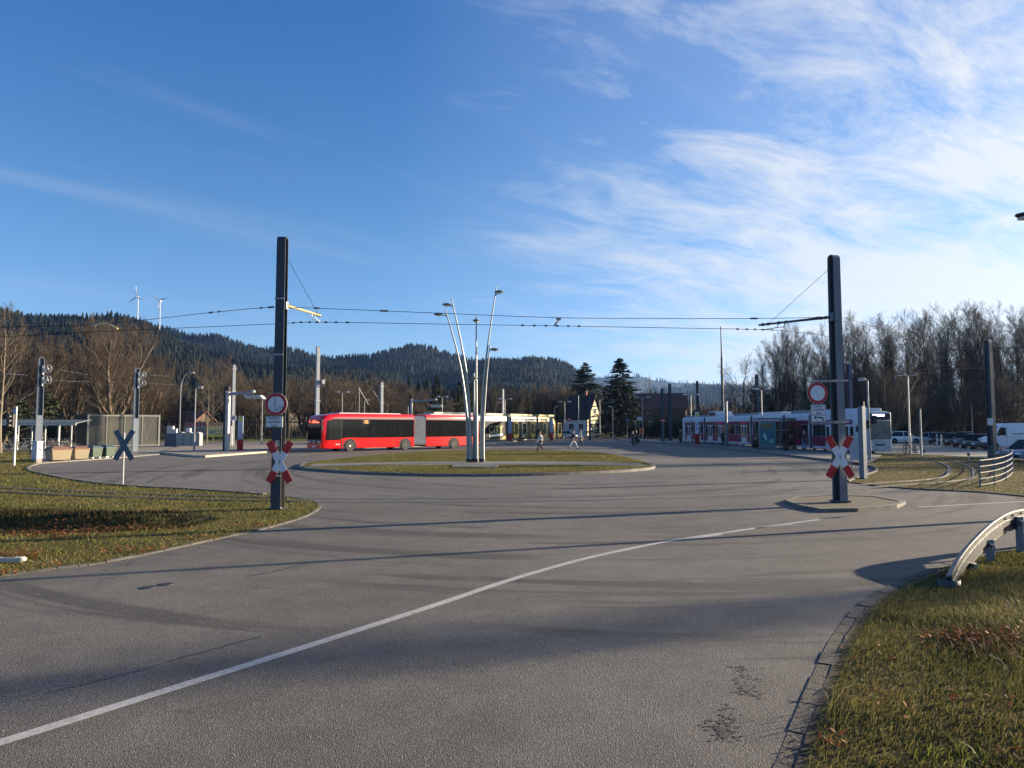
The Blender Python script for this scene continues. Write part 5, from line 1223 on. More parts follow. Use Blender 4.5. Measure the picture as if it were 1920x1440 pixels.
# signs near the cross roads
def small_sign(label, px, d, py, shape, pole_z=0.0, r=.3, nm='road_sign'):
    x, y = at(px, 800, d)[:2]; zc = hgt(py, d); t_ = thing(nm, label, 'traffic sign', (x, y, pole_z)); MB().tube([(0,.03,0), (0,.03,zc+r*.9)], .035, 6).build('pole', GALV, t_)
    if shape == 'noentry':
        MB().tube([(0,-.03,zc), (0,0,zc)], r, 24).build('disc', RED_S, t_); MB().box((0,-.036,zc), (r*1.4,.01,r*.36)).build('bar', WHITE_S, t_)
    elif shape == 'white':
        MB().box((0,-.02,zc), (r*2.1,.03,r*1.6)).build('board', WHITE_S, t_); MB().box((0,-.04,zc), (r*1.3,.01,r*.4)).build('mark', M('mark_brown', S(150, 120, 90), .6), t_)
    elif shape == 'blue':
        MB().tube([(0,-.03,zc), (0,0,zc)], r, 20).build('disc', M('sign_blue', S(30, 55, 110), .5), t_); MB().box((0,-.036,zc), (r*.3,.01,r)).build('mark', WHITE_S, t_)
    elif shape == 'yield':
        MB().extr([(-r, r*.7), (0, -r), (r, r*.7)], (0,0,zc), (1,0,0), (0,0,1), 0, .03).build('board', RED_S, t_); MB().extr([(-r*.6, r*.45), (0, -r*.6), (r*.6, r*.45)], (0,-.035,zc), (1,0,0), (0,0,1), 0, .01).build('face', WHITE_S, t_)
small_sign('white board sign on a pole beside the first charging mast', 436, 76, 783.5, 'white', r=.34)
small_sign('small blue round sign below the white board, right of the charging mast', 433, 77, 794, 'blue', r=.28)
small_sign('red no entry sign before the white house', 1067, 112, 786.5, 'noentry', r=.34)
small_sign('red no entry sign below the dark masts by the tram platform', 1243, 92, 788.5, 'noentry', r=.30)
small_sign('blue round sign before the dark spruces', 1176, 120, 787, 'blue', r=.28)
small_sign('red bordered give way sign left of the double lamp over the orange bin', 1192, 118, 790, 'yield', r=.28)
small_sign('white board sign behind the orange bin', 1199, 116, 785, 'white', r=.34)
x, y = at(1203.5, 800, 97)[:2]; t_ = thing('litter_bin', 'orange litter bin on a post before the dark hedge', 'litter bin', (x, y, 0)); zc = hgt(809, 97)
MB().tube([(0,.0,zc-.42), (0,.0,zc+.42)], [.27, .31], 14).build('drum', M('bin_orange', S(200, 82, 30), .5), t_); MB().tube([(0,0,zc+.42), (0,0,zc+.50)], [.33, .2], 14).build('lid', M('bin_orange', S(200, 82, 30)), t_); MB().tube([(.0,.32,0), (0,.32,zc+.5)], .04, 6).build('post', GALV, t_)
# shelters
def shelter(label, px0, px1, d, top, z, post_m, glass, rz=0.0, bars=5, mid=True):
    x0 = at(px0, 800, d)[0]; x1 = at(px1, 800, d)[0]; L_ = x1-x0; H = hgt(top, d)-z; t_ = thing('stop_shelter', label, 'bus shelter', (x0, d, z), rz)
    MB().box((L_/2, .7, H-.06), (L_+.3, 1.7, .12)).build('roof', M('shelter_roof', S(92, 96, 92), .5, .2), t_, bevel=.02)
    for k in range(bars+1):
        xx = L_*k/bars; MB().box((xx, 1.3, (H-.12)/2), (.07, .07, H-.12)).build('post', post_m, t_)
        if k < bars: MB().box((xx+L_/bars/2, 1.3, H*.48), (L_/bars-.09, .02, H*.80)).build('glass_pane', glass, t_)
    for xx in (0, L_): MB().box((xx, .1, (H-.12)/2), (.09, .09, H-.12)).build('front_post', post_m, t_); MB().box((xx, .70, H*.48), (.02, 1.08, H*.8)).build('side_pane', glass, t_)
    if mid: MB().box((L_/2, 1.26, H*.60), (L_, .05, .07)).build('cross_rail', post_m, t_)
    MB().box((L_/2, 1.0, .45), (L_*.6, .38, .06)).build('bench', M('bench_wood', (.16,.12,.08), .7), t_)
    return t_, L_, H
GSH = Mglass('shelter_glass', (.72, .78, .76), .22)
shelter('glass shelter with pale posts in front of the yellow tram', 957, 1025, 101, 786, .16, M('post_cream', S(206, 204, 160), .5), GSH, R(2), 6)
t_, L_, H = shelter('glass tram shelter with a teal poster, people waiting beneath it', 1424, 1517, 66, 784, .13, M('post_pale', S(150, 160, 170), .5, .2), GSH, R(-3), 4)
# poster case at the shelter end
p = at(1439, 842, 65.6); tq = thing('poster_case', 'teal advertising poster in a glass case at the left end of the tram shelter', 'poster', (p[0], 65.6, .14))
wq = 30/FPX*65.6; hq = hgt(791, 65.6)-.14; MB().box((0, 0, hq/2), (wq+.1, .16, hq)).build('case', M('case_grey', S(110, 128, 134), .5, .2), tq, bevel=.02)
MB().box((0, -.085, hq*.56), (wq*.92, .01, hq*.76)).build('poster_sheet', M('poster_teal', S(52, 112, 118), .3, 0, .15, .8), tq)
MB().box((-wq*.05, -.094, hq*.83), (wq*.66, .008, hq*.15)).build('poster_title', M('poster_ochre', S(120, 106, 66), .4, 0, .3, 2), tq); MB().box((wq*.2, -.094, hq*.55), (wq*.36, .008, hq*.22)).build('poster_block', M('poster_blue', S(40, 104, 134), .4), tq)
mb = MB()
for i in range(3):
    for j in range(3): mb.box((wq*.15+i*.13, -.1, hq*.24+j*.13), (.10, .006, .10))
mb.build('poster_grid', M('poster_white', S(170, 205, 210), .4), tq); mb = MB(); mb.ell((-wq*.18, -.094, hq*.5), (.12, .01, .22), 10, 6); mb.ell((-wq*.1, -.094, hq*.38), (.09, .01, .22), 10, 6); mb.build('poster_figure', M('poster_white', S(170, 205, 210)), tq)
# white umbrella-like sail: a large white board behind the shelter
# guard rail on the verge
def gpt(px, py, d): return at(px, py, d)
GRp = [Vector(v) for v in (gpt(1779, 1101, 9.7), gpt(1797, 1066, 10.35), gpt(1825, 1030, 11.0), gpt(1862, 995, 11.7), gpt(1903, 973.5, 12.3), gpt(1960, 968, 12.9), gpt(2040, 968, 13.6), gpt(2200, 974, 14.6))]
gl = smooth_line([tuple(p) for p in GRp], 6); org = Vector((gl[0].x, gl[0].y, 0))
t_ = thing('guard_rail', 'galvanised guard rail sloping down into the grass of the right verge', 'guard rail', org)
prof = [(-.03, -.155), (-.03, -.14), (.045, -.115), (.045, -.07), (-.04, -.03), (-.04, .03), (.045, .07), (.045, .115), (-.03, .14), (-.03, .155)]
rings = []
for i, p in enumerate(gl):
    d = (gl[min(i+1, len(gl)-1)]-gl[max(i-1, 0)]).normalized(); nn = Vector((d.y, -d.x, 0)).normalized(); up = nn.cross(d).normalized()
    if up.z < 0: up = -up
    rings.append([tuple(p+nn*(-a)+up*b_-org) for a, b_ in prof])
mb = MB(); mb.loft(rings, caps=False); o = mb.build('beam', M('rail_zinc', (.062,.062,.06), .42, .25, .4, 9, .25), t_, smooth=True)
sm_ = o.modifiers.new('thick', 'SOLIDIFY'); sm_.thickness = .005
c0 = gl[0]-org; d0 = (gl[0]-gl[1]).normalized()
mb = MB(); n = 9; P = []
for k in range(n): a = math.pi*k/(n-1); P.append((c0.x+.14*math.cos(a)*1.1, c0.y-.10*math.sin(a), 0))
mb2 = MB(); vs = [(x, y, -.02) for x, y, z in P]+[(x, y, .13+.02*k/n) for k, (x, y, z) in enumerate(P)]
mb2.add(vs, [(i, i+1, n+i+1, n+i) for i in range(n-1)]); o = mb2.build('end_terminal', M('rail_zinc', (.062,.062,.06)), t_, smooth=True); sm_ = o.modifiers.new('thick', 'SOLIDIFY'); sm_.thickness = .012
for px, pyb_, pt, d in ((1823.5, 1089, 1055, 10.75), (1857.5, 1070, 1012, 11.45), (1914, 1052, 969, 12.2), (2010, 1045, 975, 13.1)):
    a = at(px, pyb_, d); zt = hgt(pt, d); mb = MB(); x_, y_ = a[0]-org.x, a[1]-org.y
    sgm = [(-.05, -.03), (-.05, .03), (-.042, .03), (-.042, -.022), (.042, -.022), (.042, .03), (.05, .03), (.05, -.03)]
    mb.extr([(p[0]+x_, p[1]+y_) for p in sgm], (0,0,0), (1,0,0), (0,1,0), .0, zt); mb.build('post', M('post_zinc', S(96, 112, 126), .45, .5, .1), t_)
    mb = MB(); mb.box((x_-.02, y_-.07, max(.12, zt-.10)), (.05, .10, .09)); mb.build('spacer', GALV, t_)
for i in (21, 23, 25): 
    p = gl[i]-org
    for b_ in (-.09, .09): MB().tube([(p.x-.0, p.y-.0, p.z+b_), (p.x+.03, p.y-.04, p.z+b_)], .016, 6).build('bolt', BLACK, t_)
# curved railing by the tram loop
RP = [Vector(G(x, y, .03)) for x, y in ((1838,916),(1858,912),(1876,906.5),(1890,899),(1899,890),(1898,880),(1888,873.5),(1872,870),(1853,868.5))]
rl = smooth_line([tuple(p) for p in RP], 6); org = rl[0]
t_ = thing('curved_railing', 'bowed steel railing of five bars beside the tram loop', 'railing', org)
Z5 = [.12, .34, .56, .78, 1.0]
for z in Z5: MB().tube([tuple(p-org+Vector((0,0,z*.98))) for p in rl], .019, 6).build('bar', M('rail_bright', (.17,.165,.15), .45, .4, .25, 6), t_)
for i in range(0, len(rl), 8): p = rl[i]-org; MB().tube([(p.x, p.y, -.05), (p.x, p.y, 1.0)], .03, 6).build('post', STEEL, t_)
mb = MB()
for i in range(0, len(rl)-1):
    for q in (0, .5): p = rl[i]*(1-q)+rl[i+1]*q-org; mb.tube([(p.x, p.y, .12), (p.x, p.y, .98)], .0045, 3, caps=False)
mb.build('infill_mesh', STEEL, t_)
# slim rail fence and small posts beyond the loop
for px, d, top, lb in ((1731, 50, 832, 'short post with a mesh top beside the thin pole beyond the loop'), (1814, 45, 838, 'short slim post at the car park edge, left of the van')):
    x, y = at(px, 800, d)[:2]; H = hgt(top, d); t_ = thing('marker_post', lb, 'post', (x, y, .02)); MB().tube([(0,0,0), (0,0,H)], .03, 6).build('pole', GALV_LT, t_); MB().box((0, 0, H*.45), (.12, .12, .14)).build('joint', BLACK, t_)
for px, d, lb in ((1756, 84, 'thin pale bollard before the dark plum car'), (1764, 80, 'white bollard in front of the black hatchback')):
    x, y = at(px, 800, d)[:2]; t_ = thing('bollard', lb, 'bollard', (x, y, .01)); MB().tube([(0,0,0), (0,0,1.3)], .06, 8).build('tube', WHITE, t_); MB().tube([(0,0,.9), (0,0,1.0)], .065, 8).build('band', RED_S, t_)
# manhole covers, stone, repair seam
for px, py, lb in ((277, 1102.5, 'dark round manhole cover, left of the pair in the road'), (311, 1096.5, 'dark round manhole cover, right of the pair in the road')):
    x, y = G(px, py)[:2]; t_ = thing('manhole_cover', lb, 'manhole cover', (x, y, .006)); MB().tube([(0,0,-.02), (0,0,.004)], .105, 24).build('frame', M('iron_rim', (.05,.05,.05), .6), t_); MB().tube([(0,0,-.02), (0,0,.007)], .09, 24).build('lid', M('iron_lid', (.025,.025,.025), .6, .2, .3, 30), t_)
x, y = G(18, 1060)[:2]; t_ = thing('concrete_stone', 'broken white concrete marker lying in leaves at the left verge', 'stone', (x-.12, y, .05), R(8)); 
MB().loft([[(-.55,-.07,0), (-.55,.07,0), (-.55,.06,.075), (-.55,-.06,.075)], [(.30,-.07,0), (.30,.07,0), (.30,.06,.075), (.30,-.06,.075)], [(.34,-.05,.01), (.34,.05,.01), (.34,.04,.06), (.34,-.04,.06)]]).build('block', M('chalk_stone', (.40,.375,.33), .9, 0, .12, 6, .4), t_, bevel=.015); MB().box((.12, 0, .075), (.16, .05, .02)).build('socket', M('socket_dark', (.1,.07,.05), .9), t_)
def seam(pts, wd, nm='repair_seam'):
    ln = [Vector(G(x, y, .0072)) for x, y in pts]; out = []
    for a, b_ in zip(ln, ln[1:]):
        for k in range(6): out.append(a+(b_-a)*(k/6)+Vector((random.uniform(-.015,.015), random.uniform(-.02,.02), 0)))
    out.append(ln[-1]); mb = MB(); ribbon(mb, out, wd, lambda p: .0072); struct(mb.build(nm, M('bitumen', (.028,.027,.026), .5), fix=False))
seam([(460,1081),(500,1074),(545,1064),(588,1053)], .03); seam([(312,1241),(380,1222),(440,1205),(492,1193)], .025); seam([(88,1299),(150,1284),(200,1273),(300,1246)], .02)
# worn-out patch with potholes on the near lane
mb = MB(); rs = random.Random(11)
for px, py, n in ((1388,1252,10),(1404,1270,7),(1406,1300,16),(1366,1330,8),(1358,1352,16),(1352,1368,22),(1400,1284,6),(1345,1380,8)):
    c = Vector(G(px, py, .0065))
    for k in range(n*3):
        q = c+Vector((rs.gauss(0, .06), rs.gauss(0, .07), 0)); m_ = rs.randint(5, 7); r_ = rs.uniform(.004, .017); a0 = rs.uniform(0, 6)
        mb.add([(q.x+r_*rs.uniform(.5, 1.8)*math.cos(a0+2*math.pi*j/m_), q.y+r_*rs.uniform(.5, 1.5)*math.sin(a0+2*math.pi*j/m_), .0065+k*.00002) for j in range(m_)], [tuple(range(m_))])
struct(mb.build('pothole_patch', M('pothole', (.042,.038,.033), .95, 0, .3), fix=False))
# ---------------------------------------------------------------- people
SKIN = M('skin', S(196, 150, 122), .6, 0, .05); SHOE = M('shoe', (.03,.03,.032), .6)
def skin_obj(name, verts, edges, radii, root, mat, parent, sub=1):
    me = bpy.data.meshes.new(name); me.from_pydata(verts, edges, []); me.materials.append(mat)
    o = bpy.data.objects.new(name, me); COL.objects.link(o)
    m = o.modifiers.new('skin', 'SKIN'); m.use_smooth_shade = True
    for i, v in enumerate(me.skin_vertices[0].data):
        r = radii[i]; v.radius = (r, r) if not isinstance(r, tuple) else r; v.use_root = (i == root)
    s_ = o.modifiers.new('sub', 'SUBSURF'); s_.levels = sub; s_.render_levels = sub
    dg = bpy.context.evaluated_depsgraph_get(); dg.update()
    m2 = bpy.data.meshes.new_from_object(o.evaluated_get(dg)); bpy.data.objects.remove(o); bpy.data.meshes.remove(me)
    m2.name = name
    if not m2.materials: m2.materials.append(mat)
    o = bpy.data.objects.new(name, m2); COL.objects.link(o); o.parent = parent; return o
def person(label, loc, rz, top, legs, pose='stand', h=1.75, hair=(.02,.015,.01), bag=None, group=None, long_coat=False, step=.36, hood=False):
    """faces local +x; joints laid out for the pose, limbs grown over them"""
    t_ = thing('person', label, 'person', loc, rz, group); k = h/1.75; t_.scale = (k, k, k)
    if pose == 'sit': pz, lean = .50, .06
    elif pose == 'crouch': pz, lean = .36, .16
    else: pz, lean = .93, .0
    torso = [(0,0,pz), (.01+lean*.3,0,pz+.20), (.01+lean,0,pz+.42), (.0+lean*1.15,0,pz+.55), (.03+lean*1.25,0,pz+.62)]
    head = [(.045+lean*1.35,0,pz+.70), (.03+lean*1.35,0,pz+.77)]
    J = {}
    for s_ in (-1, 1):
        hip = (0, s_*.095, pz-.03)
        if pose == 'walk':
            q = s_*step; kn = (q*.62+.05, s_*.09, .50+.03*(s_ < 0)); an = (q*1.25-.04*(s_ < 0), s_*.085, .085 if s_ > 0 else .15); toe = (an[0]+.17, s_*.10, .04 if s_ > 0 else .05)
        elif pose == 'sit': kn = (.45, s_*.12, .50); an = (.46, s_*.12, .09); toe = (.62, s_*.13, .04)
        elif pose == 'crouch': kn = (.42, s_*.16, .56); an = (.30, s_*.13, .09); toe = (.47, s_*.14, .04)
        else: kn = (.02, s_*.10, .50); an = (-.01, s_*.10, .085); toe = (.16, s_*.12, .04)
        sh = (torso[2][0], s_*.185, pz+.475)
        if pose == 'walk': a = -s_*.5; el = (sh[0]+.14*a-.03, s_*.24, sh[2]-.28); wr = (el[0]+.20*a+.10, s_*.23, el[2]-.23)
        elif pose in ('sit', 'crouch'): el = (sh[0]+.10, s_*.23, sh[2]-.26); wr = (el[0]+.24, s_*.10, el[2]+.02)
        elif pose == 'phone': el = (sh[0]+.04, s_*.24, sh[2]-.27); wr = (el[0]+.24, s_*.08, el[2]+.10)
        else: el = (sh[0]-.03, s_*.25, sh[2]-.29); wr = (sh[0]+.05, s_*.24, sh[2]-.53)
        J[s_] = (hip, kn, an, toe, sh, el, wr)
    V = list(torso)+list(head); E = [(0,1),(1,2),(2,3),(3,4),(4,5),(5,6)]; Rr = [.13, .115, .135, .075, .055, .088, .082]
    V.append((head[0][0]+.095, 0, head[0][2]-.005)); E.append((5, 7)); Rr.append(.018)          # nose
    for s_ in (-1, 1): V.append((head[0][0]-.01, s_*.09, head[0][2])); E.append((5, len(V)-1)); Rr.append(.018)   # ears
    for s_ in (-1, 1):
        hip, kn, an, toe, sh, el, wr = J[s_]; n = len(V)
        V += [hip, kn, an, toe]; E += [(0, n), (n, n+1), (n+1, n+2), (n+2, n+3)]; Rr += [.085, .055, .04, .035]
        n = len(V); V += [sh, el, wr]; E += [(2, n), (n, n+1), (n+1, n+2)]; Rr += [.06, .042, .03]
        d = (Vector(wr)-Vector(el)).normalized(); pa = Vector(wr)+d*.07; V.append(tuple(pa)); E.append((n+2, n+3)); Rr.append((.034, .02)); ip = n+3
        for f in range(4):
            o_ = Vector((.018*(f-1.5)*1.0, 0, 0)) if abs(d.z) > .5 else Vector((0, .018*(f-1.5), 0)); L_ = (.055, .066, .062, .046)[f]
            p1 = pa+o_+d*.03; p2 = p1+d*L_+Vector((.012, -s_*.008, 0)); n2 = len(V); V += [tuple(p1), tuple(p2)]; E += [(ip, n2), (n2, n2+1)]; Rr += [.010, .008]
        n2 = len(V); p1 = Vector(wr)+d*.03+Vector((.035, -s_*.01, 0)); V += [tuple(p1), tuple(p1+d*.04+Vector((.012, 0, 0)))]; E += [(n+2, n2), (n2, n2+1)]; Rr += [.011, .009]
    skin_obj('body', V, E, Rr, 0, SKIN, t_, 1)
    # jacket
    V = [(torso[0][0], 0, pz-(.30 if long_coat else .03)), torso[0], torso[1], torso[2], (torso[3][0], 0, torso[3][2]-.01)]; E = [(0,1),(1,2),(2,3),(3,4)]; Rr = [.165 if long_coat else .15, .158, .145, .165, .085]
    if pose in ('sit', 'crouch'): V[0] = (-.02, 0, pz-.05)
    for s_ in (-1, 1):
        hip, kn, an, toe, sh, el, wr = J[s_]; n = len(V); V += [sh, el, tuple(Vector(wr)*.92+Vector(el)*.08)]; E += [(3, n), (n, n+1), (n+1, n+2)]; Rr += [.085, .068, .05]
    skin_obj('jacket', V, E, Rr, 1, top, t_, 1)
    V = [(0, 0, pz+.04)]; E = []; Rr = [.135]
    for s_ in (-1, 1):
        hip, kn, an, toe, sh, el, wr = J[s_]; n = len(V); V += [hip, kn, tuple(Vector(an)+Vector((0,0,.015)))]; E += [(0, n), (n, n+1), (n+1, n+2)]; Rr += [.108, .078, .062]
    skin_obj('trousers', V, E, Rr, 0, legs, t_, 1)
    for s_ in (-1, 1):
        an, toe = J[s_][2], J[s_][3]; c = ((an[0]+toe[0])/2-.02, (an[1]+toe[1])/2, (an[2]+toe[2])/2-.015)
        MB().ell(c, (.145, .052, .05), 10, 6, 0, 0, .0 if an[2] < .1 else .5).build('shoe', SHOE, t_, smooth=True)
    HM = M('hair_%d' % int(hair[0]*1000), hair, .7)
    c = head[1]; MB().ell((c[0]-.022, 0, c[2]+.012), (.10, .09, .085), 12, 7).build('hair', HM if not hood else top, t_, smooth=True)
    mb = MB(); 
    for s_ in (-1, 1): mb.ell((head[0][0]+.083, s_*.032, head[0][2]+.022), (.010, .013, .010), 6, 4)
    mb.build('eyes', BLACK, t_); MB().box((head[0][0]+.085, 0, head[0][2]-.042), (.012, .045, .010)).build('mouth', M('lip', S(150, 90, 84), .6), t_)
    if bag:
        kind, bm = bag
        if kind == 'pack': MB().ell((torso[2][0]-.22, 0, torso[2][2]-.08), (.11, .16, .24), 10, 8).build('backpack', bm, t_, smooth=True)
        else:
            wr = J[1][6]; mb = MB(); mb.loft([[(wr[0]-.05, wr[1]-.16, wr[2]-.5), (wr[0]+.05, wr[1]-.16, wr[2]-.5), (wr[0]+.05, wr[1]+.18, wr[2]-.5), (wr[0]-.05, wr[1]+.18, wr[2]-.5)], [(wr[0]-.03, wr[1]-.12, wr[2]-.14), (wr[0]+.03, wr[1]-.12, wr[2]-.14), (wr[0]+.03, wr[1]+.14, wr[2]-.14), (wr[0]-.03, wr[1]+.14, wr[2]-.14)]]); mb.tube([(wr[0], wr[1]-.1, wr[2]-.15), (wr[0]+.01, wr[1], wr[2]-.03), (wr[0], wr[1]+.12, wr[2]-.15)], .012, 5); mb.build('shoulder_bag', bm, t_)
    return t_
CP = M('coat_pale', S(196, 194, 180), .8, 0, .08); CB = M('coat_black', (.015,.015,.017), .8); CN = M('coat_navy', (.02,.025,.04), .8); TB = M('trouser_black', (.012,.012,.014), .8); TW_ = M('trouser_white', S(206, 204, 200), .8); TJ = M('jeans', S(110, 128, 156), .85, 0, .12); TN = M('jeans_dark', (.03,.04,.065), .85, 0, .12); CG_ = M('coat_grey', (.06,.062,.066), .8, 0, .12); CY = M('coat_olive', (.04,.036,.018), .8)
def spot(px, pyb, z=.005): return G(px, pyb, z)
person('person in a pale jacket and black trousers walking behind the island', spot(1013, 849, .006), R(200), CP, TB, 'walk', 1.80, bag=('pack', CB), step=.24)
person('person in a black jacket and wide white trousers, mid stride', spot(1075, 841.5, .006), R(12), CB, TW_, 'walk', 1.80, step=.36)
person('person with a white sleeved top and black trousers walking just ahead of the wide stride', spot(1088, 839, .006), R(18), CP, TB, 'walk', 1.78, step=.30)
person('person in grey coat at the left of the strolling pair by the platform tip', spot(1186.5, 837, .006), R(250), CG_, TN, 'walk', 1.68, step=.12, hair=(.05,.03,.02))
person('person in a dark coat with a large bag, right one of the strolling pair', spot(1193, 836.5, .006), R(262), CB, TB, 'walk', 1.78, bag=('bag', CB), step=.10)
person('person in black standing at the far end of the tram platform', spot(1276, 831.5, .135), R(205), CB, TB, 'stand', 1.78)
person('person in a dark jacket and dark jeans standing beside the grey platform pole', spot(1356, 837, .135), R(225), CB, TN, 'stand', 1.82)
person('person in black crouching at the left end of the tram shelter', spot(1413.5, 842.5, .135), R(300), CB, TB, 'crouch', 1.72)
person('person in grey and white standing half behind the crouching one', spot(1419, 840, .135), R(240), CG_, TN, 'stand', 1.66, hair=(.3,.26,.2))
b_ = G(1484, 844, .135)
person('seated person in black on the shelter bench, facing left', (at(1482,800,66.4)[0], 66.4, .135), R(215), CB, TB, 'sit', 1.75)
person('seated person in an olive jacket on the shelter bench beside the one in black', (at(1492,800,66.2)[0], 66.2, .135), R(240), CY, TB, 'sit', 1.72, hair=(.1,.06,.03))
person('person in a black jacket and light jeans standing at the right end of the shelter', spot(1508.5, 845.5, .135), R(250), CB, TJ, 'phone', 1.76, hair=(.12,.07,.03))
# bags on the ground by the waiting people
x, y = G(1473, 844.5, .135)[:2]; t_ = thing('travel_bag', 'dark bag standing on the platform beside the seated people', 'bag', (x, y, .135)); MB().ell((0,0,.2), (.30,.18,.21), 10, 6).build('body', M('bag_dark', (.03,.02,.022), .8), t_, smooth=True); MB().tube([(-.14,0,.36), (-.08,0,.47), (.08,0,.47), (.14,0,.36)], .014, 5).build('handle', BLACK, t_)
# ---------------------------------------------------------------- bare trees
def seg_mesh(name, segs, mat, parent, sides=3):
    """segs: array n x 8 of p0 p1 r0 r1, each grown into a small prism"""
    A = np.asarray(segs, float); P0, P1 = A[:, 0:3], A[:, 3:6]; r0, r1 = A[:, 6], A[:, 7]
    d = P1-P0; L = np.linalg.norm(d, axis=1, keepdims=True); d = d/np.maximum(L, 1e-9)
    up = np.where(np.abs(d[:, 2:3]) < .9, np.array([[0, 0, 1.]]), np.array([[1., 0, 0]]))
    a = np.cross(d, up); a /= np.maximum(np.linalg.norm(a, axis=1, keepdims=True), 1e-9); b = np.cross(d, a)
    n = len(A); V = np.zeros((n, 2*sides, 3))
    for j in range(sides):
        t_ = 2*math.pi*j/sides; o = a*math.cos(t_)+b*math.sin(t_)
        V[:, j] = P0+o*r0[:, None]; V[:, sides+j] = P1+o*r1[:, None]
    base_ = (np.arange(n)*2*sides)[:, None]
    F = []
    for j in range(sides): F.append(base_+np.array([[j, (j+1) % sides, sides+(j+1) % sides, sides+j]]))
    F = np.concatenate(F)
    return np_mesh(name, V.reshape(-1, 3), F, mat, parent)
def np_mesh(name, V, F, mat, parent=None, loc=None):
    me = bpy.data.meshes.new(name); nv, nf, k = len(V), len(F), F.shape[1]
    me.vertices.add(nv); me.vertices.foreach_set('co', np.ascontiguousarray(V, dtype=np.float32).ravel())
    me.loops.add(nf*k); me.loops.foreach_set('vertex_index', np.ascontiguousarray(F, dtype=np.int32).ravel())
    me.polygons.add(nf); me.polygons.foreach_set('loop_start', np.arange(nf, dtype=np.int32)*k)
    try: me.polygons.foreach_set('loop_total', np.full(nf, k, dtype=np.int32))
    except Exception: pass
    for mt in (mat if isinstance(mat, (list, tuple)) else [mat]): me.materials.append(mt)
    me.update(calc_edges=True); me.validate()
    o = bpy.data.objects.new(name, me); COL.objects.link(o)
    if parent is not None: o.parent = parent
    if loc is not None: o.location = loc
    return o
MINR = .009
def grow(seed, H, r0, cfg):
    """cfg per level: n children, length ratio, angle, wander, up-pull. returns thick and thin segments"""
    rs = random.Random(seed); thick = []; thin = []
    def branch(p, d, L, r, lv):
        k = (7, 5, 4, 3, 2)[min(lv, 4)]; q = p.copy(); pts = [q.copy()]; dirs = []
        c = cfg[lv]
        for i in range(k):
            d = (d+Vector((rs.gauss(0, 1), rs.gauss(0, 1), rs.gauss(0, .6)))*c['w']+Vector((0, 0, c['up']))).normalized()
            q2 = q+d*(L/k); f0, f1 = 1-i/k*(1-c['tip']), 1-(i+1)/k*(1-c['tip'])
            (thick if lv < 2 else thin).append((*q, *q2, max(r*f0, MINR), max(r*f1, MINR*.8))); q = q2; pts.append(q.copy()); dirs.append(d.copy())
        if lv+1 >= len(cfg): return
        n = c['n']
        for j in range(n):
            f = c['from']+(1-c['from'])*(j+rs.random())/n; x = f*k; i = min(int(x), k-1); pp = pts[i]+(pts[i+1]-pts[i])*(x-i); dd = dirs[i]
            ax = dd.orthogonal().normalized(); ax.rotate(Matrix.Rotation(2.4*j+rs.uniform(-.7, .7), 3, dd))
            an = R(c['a']+rs.uniform(-12, 12)); nd = (dd*math.cos(an)+ax*math.sin(an)).normalized()
            fr = 1-(f-c['from'])*c['fall']
            branch(pp, nd, L*c['l']*fr*rs.uniform(.75, 1.2), r*(1-f*(1-c['tip']))*c['r'], lv+1)
    for s_ in range(cfg[0].get('stems', 1)):
        d0 = Vector((rs.gauss(0, .10), rs.gauss(0, .10), 1)) if cfg[0].get('stems', 1) > 1 else Vector((0, 0, 1))
        if cfg[0].get('stems', 1) > 1:
            a = 2*math.pi*s_/cfg[0]['stems']; d0 = Vector((math.cos(a)*.34, math.sin(a)*.34, 1))
        branch(Vector((0, 0, -.1)), d0.normalized(), H*cfg[0].get('len', .82), r0, 0)
    return thick, thin
BARK_L = Mleaf('bark_brown', [(.055, .044, .032), (.115, .09, .066), (.19, .15, .11)], .9, 0)
TWIG_L = Mleaf('twig_brown', [(.038, .030, .022), (.082, .063, .045), (.14, .11, .078)], .9, 0)
BARK_D = Mleaf('bark_dark', [(.022, .018, .014), (.045, .036, .028), (.07, .058, .045)], .9, 0)
TWIG_D = Mleaf('twig_dark', [(.025, .019, .014), (.05, .038, .027), (.085, .064, .045)], .9, 0)
BARK_P = Mleaf('bark_pale', [(.10, .085, .062), (.16, .135, .10), (.22, .19, .145)], .9, 0)
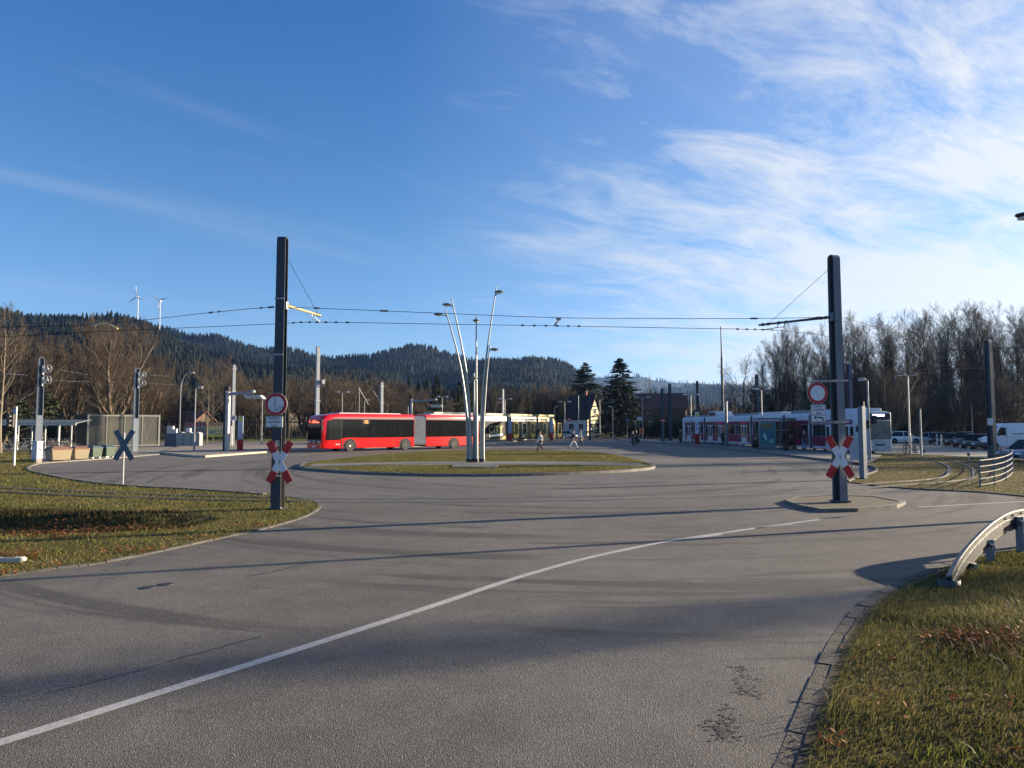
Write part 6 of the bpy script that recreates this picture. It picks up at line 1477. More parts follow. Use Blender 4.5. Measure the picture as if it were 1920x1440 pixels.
KINDS = {
 'willow': dict(H=17, r=.34, cfg=[dict(n=13, l=.46, a=30, w=.10, up=.05, tip=.25, r=.42, fall=.55, stems=5, **{'from': .16}), dict(n=9, l=.46, a=30, w=.12, up=.06, tip=.3, r=.45, fall=.5, **{'from': .15}), dict(n=8, l=.52, a=30, w=.14, up=.05, tip=.4, r=.45, fall=.4, **{'from': .12}), dict(n=3, l=.6, a=30, w=.16, up=.04, tip=.5, r=.6, fall=.3, **{'from': .2}), dict(n=0, l=.5, a=28, w=.16, up=.04, tip=.5, r=.6, fall=.3, **{'from': .2})], b=BARK_L, t=TWIG_L),
 'forest': dict(H=22, r=.24, cfg=[dict(n=24, l=.30, a=30, w=.035, up=.05, tip=.22, r=.45, fall=.45, len=.93, **{'from': .22}), dict(n=12, l=.46, a=30, w=.10, up=.17, tip=.3, r=.45, fall=.45, **{'from': .18}), dict(n=7, l=.5, a=36, w=.14, up=.10, tip=.4, r=.5, fall=.4, **{'from': .15}), dict(n=3, l=.55, a=34, w=.16, up=.08, tip=.5, r=.6, fall=.3, **{'from': .2}), dict(n=0, l=.5, a=30, w=.16, up=.04, tip=.5, r=.6, fall=.3, **{'from': .2})], b=BARK_D, t=TWIG_D),
 'round': dict(H=10, r=.20, cfg=[dict(n=11, l=.62, a=48, w=.04, up=.03, tip=.3, r=.5, fall=.4, len=.72, **{'from': .28}), dict(n=9, l=.48, a=40, w=.12, up=.05, tip=.3, r=.48, fall=.45, **{'from': .2}), dict(n=7, l=.52, a=38, w=.14, up=.04, tip=.4, r=.5, fall=.4, **{'from': .15}), dict(n=3, l=.6, a=36, w=.16, up=.03, tip=.5, r=.6, fall=.3, **{'from': .2}), dict(n=0, l=.5, a=30, w=.16, up=.04, tip=.5, r=.6, fall=.3, **{'from': .2})], b=BARK_D, t=TWIG_L),
 'poplar': dict(H=16, r=.2, cfg=[dict(n=26, l=.30, a=20, w=.02, up=.03, tip=.15, r=.35, fall=.5, len=.95, **{'from': .12}), dict(n=8, l=.4, a=20, w=.1, up=.12, tip=.3, r=.5, fall=.4, **{'from': .15}), dict(n=6, l=.5, a=24, w=.12, up=.1, tip=.4, r=.5, fall=.4, **{'from': .15}), dict(n=0, l=.5, a=26, w=.12, up=.1, tip=.4, r=.5, fall=.4, **{'from': .15})], b=BARK_L, t=TWIG_L),
 'young': dict(H=9, r=.11, cfg=[dict(n=16, l=.42, a=42, w=.03, up=.03, tip=.2, r=.4, fall=.6, len=.92, **{'from': .25}), dict(n=8, l=.45, a=38, w=.12, up=.07, tip=.3, r=.5, fall=.4, **{'from': .2}), dict(n=6, l=.5, a=36, w=.14, up=.05, tip=.4, r=.55, fall=.4, **{'from': .15}), dict(n=0, l=.5, a=30, w=.16, up=.04, tip=.5, r=.6, fall=.3, **{'from': .2})], b=BARK_P, t=TWIG_L),
}
PROTO = {}
def proto(kind, seed):
    if (kind, seed) in PROTO: return PROTO[(kind, seed)]
    K = KINDS[kind]; thick, thin = grow(seed, K['H'], K['r'], K['cfg'])
    sg = np.array(thick+thin); Ht = float(sg[:, [2, 5]].max())
    PROTO[(kind, seed)] = [None, thick, thin, K, Ht]; return PROTO[(kind, seed)]
def bare(kind, seed, loc, H, label, group=None, wide=1.0, rz=None, nm='bare_tree'):
    P = proto(kind, seed); K = P[3]; s_ = H/P[4]
    rz = random.uniform(0, 6.28) if rz is None else rz
    if P[0] is None:
        t_ = thing(nm, label, 'tree', loc, rz, group); seg_mesh('trunk', P[1], K['b'], t_, 5)
        V = np.array(P[2]); 
        seg_mesh('crown', V, K['t'], t_, 3); P[0] = t_; t_.scale = (s_*wide, s_*wide, s_); return t_
    c = dup(P[0], None, loc, rz, (s_*wide, s_*wide, s_), label, group); c.name = nm
    if group is None and 'group' in c: del c['group']
    return c
def tree_at(kind, seed, px, top, d, label, group=None, wide=1.0, nm='bare_tree'):
    x, y = at(px, 800, d)[:2]; return bare(kind, seed, (x, d, 0), hgt(top, d), label, group, wide, None, nm)
# left: the big brown crowns behind the shelter and enclosure
tree_at('willow', 1, 205, 584, 98, 'largest brown multi stemmed bare tree, its crown above the mesh enclosure', wide=1.12)
tree_at('willow', 2, 8, 590, 92, 'tall brown bare tree cut by the left frame edge')
tree_at('willow', 3, 75, 622, 102, 'brown bare tree between the left edge one and the largest crown', wide=1.1)
tree_at('willow', 2, 128, 640, 112, 'brown bare tree just left of the largest crown')
tree_at('willow', 1, -60, 600, 96, 'brown bare tree reaching in from beyond the left frame edge')
tree_at('willow', 3, 272, 660, 112, 'brown bare tree at the right shoulder of the largest crown', wide=1.1)
tree_at('willow', 2, 318, 700, 128, 'low brown bare tree behind the bowed slender lamp', wide=1.2)
tree_at('young', 1, 3, 560, 58, 'pale stemmed thin tree at the left frame edge before the shelter')
tree_at('round', 1, 398, 652, 112, 'bare tree behind the market banners with forked dark trunk', wide=.95)
tree_at('young', 2, 388, 690, 92, 'thin straight bare tree right of the slim lamp, beside the yellow banner')
BB = 'bare trees along the far road behind the bus'
row = [(455,694,132,'willow',1),(487,700,120,'round',2),(508,706,140,'willow',2),(540,688,128,'round',1),(572,704,150,'willow',3),(612,690,135,'round',2),(636,700,150,'willow',1),(664,694,142,'round',1),(692,708,158,'willow',2),(728,700,140,'round',2),(748,716,165,'willow',3),(782,722,160,'round',1),(806,722,150,'round',2),(845,730,180,'willow',2)]
lbl = ['right of the first charging mast','just left of the big left mast','just right of the big left mast','above the bus front','behind the tall square bus mast','behind the double lamp over the bus','behind the bus, above its front wheel','second behind the short single lamp','left of the collared bus mast','right of the collared bus mast','above the middle of the bus','left of the second charging mast','above the second charging arm','behind the dark conifers']
for (px, top, d, kd, sd), lb in zip(row, lbl): tree_at(kd, sd, px, top, d, 'bare brown tree '+lb, BB, 1.25)
FB = 'bare trees behind the yellow tram'
for px, top, d, kd, sd in ((910,722,190,'willow',1),(938,716,200,'willow',3),(966,726,195,'willow',2),(1000,718,210,'willow',1),(1028,724,205,'willow',3),(1052,716,215,'willow',2),(1078,722,220,'willow',1),(1240,752,220,'willow',3),(1275,758,230,'willow',2),(1330,758,200,'willow',1),(1352,756,210,'willow',3),(1378,760,190,'willow',2)):
    tree_at(kd, sd, px, top, d, 'bare brown tree of the far row behind the trams' , FB, 1.35)
x = tree_at('poplar', 1, 1217, 699, 260, 'twin topped bare poplar above the long red roof', None, 1.0)
# right: the wood
tree_at('round', 3, 1399, 656, 118, 'small round bare tree alone against the pale sky', wide=.95)
WG = 'tall bare trees of the right hand wood'
wrs = random.Random(21); k = 0
WL = 'tall bare dark tree in the wood beyond the parked cars'
sky_line = [(1430,640),(1448,618),(1466,606),(1490,596),(1515,602),(1540,608),(1560,600),(1585,588),(1605,580),(1630,586),(1655,578),(1680,582),(1705,572),(1730,576),(1755,562),(1780,556),(1805,566),(1830,560),(1858,556),(1885,562),(1910,560),(1940,562),(1975,560)]
for px, top in sky_line:
    d = wrs.uniform(106, 118); tree_at('forest', 1+k % 4, px+wrs.uniform(-4, 4), top+wrs.uniform(-4, 8), d, WL, WG, wrs.uniform(.85, 1.15)); k += 1
for px, top in sky_line[2:]:
    d = wrs.uniform(122, 150); tree_at('forest', 1+k % 4, px+wrs.uniform(-14, 14), top+wrs.uniform(18, 55), d, WL, WG, wrs.uniform(.85, 1.1)); k += 1
# the wood goes on out of the frame to the right: its shade lies over the stop
for px, top in sky_line:
    d = wrs.uniform(150, 185); tree_at('forest', 1+k % 4, px+wrs.uniform(-14, 14), top+wrs.uniform(60, 120), d, WL, WG, wrs.uniform(.9, 1.2)); k += 1
for px, top, d in ((1562,690,104),(1608,684,102),(1668,676,96),(1640,700,105),(1716,705,104),(1760,712,106),(1800,716,104),(1845,708,106),(1900,700,100)): tree_at('willow', 1+k % 3, px, top, d, 'low brown leafless thicket tree at the front edge of the wood', 'thicket trees at the front edge of the wood', 1.2); k += 1
for i in range(34):
    u = wrs.random(); X = wrs.uniform(80, 128); Y = wrs.uniform(64, 112)
    if X/Y < .74: X = Y*.74+wrs.uniform(2, 14)
    bare('forest', 1+k % 4, (X, Y, 0), wrs.uniform(18, 24), WL, WG, 1.15); k += 1
# trees beside the road out of the frame: bands of shade on the near asphalt
RG = 'roadside trees beyond the right frame edge'
for X, Y, H_, wd in ((41,21.6,13,.8),(52,14.5,15,1.1),(60,19,16,1.1),(48,8,14,1.1),(38,3,12,1.0),(66,26,15,.9),(36,9.5,11,.9),(58,11,16,1.2),(70,15,17,1.2),(44,2,13,1.1),(52,-2,15,1.2),(75,6,18,1.2)):
    bare('forest', 1+k % 4, (X, Y, 0), H_, 'tall bare tree beside the road outside the frame', RG, wd); k += 1
# ivy-clad tree with dark sleeve
# ---- conifers
def conifer(label, px, top, d, width, seed, mat, nm='spruce', droop=.25, dens=1.0, base_z=.4, loc=None):
    rs = np.random.default_rng(seed); x, y = at(px, 800, d)[:2]; H = hgt(top, d); Wd = width/FPX*d/2
    t_ = thing(nm, label, 'tree', (x, y, 0)); MB().tube([(0,0,0), (0,0,H*.5), (0,0,H*.97)], [H*.016, H*.010, .02], 7).build('trunk', BARK_D, t_)
    segs = []; nb = int(H*20*dens)
    V = []; F = []
    for i in range(nb):
        f = rs.random()**.8; z = base_z+(H-base_z)*f; a = rs.uniform(0, 6.283)
        L = Wd*((1-f)**.72)*rs.uniform(.62, 1.12)+.15
        dz = -droop*L*rs.uniform(.2, 1.1)+.22*L*f
        dx, dy = math.cos(a), math.sin(a); segs.append((0, 0, z, dx*L*.9, dy*L*.9, z+dz, .03, .008))
        n = max(8, int(L*13))
        u = rs.uniform(.12, 1.04, n); px_ = dx*L*u; py_ = dy*L*u; pz = z+dz*u*u
        for j in range(n):
            l = rs.uniform(.22, .50)*(1.15-.45*u[j])*(.6+Wd*.12); aa = a+rs.choice((-1, 1))*rs.uniform(.3, 1.2); ex, ey, ez = math.cos(aa)*l, math.sin(aa)*l, rs.uniform(-.35, .18)*l
            w_ = .16*l+.04; o = len(V); sx, sy = -math.sin(aa)*w_, math.cos(aa)*w_; mz = rs.uniform(-.05, .05)
            V += [(px_[j]-sx, py_[j]-sy, pz[j]-mz), (px_[j]+sx, py_[j]+sy, pz[j]+mz), (px_[j]+ex, py_[j]+ey, pz[j]+ez)]; F.append((o, o+1, o+2))
            V += [(px_[j], py_[j], pz[j]-w_), (px_[j], py_[j], pz[j]+w_), (px_[j]+ex*.9, py_[j]+ey*.9, pz[j]+ez-.03)]; F.append((o+3, o+4, o+5))
    seg_mesh('limbs', segs, BARK_D, t_, 3); np_mesh('crown', np.array(V), np.array(F), mat, t_); return t_
NEED = Mleaf('spruce_needles', [(.010, .020, .012), (.020, .036, .020), (.036, .055, .028)], .7, .1)
NEED2 = Mleaf('yew_needles', [(.012, .024, .014), (.026, .046, .022), (.05, .075, .03)], .7, .1)
conifer('tall dark spruce left of the pair, above the white gabled house', 1098, 680, 205, 118, 3, NEED)
conifer('tallest dark spruce with a full pointed crown, right of the pair', 1164, 672, 158, 132, 4, NEED)
conifer('lower dense spruce in front of the tallest one', 1180, 722, 140, 60, 5, NEED)
conifer('dark conifer behind the second charging hood', 819, 706, 138, 48, 6, NEED)
conifer('dark broad conifer behind the leaning island lamps', 862, 716, 150, 44, 7, NEED)
conifer('dark conifer just right of the sheaf of lamps', 882, 720, 160, 40, 8, NEED)
conifer('slim dark conifer behind the yellow tram', 988, 734, 170, 26, 9, NEED)
conifer('short dark conifer above the yellow tram roof', 960, 754, 165, 30, 14, NEED)
conifer('dark conifer left of the white gabled house', 1040, 748, 175, 40, 15, NEED)
conifer('dark green yew like bush behind the bicycle shelter', 92, 738, 78, 60, 10, NEED2, 'evergreen', -.1)
conifer('dark evergreen at the left behind the traffic light', 40, 752, 82, 70, 11, NEED2, 'evergreen', -.1)
conifer('ivy dark evergreen behind the tram pantograph', 1413, 730, 115, 44, 12, NEED, 'evergreen', 0)
conifer('dark evergreen hump left of the right hand wood', 1440, 740, 112, 60, 13, NEED, 'evergreen', 0)
# ---- undergrowth and hedges that nobody could count
def brush(name, boxes, mat, seed, n, hmin, hmax, label=None, lean=.35, wq=.035):
    rs = np.random.default_rng(seed); V = []; F = []
    for (x0, x1, y0, y1, hs) in boxes:
        for i in range(int(n*abs(x1-x0)*abs(y1-y0))):
            x, y = rs.uniform(x0, x1), rs.uniform(y0, y1); h = rs.uniform(hmin, hmax)*hs
            for j in range(5):
                a = rs.uniform(0, 6.28); l = h*rs.uniform(.5, 1); o = len(V); dx, dy = math.cos(a)*l*lean*rs.random(), math.sin(a)*l*lean*rs.random(); z0 = l*rs.uniform(0, .45)
                V += [(x-wq+dx*.2, y, z0), (x+wq+dx*.2, y, z0), (x+dx, y+dy, z0+l*.75)]; F.append((o, o+1, o+2))
    o = np_mesh(name, np.array(V), np.array(F), mat); o['kind'] = 'stuff'; o['label'] = label or name; return o
UND = Mleaf('undergrowth_brown', [(.018, .014, .010), (.045, .032, .021), (.085, .06, .036)], .9, 0)
UNDG = Mleaf('hedge_dark', [(.008, .012, .007), (.018, .024, .012), (.035, .036, .02)], .9, 0)
UNDL = Mleaf('brush_brown', [(.035, .027, .019), (.07, .054, .037), (.11, .085, .058)], .9, 0)
brush('undergrowth', [(44, 100, 106, 112, 1.0), (50, 112, 114, 120, 1.9), (70, 100, 92, 104, .8), (52, 118, 124, 130, 2.2)], UND, 1, 2.2, 2.0, 6.0, 'dark brown undergrowth at the foot of the right hand wood')
brush('hedge', [(22, 45, 126, 132, 1.0), (30, 50, 150, 158, 1.3)], UNDG, 2, 3.0, 1.5, 5.0, 'dark hedge behind the tram platform')
brush('brushwood', [(-95, -46, 82, 92, 1.0), (-95, -40, 112, 124, 1.6), (-60, -8, 140, 152, 1.1), (-50, 20, 185, 200, 1.7), (8, 60, 230, 250, 1.4)], UNDL, 3, .8, 1.5, 4.2, 'brown brushwood behind the stops and the far road')
# ---------------------------------------------------------------- houses
def house(label, px0, px1, d, depth, eave, ridge, rz, wm, rm, gable_wm=None, wins=(), nm='gabled_house'):
    """long side faces the camera; the gable stands on the right end"""
    x0, x1 = at(px0, 800, d)[0], at(px1, 800, d)[0]; L_ = x1-x0; he, hr = hgt(eave, d), hgt(ridge, d); t_ = thing(nm, label, 'house', (x0, d, 0), rz)
    gw = gable_wm or wm
    mb = MB(); mb.box((L_/2, depth/2, he/2), (L_, depth, he)); mb.build('wall', wm, t_)
    MB().extr([(-.004, 0), (depth+.004, 0), (depth+.004, he), (depth/2, hr-.15), (-.004, he)], (L_, 0, 0), (0,1,0), (0,0,1), -.2, .006).build('gable_wall', gw, t_)
    e = .45; s_ = (hr-he)/(depth/2); MB().extr([(-e, he-e*s_), (-e, he-e*s_+.28), (depth/2, hr+.25), (depth+e, he-e*s_+.28), (depth+e, he-e*s_), (depth/2, hr)], (0,0,0), (0,1,0), (0,0,1), -.4, L_+.5).build('roof', rm, t_)
    for u, z, w_, h_, face in wins:
        mb = MB()
        if face == 'g': mb.box((L_+.02, u*depth, z), (.06, w_, h_))
        else: mb.box((u*L_, -.02, z), (w_, .06, h_))
        f = mb.build('window', WHITE, t_); mb = MB()
        if face == 'g':
            for q in (-.24, .24): mb.box((L_+.055, u*depth+q*w_, z), (.03, w_*.40, h_*.86))
        else:
            for q in (-.24, .24): mb.box((u*L_+q*w_, -.055, z), (w_*.40, .03, h_*.86))
        mb.build('pane', GLASS_BK, f)
    return t_
WALLW = M('wall_white', S(196, 200, 200), .9, 0, .06); WALLC = M('wall_cream', S(168, 160, 134), .9, 0, .06); ROOFD = M('roof_dark', S(50, 40, 38), .85, 0, .25, .8, .3); ROOFR = M('roof_red', S(96, 58, 50), .85, 0, .25, .8, .3); WALLB = M('wall_brown', S(96, 78, 62), .9, 0, .15)
h_ = house('white house with a steep dark roof and a sunlit cream gable', 1056, 1106, 175, 8.2, 783, 741, R(-32), WALLW, ROOFD, WALLC, [(.5, 6.0, 1.5, 1.5, 'g'), (.3, 2.4, 1.3, 1.6, 'g'), (.72, 2.4, 1.3, 1.6, 'g'), (.35, 2.2, 1.3, 1.6, 's'), (.75, 2.2, 1.3, 1.6, 's')])
MB().box((4.5, 3.4, hgt(741, 175)+.3), (.7, .7, 1.6)).build('chimney', M('chimney_brick', S(110, 70, 56), .9), h_)
house('long house with a dark red roof and a small pale gable beyond the masts', 1192, 1284, 185, 9, 766, 738, R(-14), WALLB, ROOFR, WALLC, [(.5, 6.6, 1.3, 1.3, 'g'), (.3, 3, 1.2, 1.4, 's'), (.6, 3, 1.2, 1.4, 's')])
house('low pale building with a flat pitched roof behind the black fence', 440, 482, 150, 8, 783, 776, R(-4), WALLC, ROOFR, None, [(.3, 1.6, 1.2, 1.2, 's'), (.7, 1.6, 1.2, 1.2, 's')])
house('small house with a white gabled front right of the big left mast', 536, 566, 170, 6, 777, 764, R(-62), WALLB, ROOFD, WALLC, [(.5, 2.2, 1.2, 1.4, 'g')])
house('low brown house half hidden behind the bowed lamp and cabinets', 318, 366, 150, 8, 790, 772, R(-8), WALLB, ROOFR, None, [(.3, 1.6, 1.2, 1.2, 's')])
house('small far house with a pale yellow front above the bus roof', 646, 668, 200, 7, 781, 768, R(-50), WALLC, ROOFR, WALLC, [(.5, 2.0, 1.2, 1.4, 'g')])
house('low pale house far behind the tram roof, left of the radio mast', 1315, 1336, 240, 8, 776, 768, R(-30), WALLC, ROOFD, WALLW, [(.5, 2.4, 1.4, 1.4, 'g')])
# wind turbines on the ridge
def turbine(label, px, pyh, pyb, d, rot, group='wind turbines on the ridge'):
    p = at(px, pyh, d); zb = hgt(pyb, d); s_ = d/FPX; t_ = thing('wind_turbine', label, 'wind turbine', (p[0], d, zb-30), 0, group); H = p[2]-zb+30; WT = M('turbine_white', (.5,.5,.5), .5, 0, .02)
    MB().tube([(0,0,0), (0,0,H)], [1.0, .6], 12).build('tower', WT, t_); MB().box((0, 1.5, H), (2.0, 5, 2.2)).build('nacelle', WT, t_, bevel=.6); MB().ell((0, -4.2, H), (1.1, 1.4, 1.1), 10, 6).build('hub', WT, t_)
    for a, L_ in rot:
        a = R(a); dx, dz = math.sin(a), math.cos(a); L_ *= s_; mb = MB(); w0 = 1.7
        rings = []
        for f, w_ in ((0.02, .5), (.18, 1.0), (.6, .65), (1.0, .2)): c = Vector((dx*L_*f, -4.4, H+dz*L_*f)); n_ = Vector((dz, 0, -dx)); rings.append([tuple(c+n_*w_), tuple(c+Vector((0, -.5, 0))), tuple(c-n_*w_), tuple(c+Vector((0, .5, 0)))])
        mb.loft(rings); mb.build('blade', WT, t_)
turbine('white wind turbine with a raised blade, left of the two on the ridge', 259, 557.5, 596, 1120, [(-6, 20), (114, 17), (-126, 20)])
turbine('smaller white wind turbine at rest, right of the two on the ridge', 300.5, 564, 606, 1200, [(-48, 13), (72, 19), (180, 14)])
# ---------------------------------------------------------------- wooded hills
def hill(name, prof, D, D0, mats, n_con, n_dec, seed, th=(14, 24), base_drop=0, soil=None, drop=13):
    rs = np.random.default_rng(seed); pxs = np.array([p[0] for p in prof], float); pys = np.array([p[1] for p in prof], float)
    def top(px): return np.interp(px, pxs, pys)
    NX, NY = 90, 14; V = []; F = []
    for j in range(NY+1):
        f = j/NY; Y = D0+(D-D0)*f
        for i in range(NX+1):
            px = pxs[0]+(pxs[-1]-pxs[0])*i/NX; zt = EYE+(800-(top(px)+drop))/FPX*D; z = max(zt, 0)*(f**1.25) ; V.append(((px-960)/FPX*Y, Y, z-2+2*f))
    for j in range(NY):
        for i in range(NX): a = j*(NX+1)+i; F.append((a, a+1, a+NX+2, a+NX+1))
    # back slope so that the hill is solid from other sides
    o0 = len(V)
    for i in range(NX+1): x, y, z = V[NY*(NX+1)+i]; V.append((x*1.2, D*1.25, -2))
    for i in range(NX): F.append((NY*(NX+1)+i, NY*(NX+1)+i+1, o0+i+1, o0+i))
    h_ = np_mesh(name, np.array(V), np.array(F), soil or SOIL); h_['kind'] = 'structure'
    def zat(px, f): return np.maximum(EYE+(800-(top(px)+drop))/FPX*D, 0)*(f**1.25)
    def spots(n, fmin=.12, ridge=.12):
        px = rs.uniform(pxs[0], pxs[-1], n); f = fmin+(1-fmin)*rs.random(n)**.75
        k = int(n*ridge); f[:k] = rs.uniform(.975, 1.0, k); Y = D0+(D-D0)*f; return px, f, (px-960)/FPX*Y, Y, zat(px, f)
    # spruces: stacked ragged cones
    if n_con:
        px, f, X, Y, Z = spots(n_con); patch = np.sin(X*.021+seed)+np.sin(Y*.017+X*.011)+.6*np.sin(X*.05); keep = (patch > -.9) | (f > .95); X, Y, Z = X[keep], Y[keep], Z[keep]; n = len(X)
        H = rs.uniform(th[0], th[1], n)*np.clip(.82+.3*np.sin(X*.043+seed)*np.sin(Y*.05), .55, 1.15); W_ = 1.2+H*rs.uniform(.08, .17, n); VV = []; FF = []; S_ = 6
        for lay, (z0, z1, wq) in enumerate(((0.02, .62, 1.0), (.32, .82, .72), (.58, 1.0, .46))):
            a0 = rs.uniform(0, 6.28, n); ring = []
            for j in range(S_):
                a = a0+2*math.pi*j/S_; q = W_*wq*rs.uniform(.65, 1.25, n); ring.append(np.stack([X+np.cos(a)*q, Y+np.sin(a)*q, Z+H*(z0+rs.uniform(-.04, .06, n))], 1))
            tip = np.stack([X+rs.normal(0, .2, n), Y, Z+H*z1], 1); A = np.stack(ring+[tip], 1); off = (np.arange(n)*(S_+1))[:, None]+sum(len(v) for v in VV)
            VV.append(A.reshape(-1, 3))
            for j in range(S_): FF.append(off+np.array([[j, (j+1) % S_, S_]]))
        o = np_mesh('conifer_forest', np.concatenate(VV), np.concatenate(FF), mats[0]); o['kind'] = 'stuff'; o['label'] = 'dark spruce forest covering the '+name.split('.')[0].replace('_', ' ')
    if n_dec:
        px, f, X, Y, Z = spots(n_dec, .04, .05); n = len(X); patch = np.sin(X*.021+seed)+np.sin(Y*.017+X*.011)+.6*np.sin(X*.05); keep = (patch < .2) | (f < .35); X, Y, Z = X[keep], Y[keep], Z[keep]; n = len(X); H = rs.uniform(th[0]*.6, th[1]*.7, n); VV = []; FF = []; K = 16
        for k in range(K):
            a = rs.uniform(0, 6.28, n); l = H*rs.uniform(.35, .62, n); tilt = rs.uniform(.1, .85, n); wq = H*.035; z0 = Z+H*rs.uniform(.12, .5, n); dx = np.cos(a)*l*tilt*.7; dy = np.sin(a)*l*tilt*.7
            A = np.stack([np.stack([X-wq+dx*.25, Y+dy*.25, z0], 1), np.stack([X+wq+dx*.25, Y+dy*.25, z0], 1), np.stack([X+dx, Y+dy, z0+l*(1.1-tilt*.5)], 1)], 1)
            FF.append((np.arange(n)*3)[:, None]+sum(len(v) for v in VV)+np.array([[0, 1, 2]])); VV.append(A.reshape(-1, 3))
        o = np_mesh('bare_forest', np.concatenate(VV), np.concatenate(FF), mats[1]); o['kind'] = 'stuff'; o['label'] = 'brown leafless wood on the '+name.split('.')[0].replace('_', ' ')
SOIL = M('forest_floor', (.007, .008, .006), .95, 0, .3, .02)
CON = Mleaf('far_spruce', [(.0012, .004, .003), (.003, .008, .0055), (.007, .0145, .009)], .9, 0)
DEC = Mleaf('far_bare_wood', [(.014, .011, .008), (.028, .021, .015), (.046, .035, .024)], .9, 0)
hill('wooded_hill', [(-160,575),(-60,580),(0,582),(50,588),(110,587),(160,592),(200,590),(235,594),(270,601),(300,618),(340,641),(383,657),(433,667),(500,679),(567,688),(660,691),(704,698),(735,708),(790,730),(850,765),(900,795)], 900, 260, (CON, DEC), 9000, 3600, 5, (7, 17))
hill('wooded_hill', [(150,600),(250,606),(320,613),(353,620),(417,631),(467,643),(500,648),(567,658),(633,665),(670,668),(700,662),(720,652),(750,645),(765,642),(790,648),(830,655),(860,661),(890,669),(920,682),(960,705),(1010,745),(1060,790)], 1500, 700, (CON, DEC), 10000, 1500, 6, (10, 24))
hill('wooded_hill', [(780,760),(830,715),(870,688),(900,677),(925,672),(960,669),(1000,665),(1020,669),(1045,675),(1065,684),(1080,692),(1100,707),(1130,722),(1170,742),(1220,760),(1270,785)], 1250, 500, (CON, DEC), 8000, 1000, 7, (9, 20))
hill('distant_hill', [(960,712),(1040,705),(1130,704),(1190,702),(1205,703),(1230,710),(1270,714),(1330,716),(1400,720),(1480,726),(1600,740)], 4200, 3000, (CON, DEC), 1500, 0, 8, (18, 30), drop=4)
hill('distant_hill', [(1170,745),(1215,728),(1260,722),(1290,719),(1340,719),(1380,721),(1420,727),(1500,735),(1600,750)], 2700, 1700, (CON, DEC), 2200, 0, 9, (16, 28), drop=8)
hill('distant_hill', [(1270,760),(1290,738),(1310,725),(1340,722),(1370,722),(1400,728),(1440,733),(1520,745)], 1900, 1000, (CON, DEC), 1600, 500, 10, (14, 24), drop=9)
hill('wooded_foothill', [(380,742),(500,726),(600,722),(700,728),(780,735),(860,742),(950,738),(1050,742),(1150,752),(1300,764),(1420,768),(1520,772)], 420, 250, (CON, DEC), 260, 1700, 11, (7, 12), drop=6)
# air
hz = bpy.data.materials.new('haze'); hz.use_nodes = True; t = NT(hz.node_tree); hz.node_tree.nodes.remove(hz.node_tree.nodes['Principled BSDF'])
pv = t.n('ShaderNodeVolumePrincipled'); pv.inputs['Color'].default_value = (.28, .52, 1.0, 1); pv.inputs['Density'].default_value = .00007; pv.inputs['Anisotropy'].default_value = .5
t.l(pv.outputs[0], hz.node_tree.nodes['Material Output'].inputs['Volume'])
o = MB().box((0, 2700, 185), (7600, 5700, 375)).build('haze', hz); o['kind'] = 'stuff'; o['label'] = 'thin blue haze over the far hills'
# ---------------------------------------------------------------- grass and leaf litter
def blades(name, poly, dens, hr, wr, zf, mat, seed, label, clump=None, lean=.5, keep=None, fall=None):
    rs = np.random.default_rng(seed); P = np.array([p[:2] for p in poly]); x0, y0 = P.min(0); x1, y1 = P.max(0); n = int((x1-x0)*(y1-y0)*dens)
    x = rs.uniform(x0, x1, n); y = rs.uniform(y0, y1, n); m = inside(poly, x, y)
    if fall is not None: m &= rs.random(n) < np.clip((fall/np.maximum(y, .1))**1.6, 0, 1)
    if keep is not None: m &= keep(x, y)
    x, y = x[m], y[m]; n = len(x)
    z = np.array([zf(a, b) for a, b in zip(x, y)]) if not isinstance(zf, (int, float)) else np.full(n, float(zf))
    c = (np.sin(x*3.1+np.sin(y*2.3)*1.7)+np.sin(y*4.1+x*1.3))*.25+.5
    h = rs.uniform(hr[0], hr[1], n)*(.55+.8*c); w_ = rs.uniform(wr[0], wr[1], n)
    if fall is not None: w_ *= np.clip(y/fall, 1, 4)
    a = rs.uniform(0, 6.283, n); bias = np.sin(x*1.1+1)*1.2+np.cos(y*.9)*1.3; la = bias+rs.normal(0, .9, n); l = h*lean*rs.uniform(.2, 1.5, n)
    dx, dy = np.cos(la)*l, np.sin(la)*l; sx, sy = np.cos(a)*w_/2, np.sin(a)*w_/2
    V = np.stack([np.stack([x-sx, y-sy, z-.01], 1), np.stack([x+sx, y+sy, z-.01], 1), np.stack([x+dx*.35+sx*.8, y+dy*.35+sy*.8, z+h*.62], 1), np.stack([x+dx*.35-sx*.8, y+dy*.35-sy*.8, z+h*.62], 1), np.stack([x+dx, y+dy, z+h*.95], 1)], 1)
    o_ = (np.arange(n)*5)[:, None]; F = np.concatenate([o_+np.array([[0, 1, 2]]), o_+np.array([[0, 2, 3]]), o_+np.array([[3, 2, 4]])])
    o = np_mesh(name, V.reshape(-1, 3), F, mat); o['kind'] = 'stuff'; o['label'] = label; return o
GR1 = Mleaf('grass_mixed', [(.040, .039, .014), (.080, .086, .022), (.135, .128, .036), (.195, .160, .062), (.26, .205, .10)], .7, .35)
GR2 = Mleaf('grass_lawn', [(.060, .062, .016), (.105, .108, .024), (.160, .148, .040), (.21, .17, .068)], .7, .35)
GRB = Mleaf('grass_bright', [(.09, .12, .02), (.14, .18, .03), (.20, .22, .05)], .6, .4)
vp = [p for p in VERGE if p[1] > -3] 
VP = px_poly([(1405,1700),(1512,1440),(1560,1302),(1606,1192),(1655,1133),(1710,1100),(1768,1074),(1838,1049),(1925,1030)]) + [(16,13.5),(14,6),(6,3.0)]
VGE = np.vectorize(edge_dist)
blades('verge_grass', VP, 3200, (.015, .075), (.004, .009), verge_z, GR1, 1, 'long winter grass, straw and green, on the right verge', lean=.9, fall=7.0)
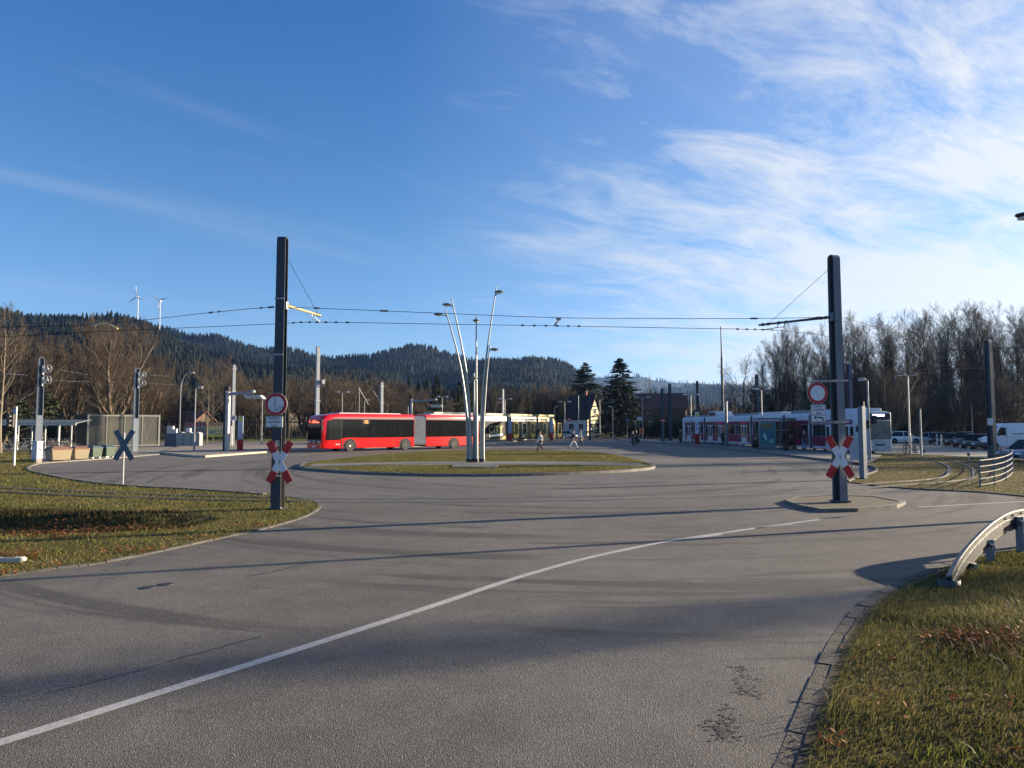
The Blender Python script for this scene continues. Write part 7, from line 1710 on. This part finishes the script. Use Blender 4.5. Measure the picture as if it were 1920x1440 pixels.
blades('verge_grass', VP, 150, (.08, .19), (.004, .007), verge_z, GR1, 2, 'taller bent grass stalks on the right verge', lean=.8, fall=7.0, keep=lambda x, y: (np.sin(x*2.3+y*1.7)+np.sin(x*4.9-y*3.1)) > .5)
tc0 = G(1800, 1425, .1); blades('grass_tuft', [(tc0[0]-.28, tc0[1]-.2), (tc0[0]+.28, tc0[1]-.2), (tc0[0]+.28, tc0[1]+.22), (tc0[0]-.28, tc0[1]+.22)], 260, (.07, .15), (.006, .011), verge_z, GRB, 3, 'bright fresh green grass tuft at the lower right', lean=.9)
def near_ditch(x, y): return np.array([(b < 20 and ditch(a, b) < -.04) for a, b in zip(x, y)], bool) if len(x) else np.zeros(0, bool)
_RL = np.array([(p.x, p.y) for sg in (.5, -.5) for p in offs(TRACK, sg) if p.x < -5])
def off_rails(x, y):
    m = np.ones(len(x), bool); c = np.nonzero(y > 19)[0]
    for i in range(0, len(c), 4000):
        j = c[i:i+4000]; best = np.full(len(j), 9.0)
        for sg in (.5, -.5):
            L_ = [(p.x, p.y) for p in offs(TRACK, sg) if p.x < -5]
            for (ax, ay), (bx, by) in zip(L_, L_[1:]):
                ux, uy = bx-ax, by-ay; k = np.clip(((x[j]-ax)*ux+(y[j]-ay)*uy)/(ux*ux+uy*uy), 0, 1); best = np.minimum(best, np.hypot(x[j]-ax-ux*k, y[j]-ay-uy*k))
        m[j] = best > .17
    return m
LPv = [(-18,-1)]+L_NEAR+L_FAR[1:]+L_BAY[1:]+px_poly([(72,868),(60,852)])+[(-46,60),(-46,28)]
blades('lawn_grass', LPv, 230, (.03, .07), (.010, .018), lawn_z, GR2, 4, 'short green grass of the left lawn', lean=.8, fall=14, keep=lambda x, y: (x > -.86*y-1) & off_rails(x, y) & ~near_ditch(x, y))
DK = Mleaf('ditch_grass_shaded', [(.008, .010, .005), (.018, .018, .008), (.040, .032, .015), (.09, .06, .03)], .8, .2)  # blade colours darkened to carry the shade of the ditch
blades('ditch_growth', px_poly([(-120,1012),(0,1006),(200,1000),(350,992),(420,975),(330,962),(0,958),(-120,962)]), 480, (.04, .13), (.010, .020), lawn_z, DK, 5, 'rough growth darkened for shade, filling the ditch in the left lawn', lean=.7)
blades('island_grass', [((p[0]-cx_)*.97+cx_, (p[1]-cy_)*.985+cy_) for p in ISLP], 170, (.03, .065), (.012, .022), isl_z, GR2, 6, 'short grass of the traffic island', lean=.8, fall=34, keep=lambda x, y: ~inside([(p[0], p[1]) for p in path_a+path_b], x, y) & ~inside(slab, x, y))
blades('tram_lawn_grass', LAWN_R, 60, (.03, .075), (.014, .026), .035, GR1, 7, 'yellowish grass between the rails of the turning loop', lean=.8, fall=32)
def leaves(name, spots, mat, seed, label, zf, size=(.03, .07), poly=None):
    rs = np.random.default_rng(seed); V = []; F = []
    for cx, cy, sx, sy, n in spots:
        for i in range(n):
            x, y = cx+rs.normal(0, sx), cy+rs.normal(0, sy); z = zf(x, y)+rs.uniform(.01, .07)+(.07 if zf is lawn_z and ditch(x, y) < -.05 else 0)
            if poly is not None and not inside(poly, np.array([x]), np.array([y]))[0] and rs.random() < .93: continue
            s_ = rs.uniform(*size); a = rs.uniform(0, 6.28); tx, ty = rs.uniform(-.7, .7), rs.uniform(-.7, .7); o = len(V)
            pts = [(-1, 0), (-.3, .42), (.5, .36), (1, 0), (.5, -.36), (-.3, -.42)]; q = rs.uniform(-.4, .4)
            for u, v in pts: X = (u*math.cos(a)-v*math.sin(a))*s_; Y = (u*math.sin(a)+v*math.cos(a))*s_; V.append((x+X, y+Y, z+X*tx+Y*ty+abs(v)*q*s_))
            F.append((o, o+1, o+2, o+3)); F.append((o, o+3, o+4, o+5))
    o = np_mesh(name, np.array(V), np.array(F), mat); o['kind'] = 'stuff'; o['label'] = label; return o
LR = Mleaf('dead_leaves', [(.09, .03, .012), (.17, .06, .02), (.26, .10, .035), (.30, .17, .08)], .7, .3)
def sp(px, py, sx, sy, n): p = G(px, py, .1); return (p[0], p[1], sx, sy, n)
leaves('leaf_litter', [sp(1845,1208,.26,.24,420), sp(1895,1200,.2,.2,260), sp(1800,1190,.16,.10,110), sp(1880,1320,.08,.06,24), sp(1905,1420,.12,.08,40), sp(1560,1375,.10,.10,34), sp(1700,1300,.6,.5,50), sp(1600,1210,.3,.3,20)], LR, 1, 'reddish dead leaves and bramble litter on the right verge', verge_z, (.011, .030), VP)
leaves('leaf_litter', [sp(35,1035,.35,.18,120), sp(20,1066,.25,.06,60), sp(60,968,.6,.16,300), sp(110,974,.7,.22,320), sp(40,995,.7,.2,260), sp(220,985,.9,.2,260), sp(160,990,.8,.3,200), sp(140,1000,.12,.1,30), sp(108,1002,.08,.08,24), sp(250,1028,.5,.10,80), sp(330,1022,.7,.10,120), sp(420,1003,.6,.08,120), sp(520,980,.5,.08,70), sp(100,1055,.9,.12,80)], LR, 2, 'brown dead leaves along the ditch and lawn edge', lawn_z, (.018, .042), LPv)
BR = Mleaf('bramble_stem', [(.06, .02, .012), (.13, .05, .025), (.2, .11, .06)], .8, 0)
def stems(name, spots, seed, label, zf, L=(.2, .5)):
    rs = np.random.default_rng(seed); sg = []
    for cx, cy, sx, sy, n in spots:
        for i in range(n):
            x, y = cx+rs.normal(0, sx), cy+rs.normal(0, sy); p = np.array([x, y, zf(x, y)]); a = rs.uniform(0, 6.28); l = rs.uniform(*L); d = np.array([math.cos(a)*.4, math.sin(a)*.4, 1.0])
            for k in range(5):
                q = p+d/np.linalg.norm(d)*l/5; sg.append((*p, *q, .004-.0006*k, .0034-.0006*k)); p = q; d = d+np.array([rs.normal(0, .3), rs.normal(0, .3), -.45])
    o = seg_mesh(name, sg, BR, None, 3); o['kind'] = 'stuff'; o['label'] = label
stems('bramble_stems', [sp(1830,1205,.25,.12,30), sp(1885,1210,.2,.12,26), sp(1770,1190,.12,.1,8)], 4, 'thin reddish bramble stems on the right verge', verge_z, (.15, .38))
stems('bramble_stems', [sp(80,985,.8,.2,60), sp(200,985,.7,.2,50), sp(25,1035,.3,.15,24)], 5, 'dry stems standing in the ditch of the left lawn', lawn_z, (.2, .5))
# grit and pebbles strewn over the road
_rs = np.random.default_rng(9); V = []; F = []
for i in range(520):
    Y = _rs.uniform(4.2, 17); X = _rs.uniform(-.75, .62)*Y
    if X > (Y*.36+.2) and _rs.random() < .5: continue
    if inside(LPv, np.array([X]), np.array([Y]))[0] or inside(VP, np.array([X]), np.array([Y]))[0]: continue
    s_ = _rs.uniform(.003, .0075); o = len(V)
    q = [(-1,-.8,0), (1,-.9,0), (.9,.8,0), (-.8,1,0), (-.4,-.3,.8), (.5,-.2,.7), (.2,.5,.9)]
    V += [(X+a*s_*_rs.uniform(.7, 1.2), Y+b*s_*_rs.uniform(.7, 1.2), .004+c*s_) for a, b, c in q]
    F += [(o+a, o+b, o+c) for a, b, c in ((0,1,5),(0,5,4),(1,2,5),(2,6,5),(2,3,6),(3,4,6),(3,0,4),(4,5,6))]
o = np_mesh('road_grit', np.array(V), np.array(F), Mleaf('grit', [(.10, .09, .075), (.24, .22, .19), (.42, .40, .36)], .9, 0)); o['kind'] = 'stuff'; o['label'] = 'small stones and grit scattered on the near asphalt'
# a snapped twig on the verge kerb
p0_, p1_ = Vector(G(1524, 1304, .03)), Vector(G(1550, 1290, .08)); t_ = thing('fallen_twig', 'small pale broken twig lying across the verge kerb', 'twig', p0_)
MB().tube([(0,0,.0), tuple((p1_-p0_)*.6+Vector((0,0,.01))), tuple(p1_-p0_)], [.006, .009, .007], 5).build('stem', M('twig_pale', (.32,.24,.15), .8), t_); MB().tube([tuple((p1_-p0_)*.5), tuple((p1_-p0_)*.3+Vector((.01,.05,.02)))], .004, 4).build('side_shoot', M('twig_pale', (.32,.24,.15)), t_)
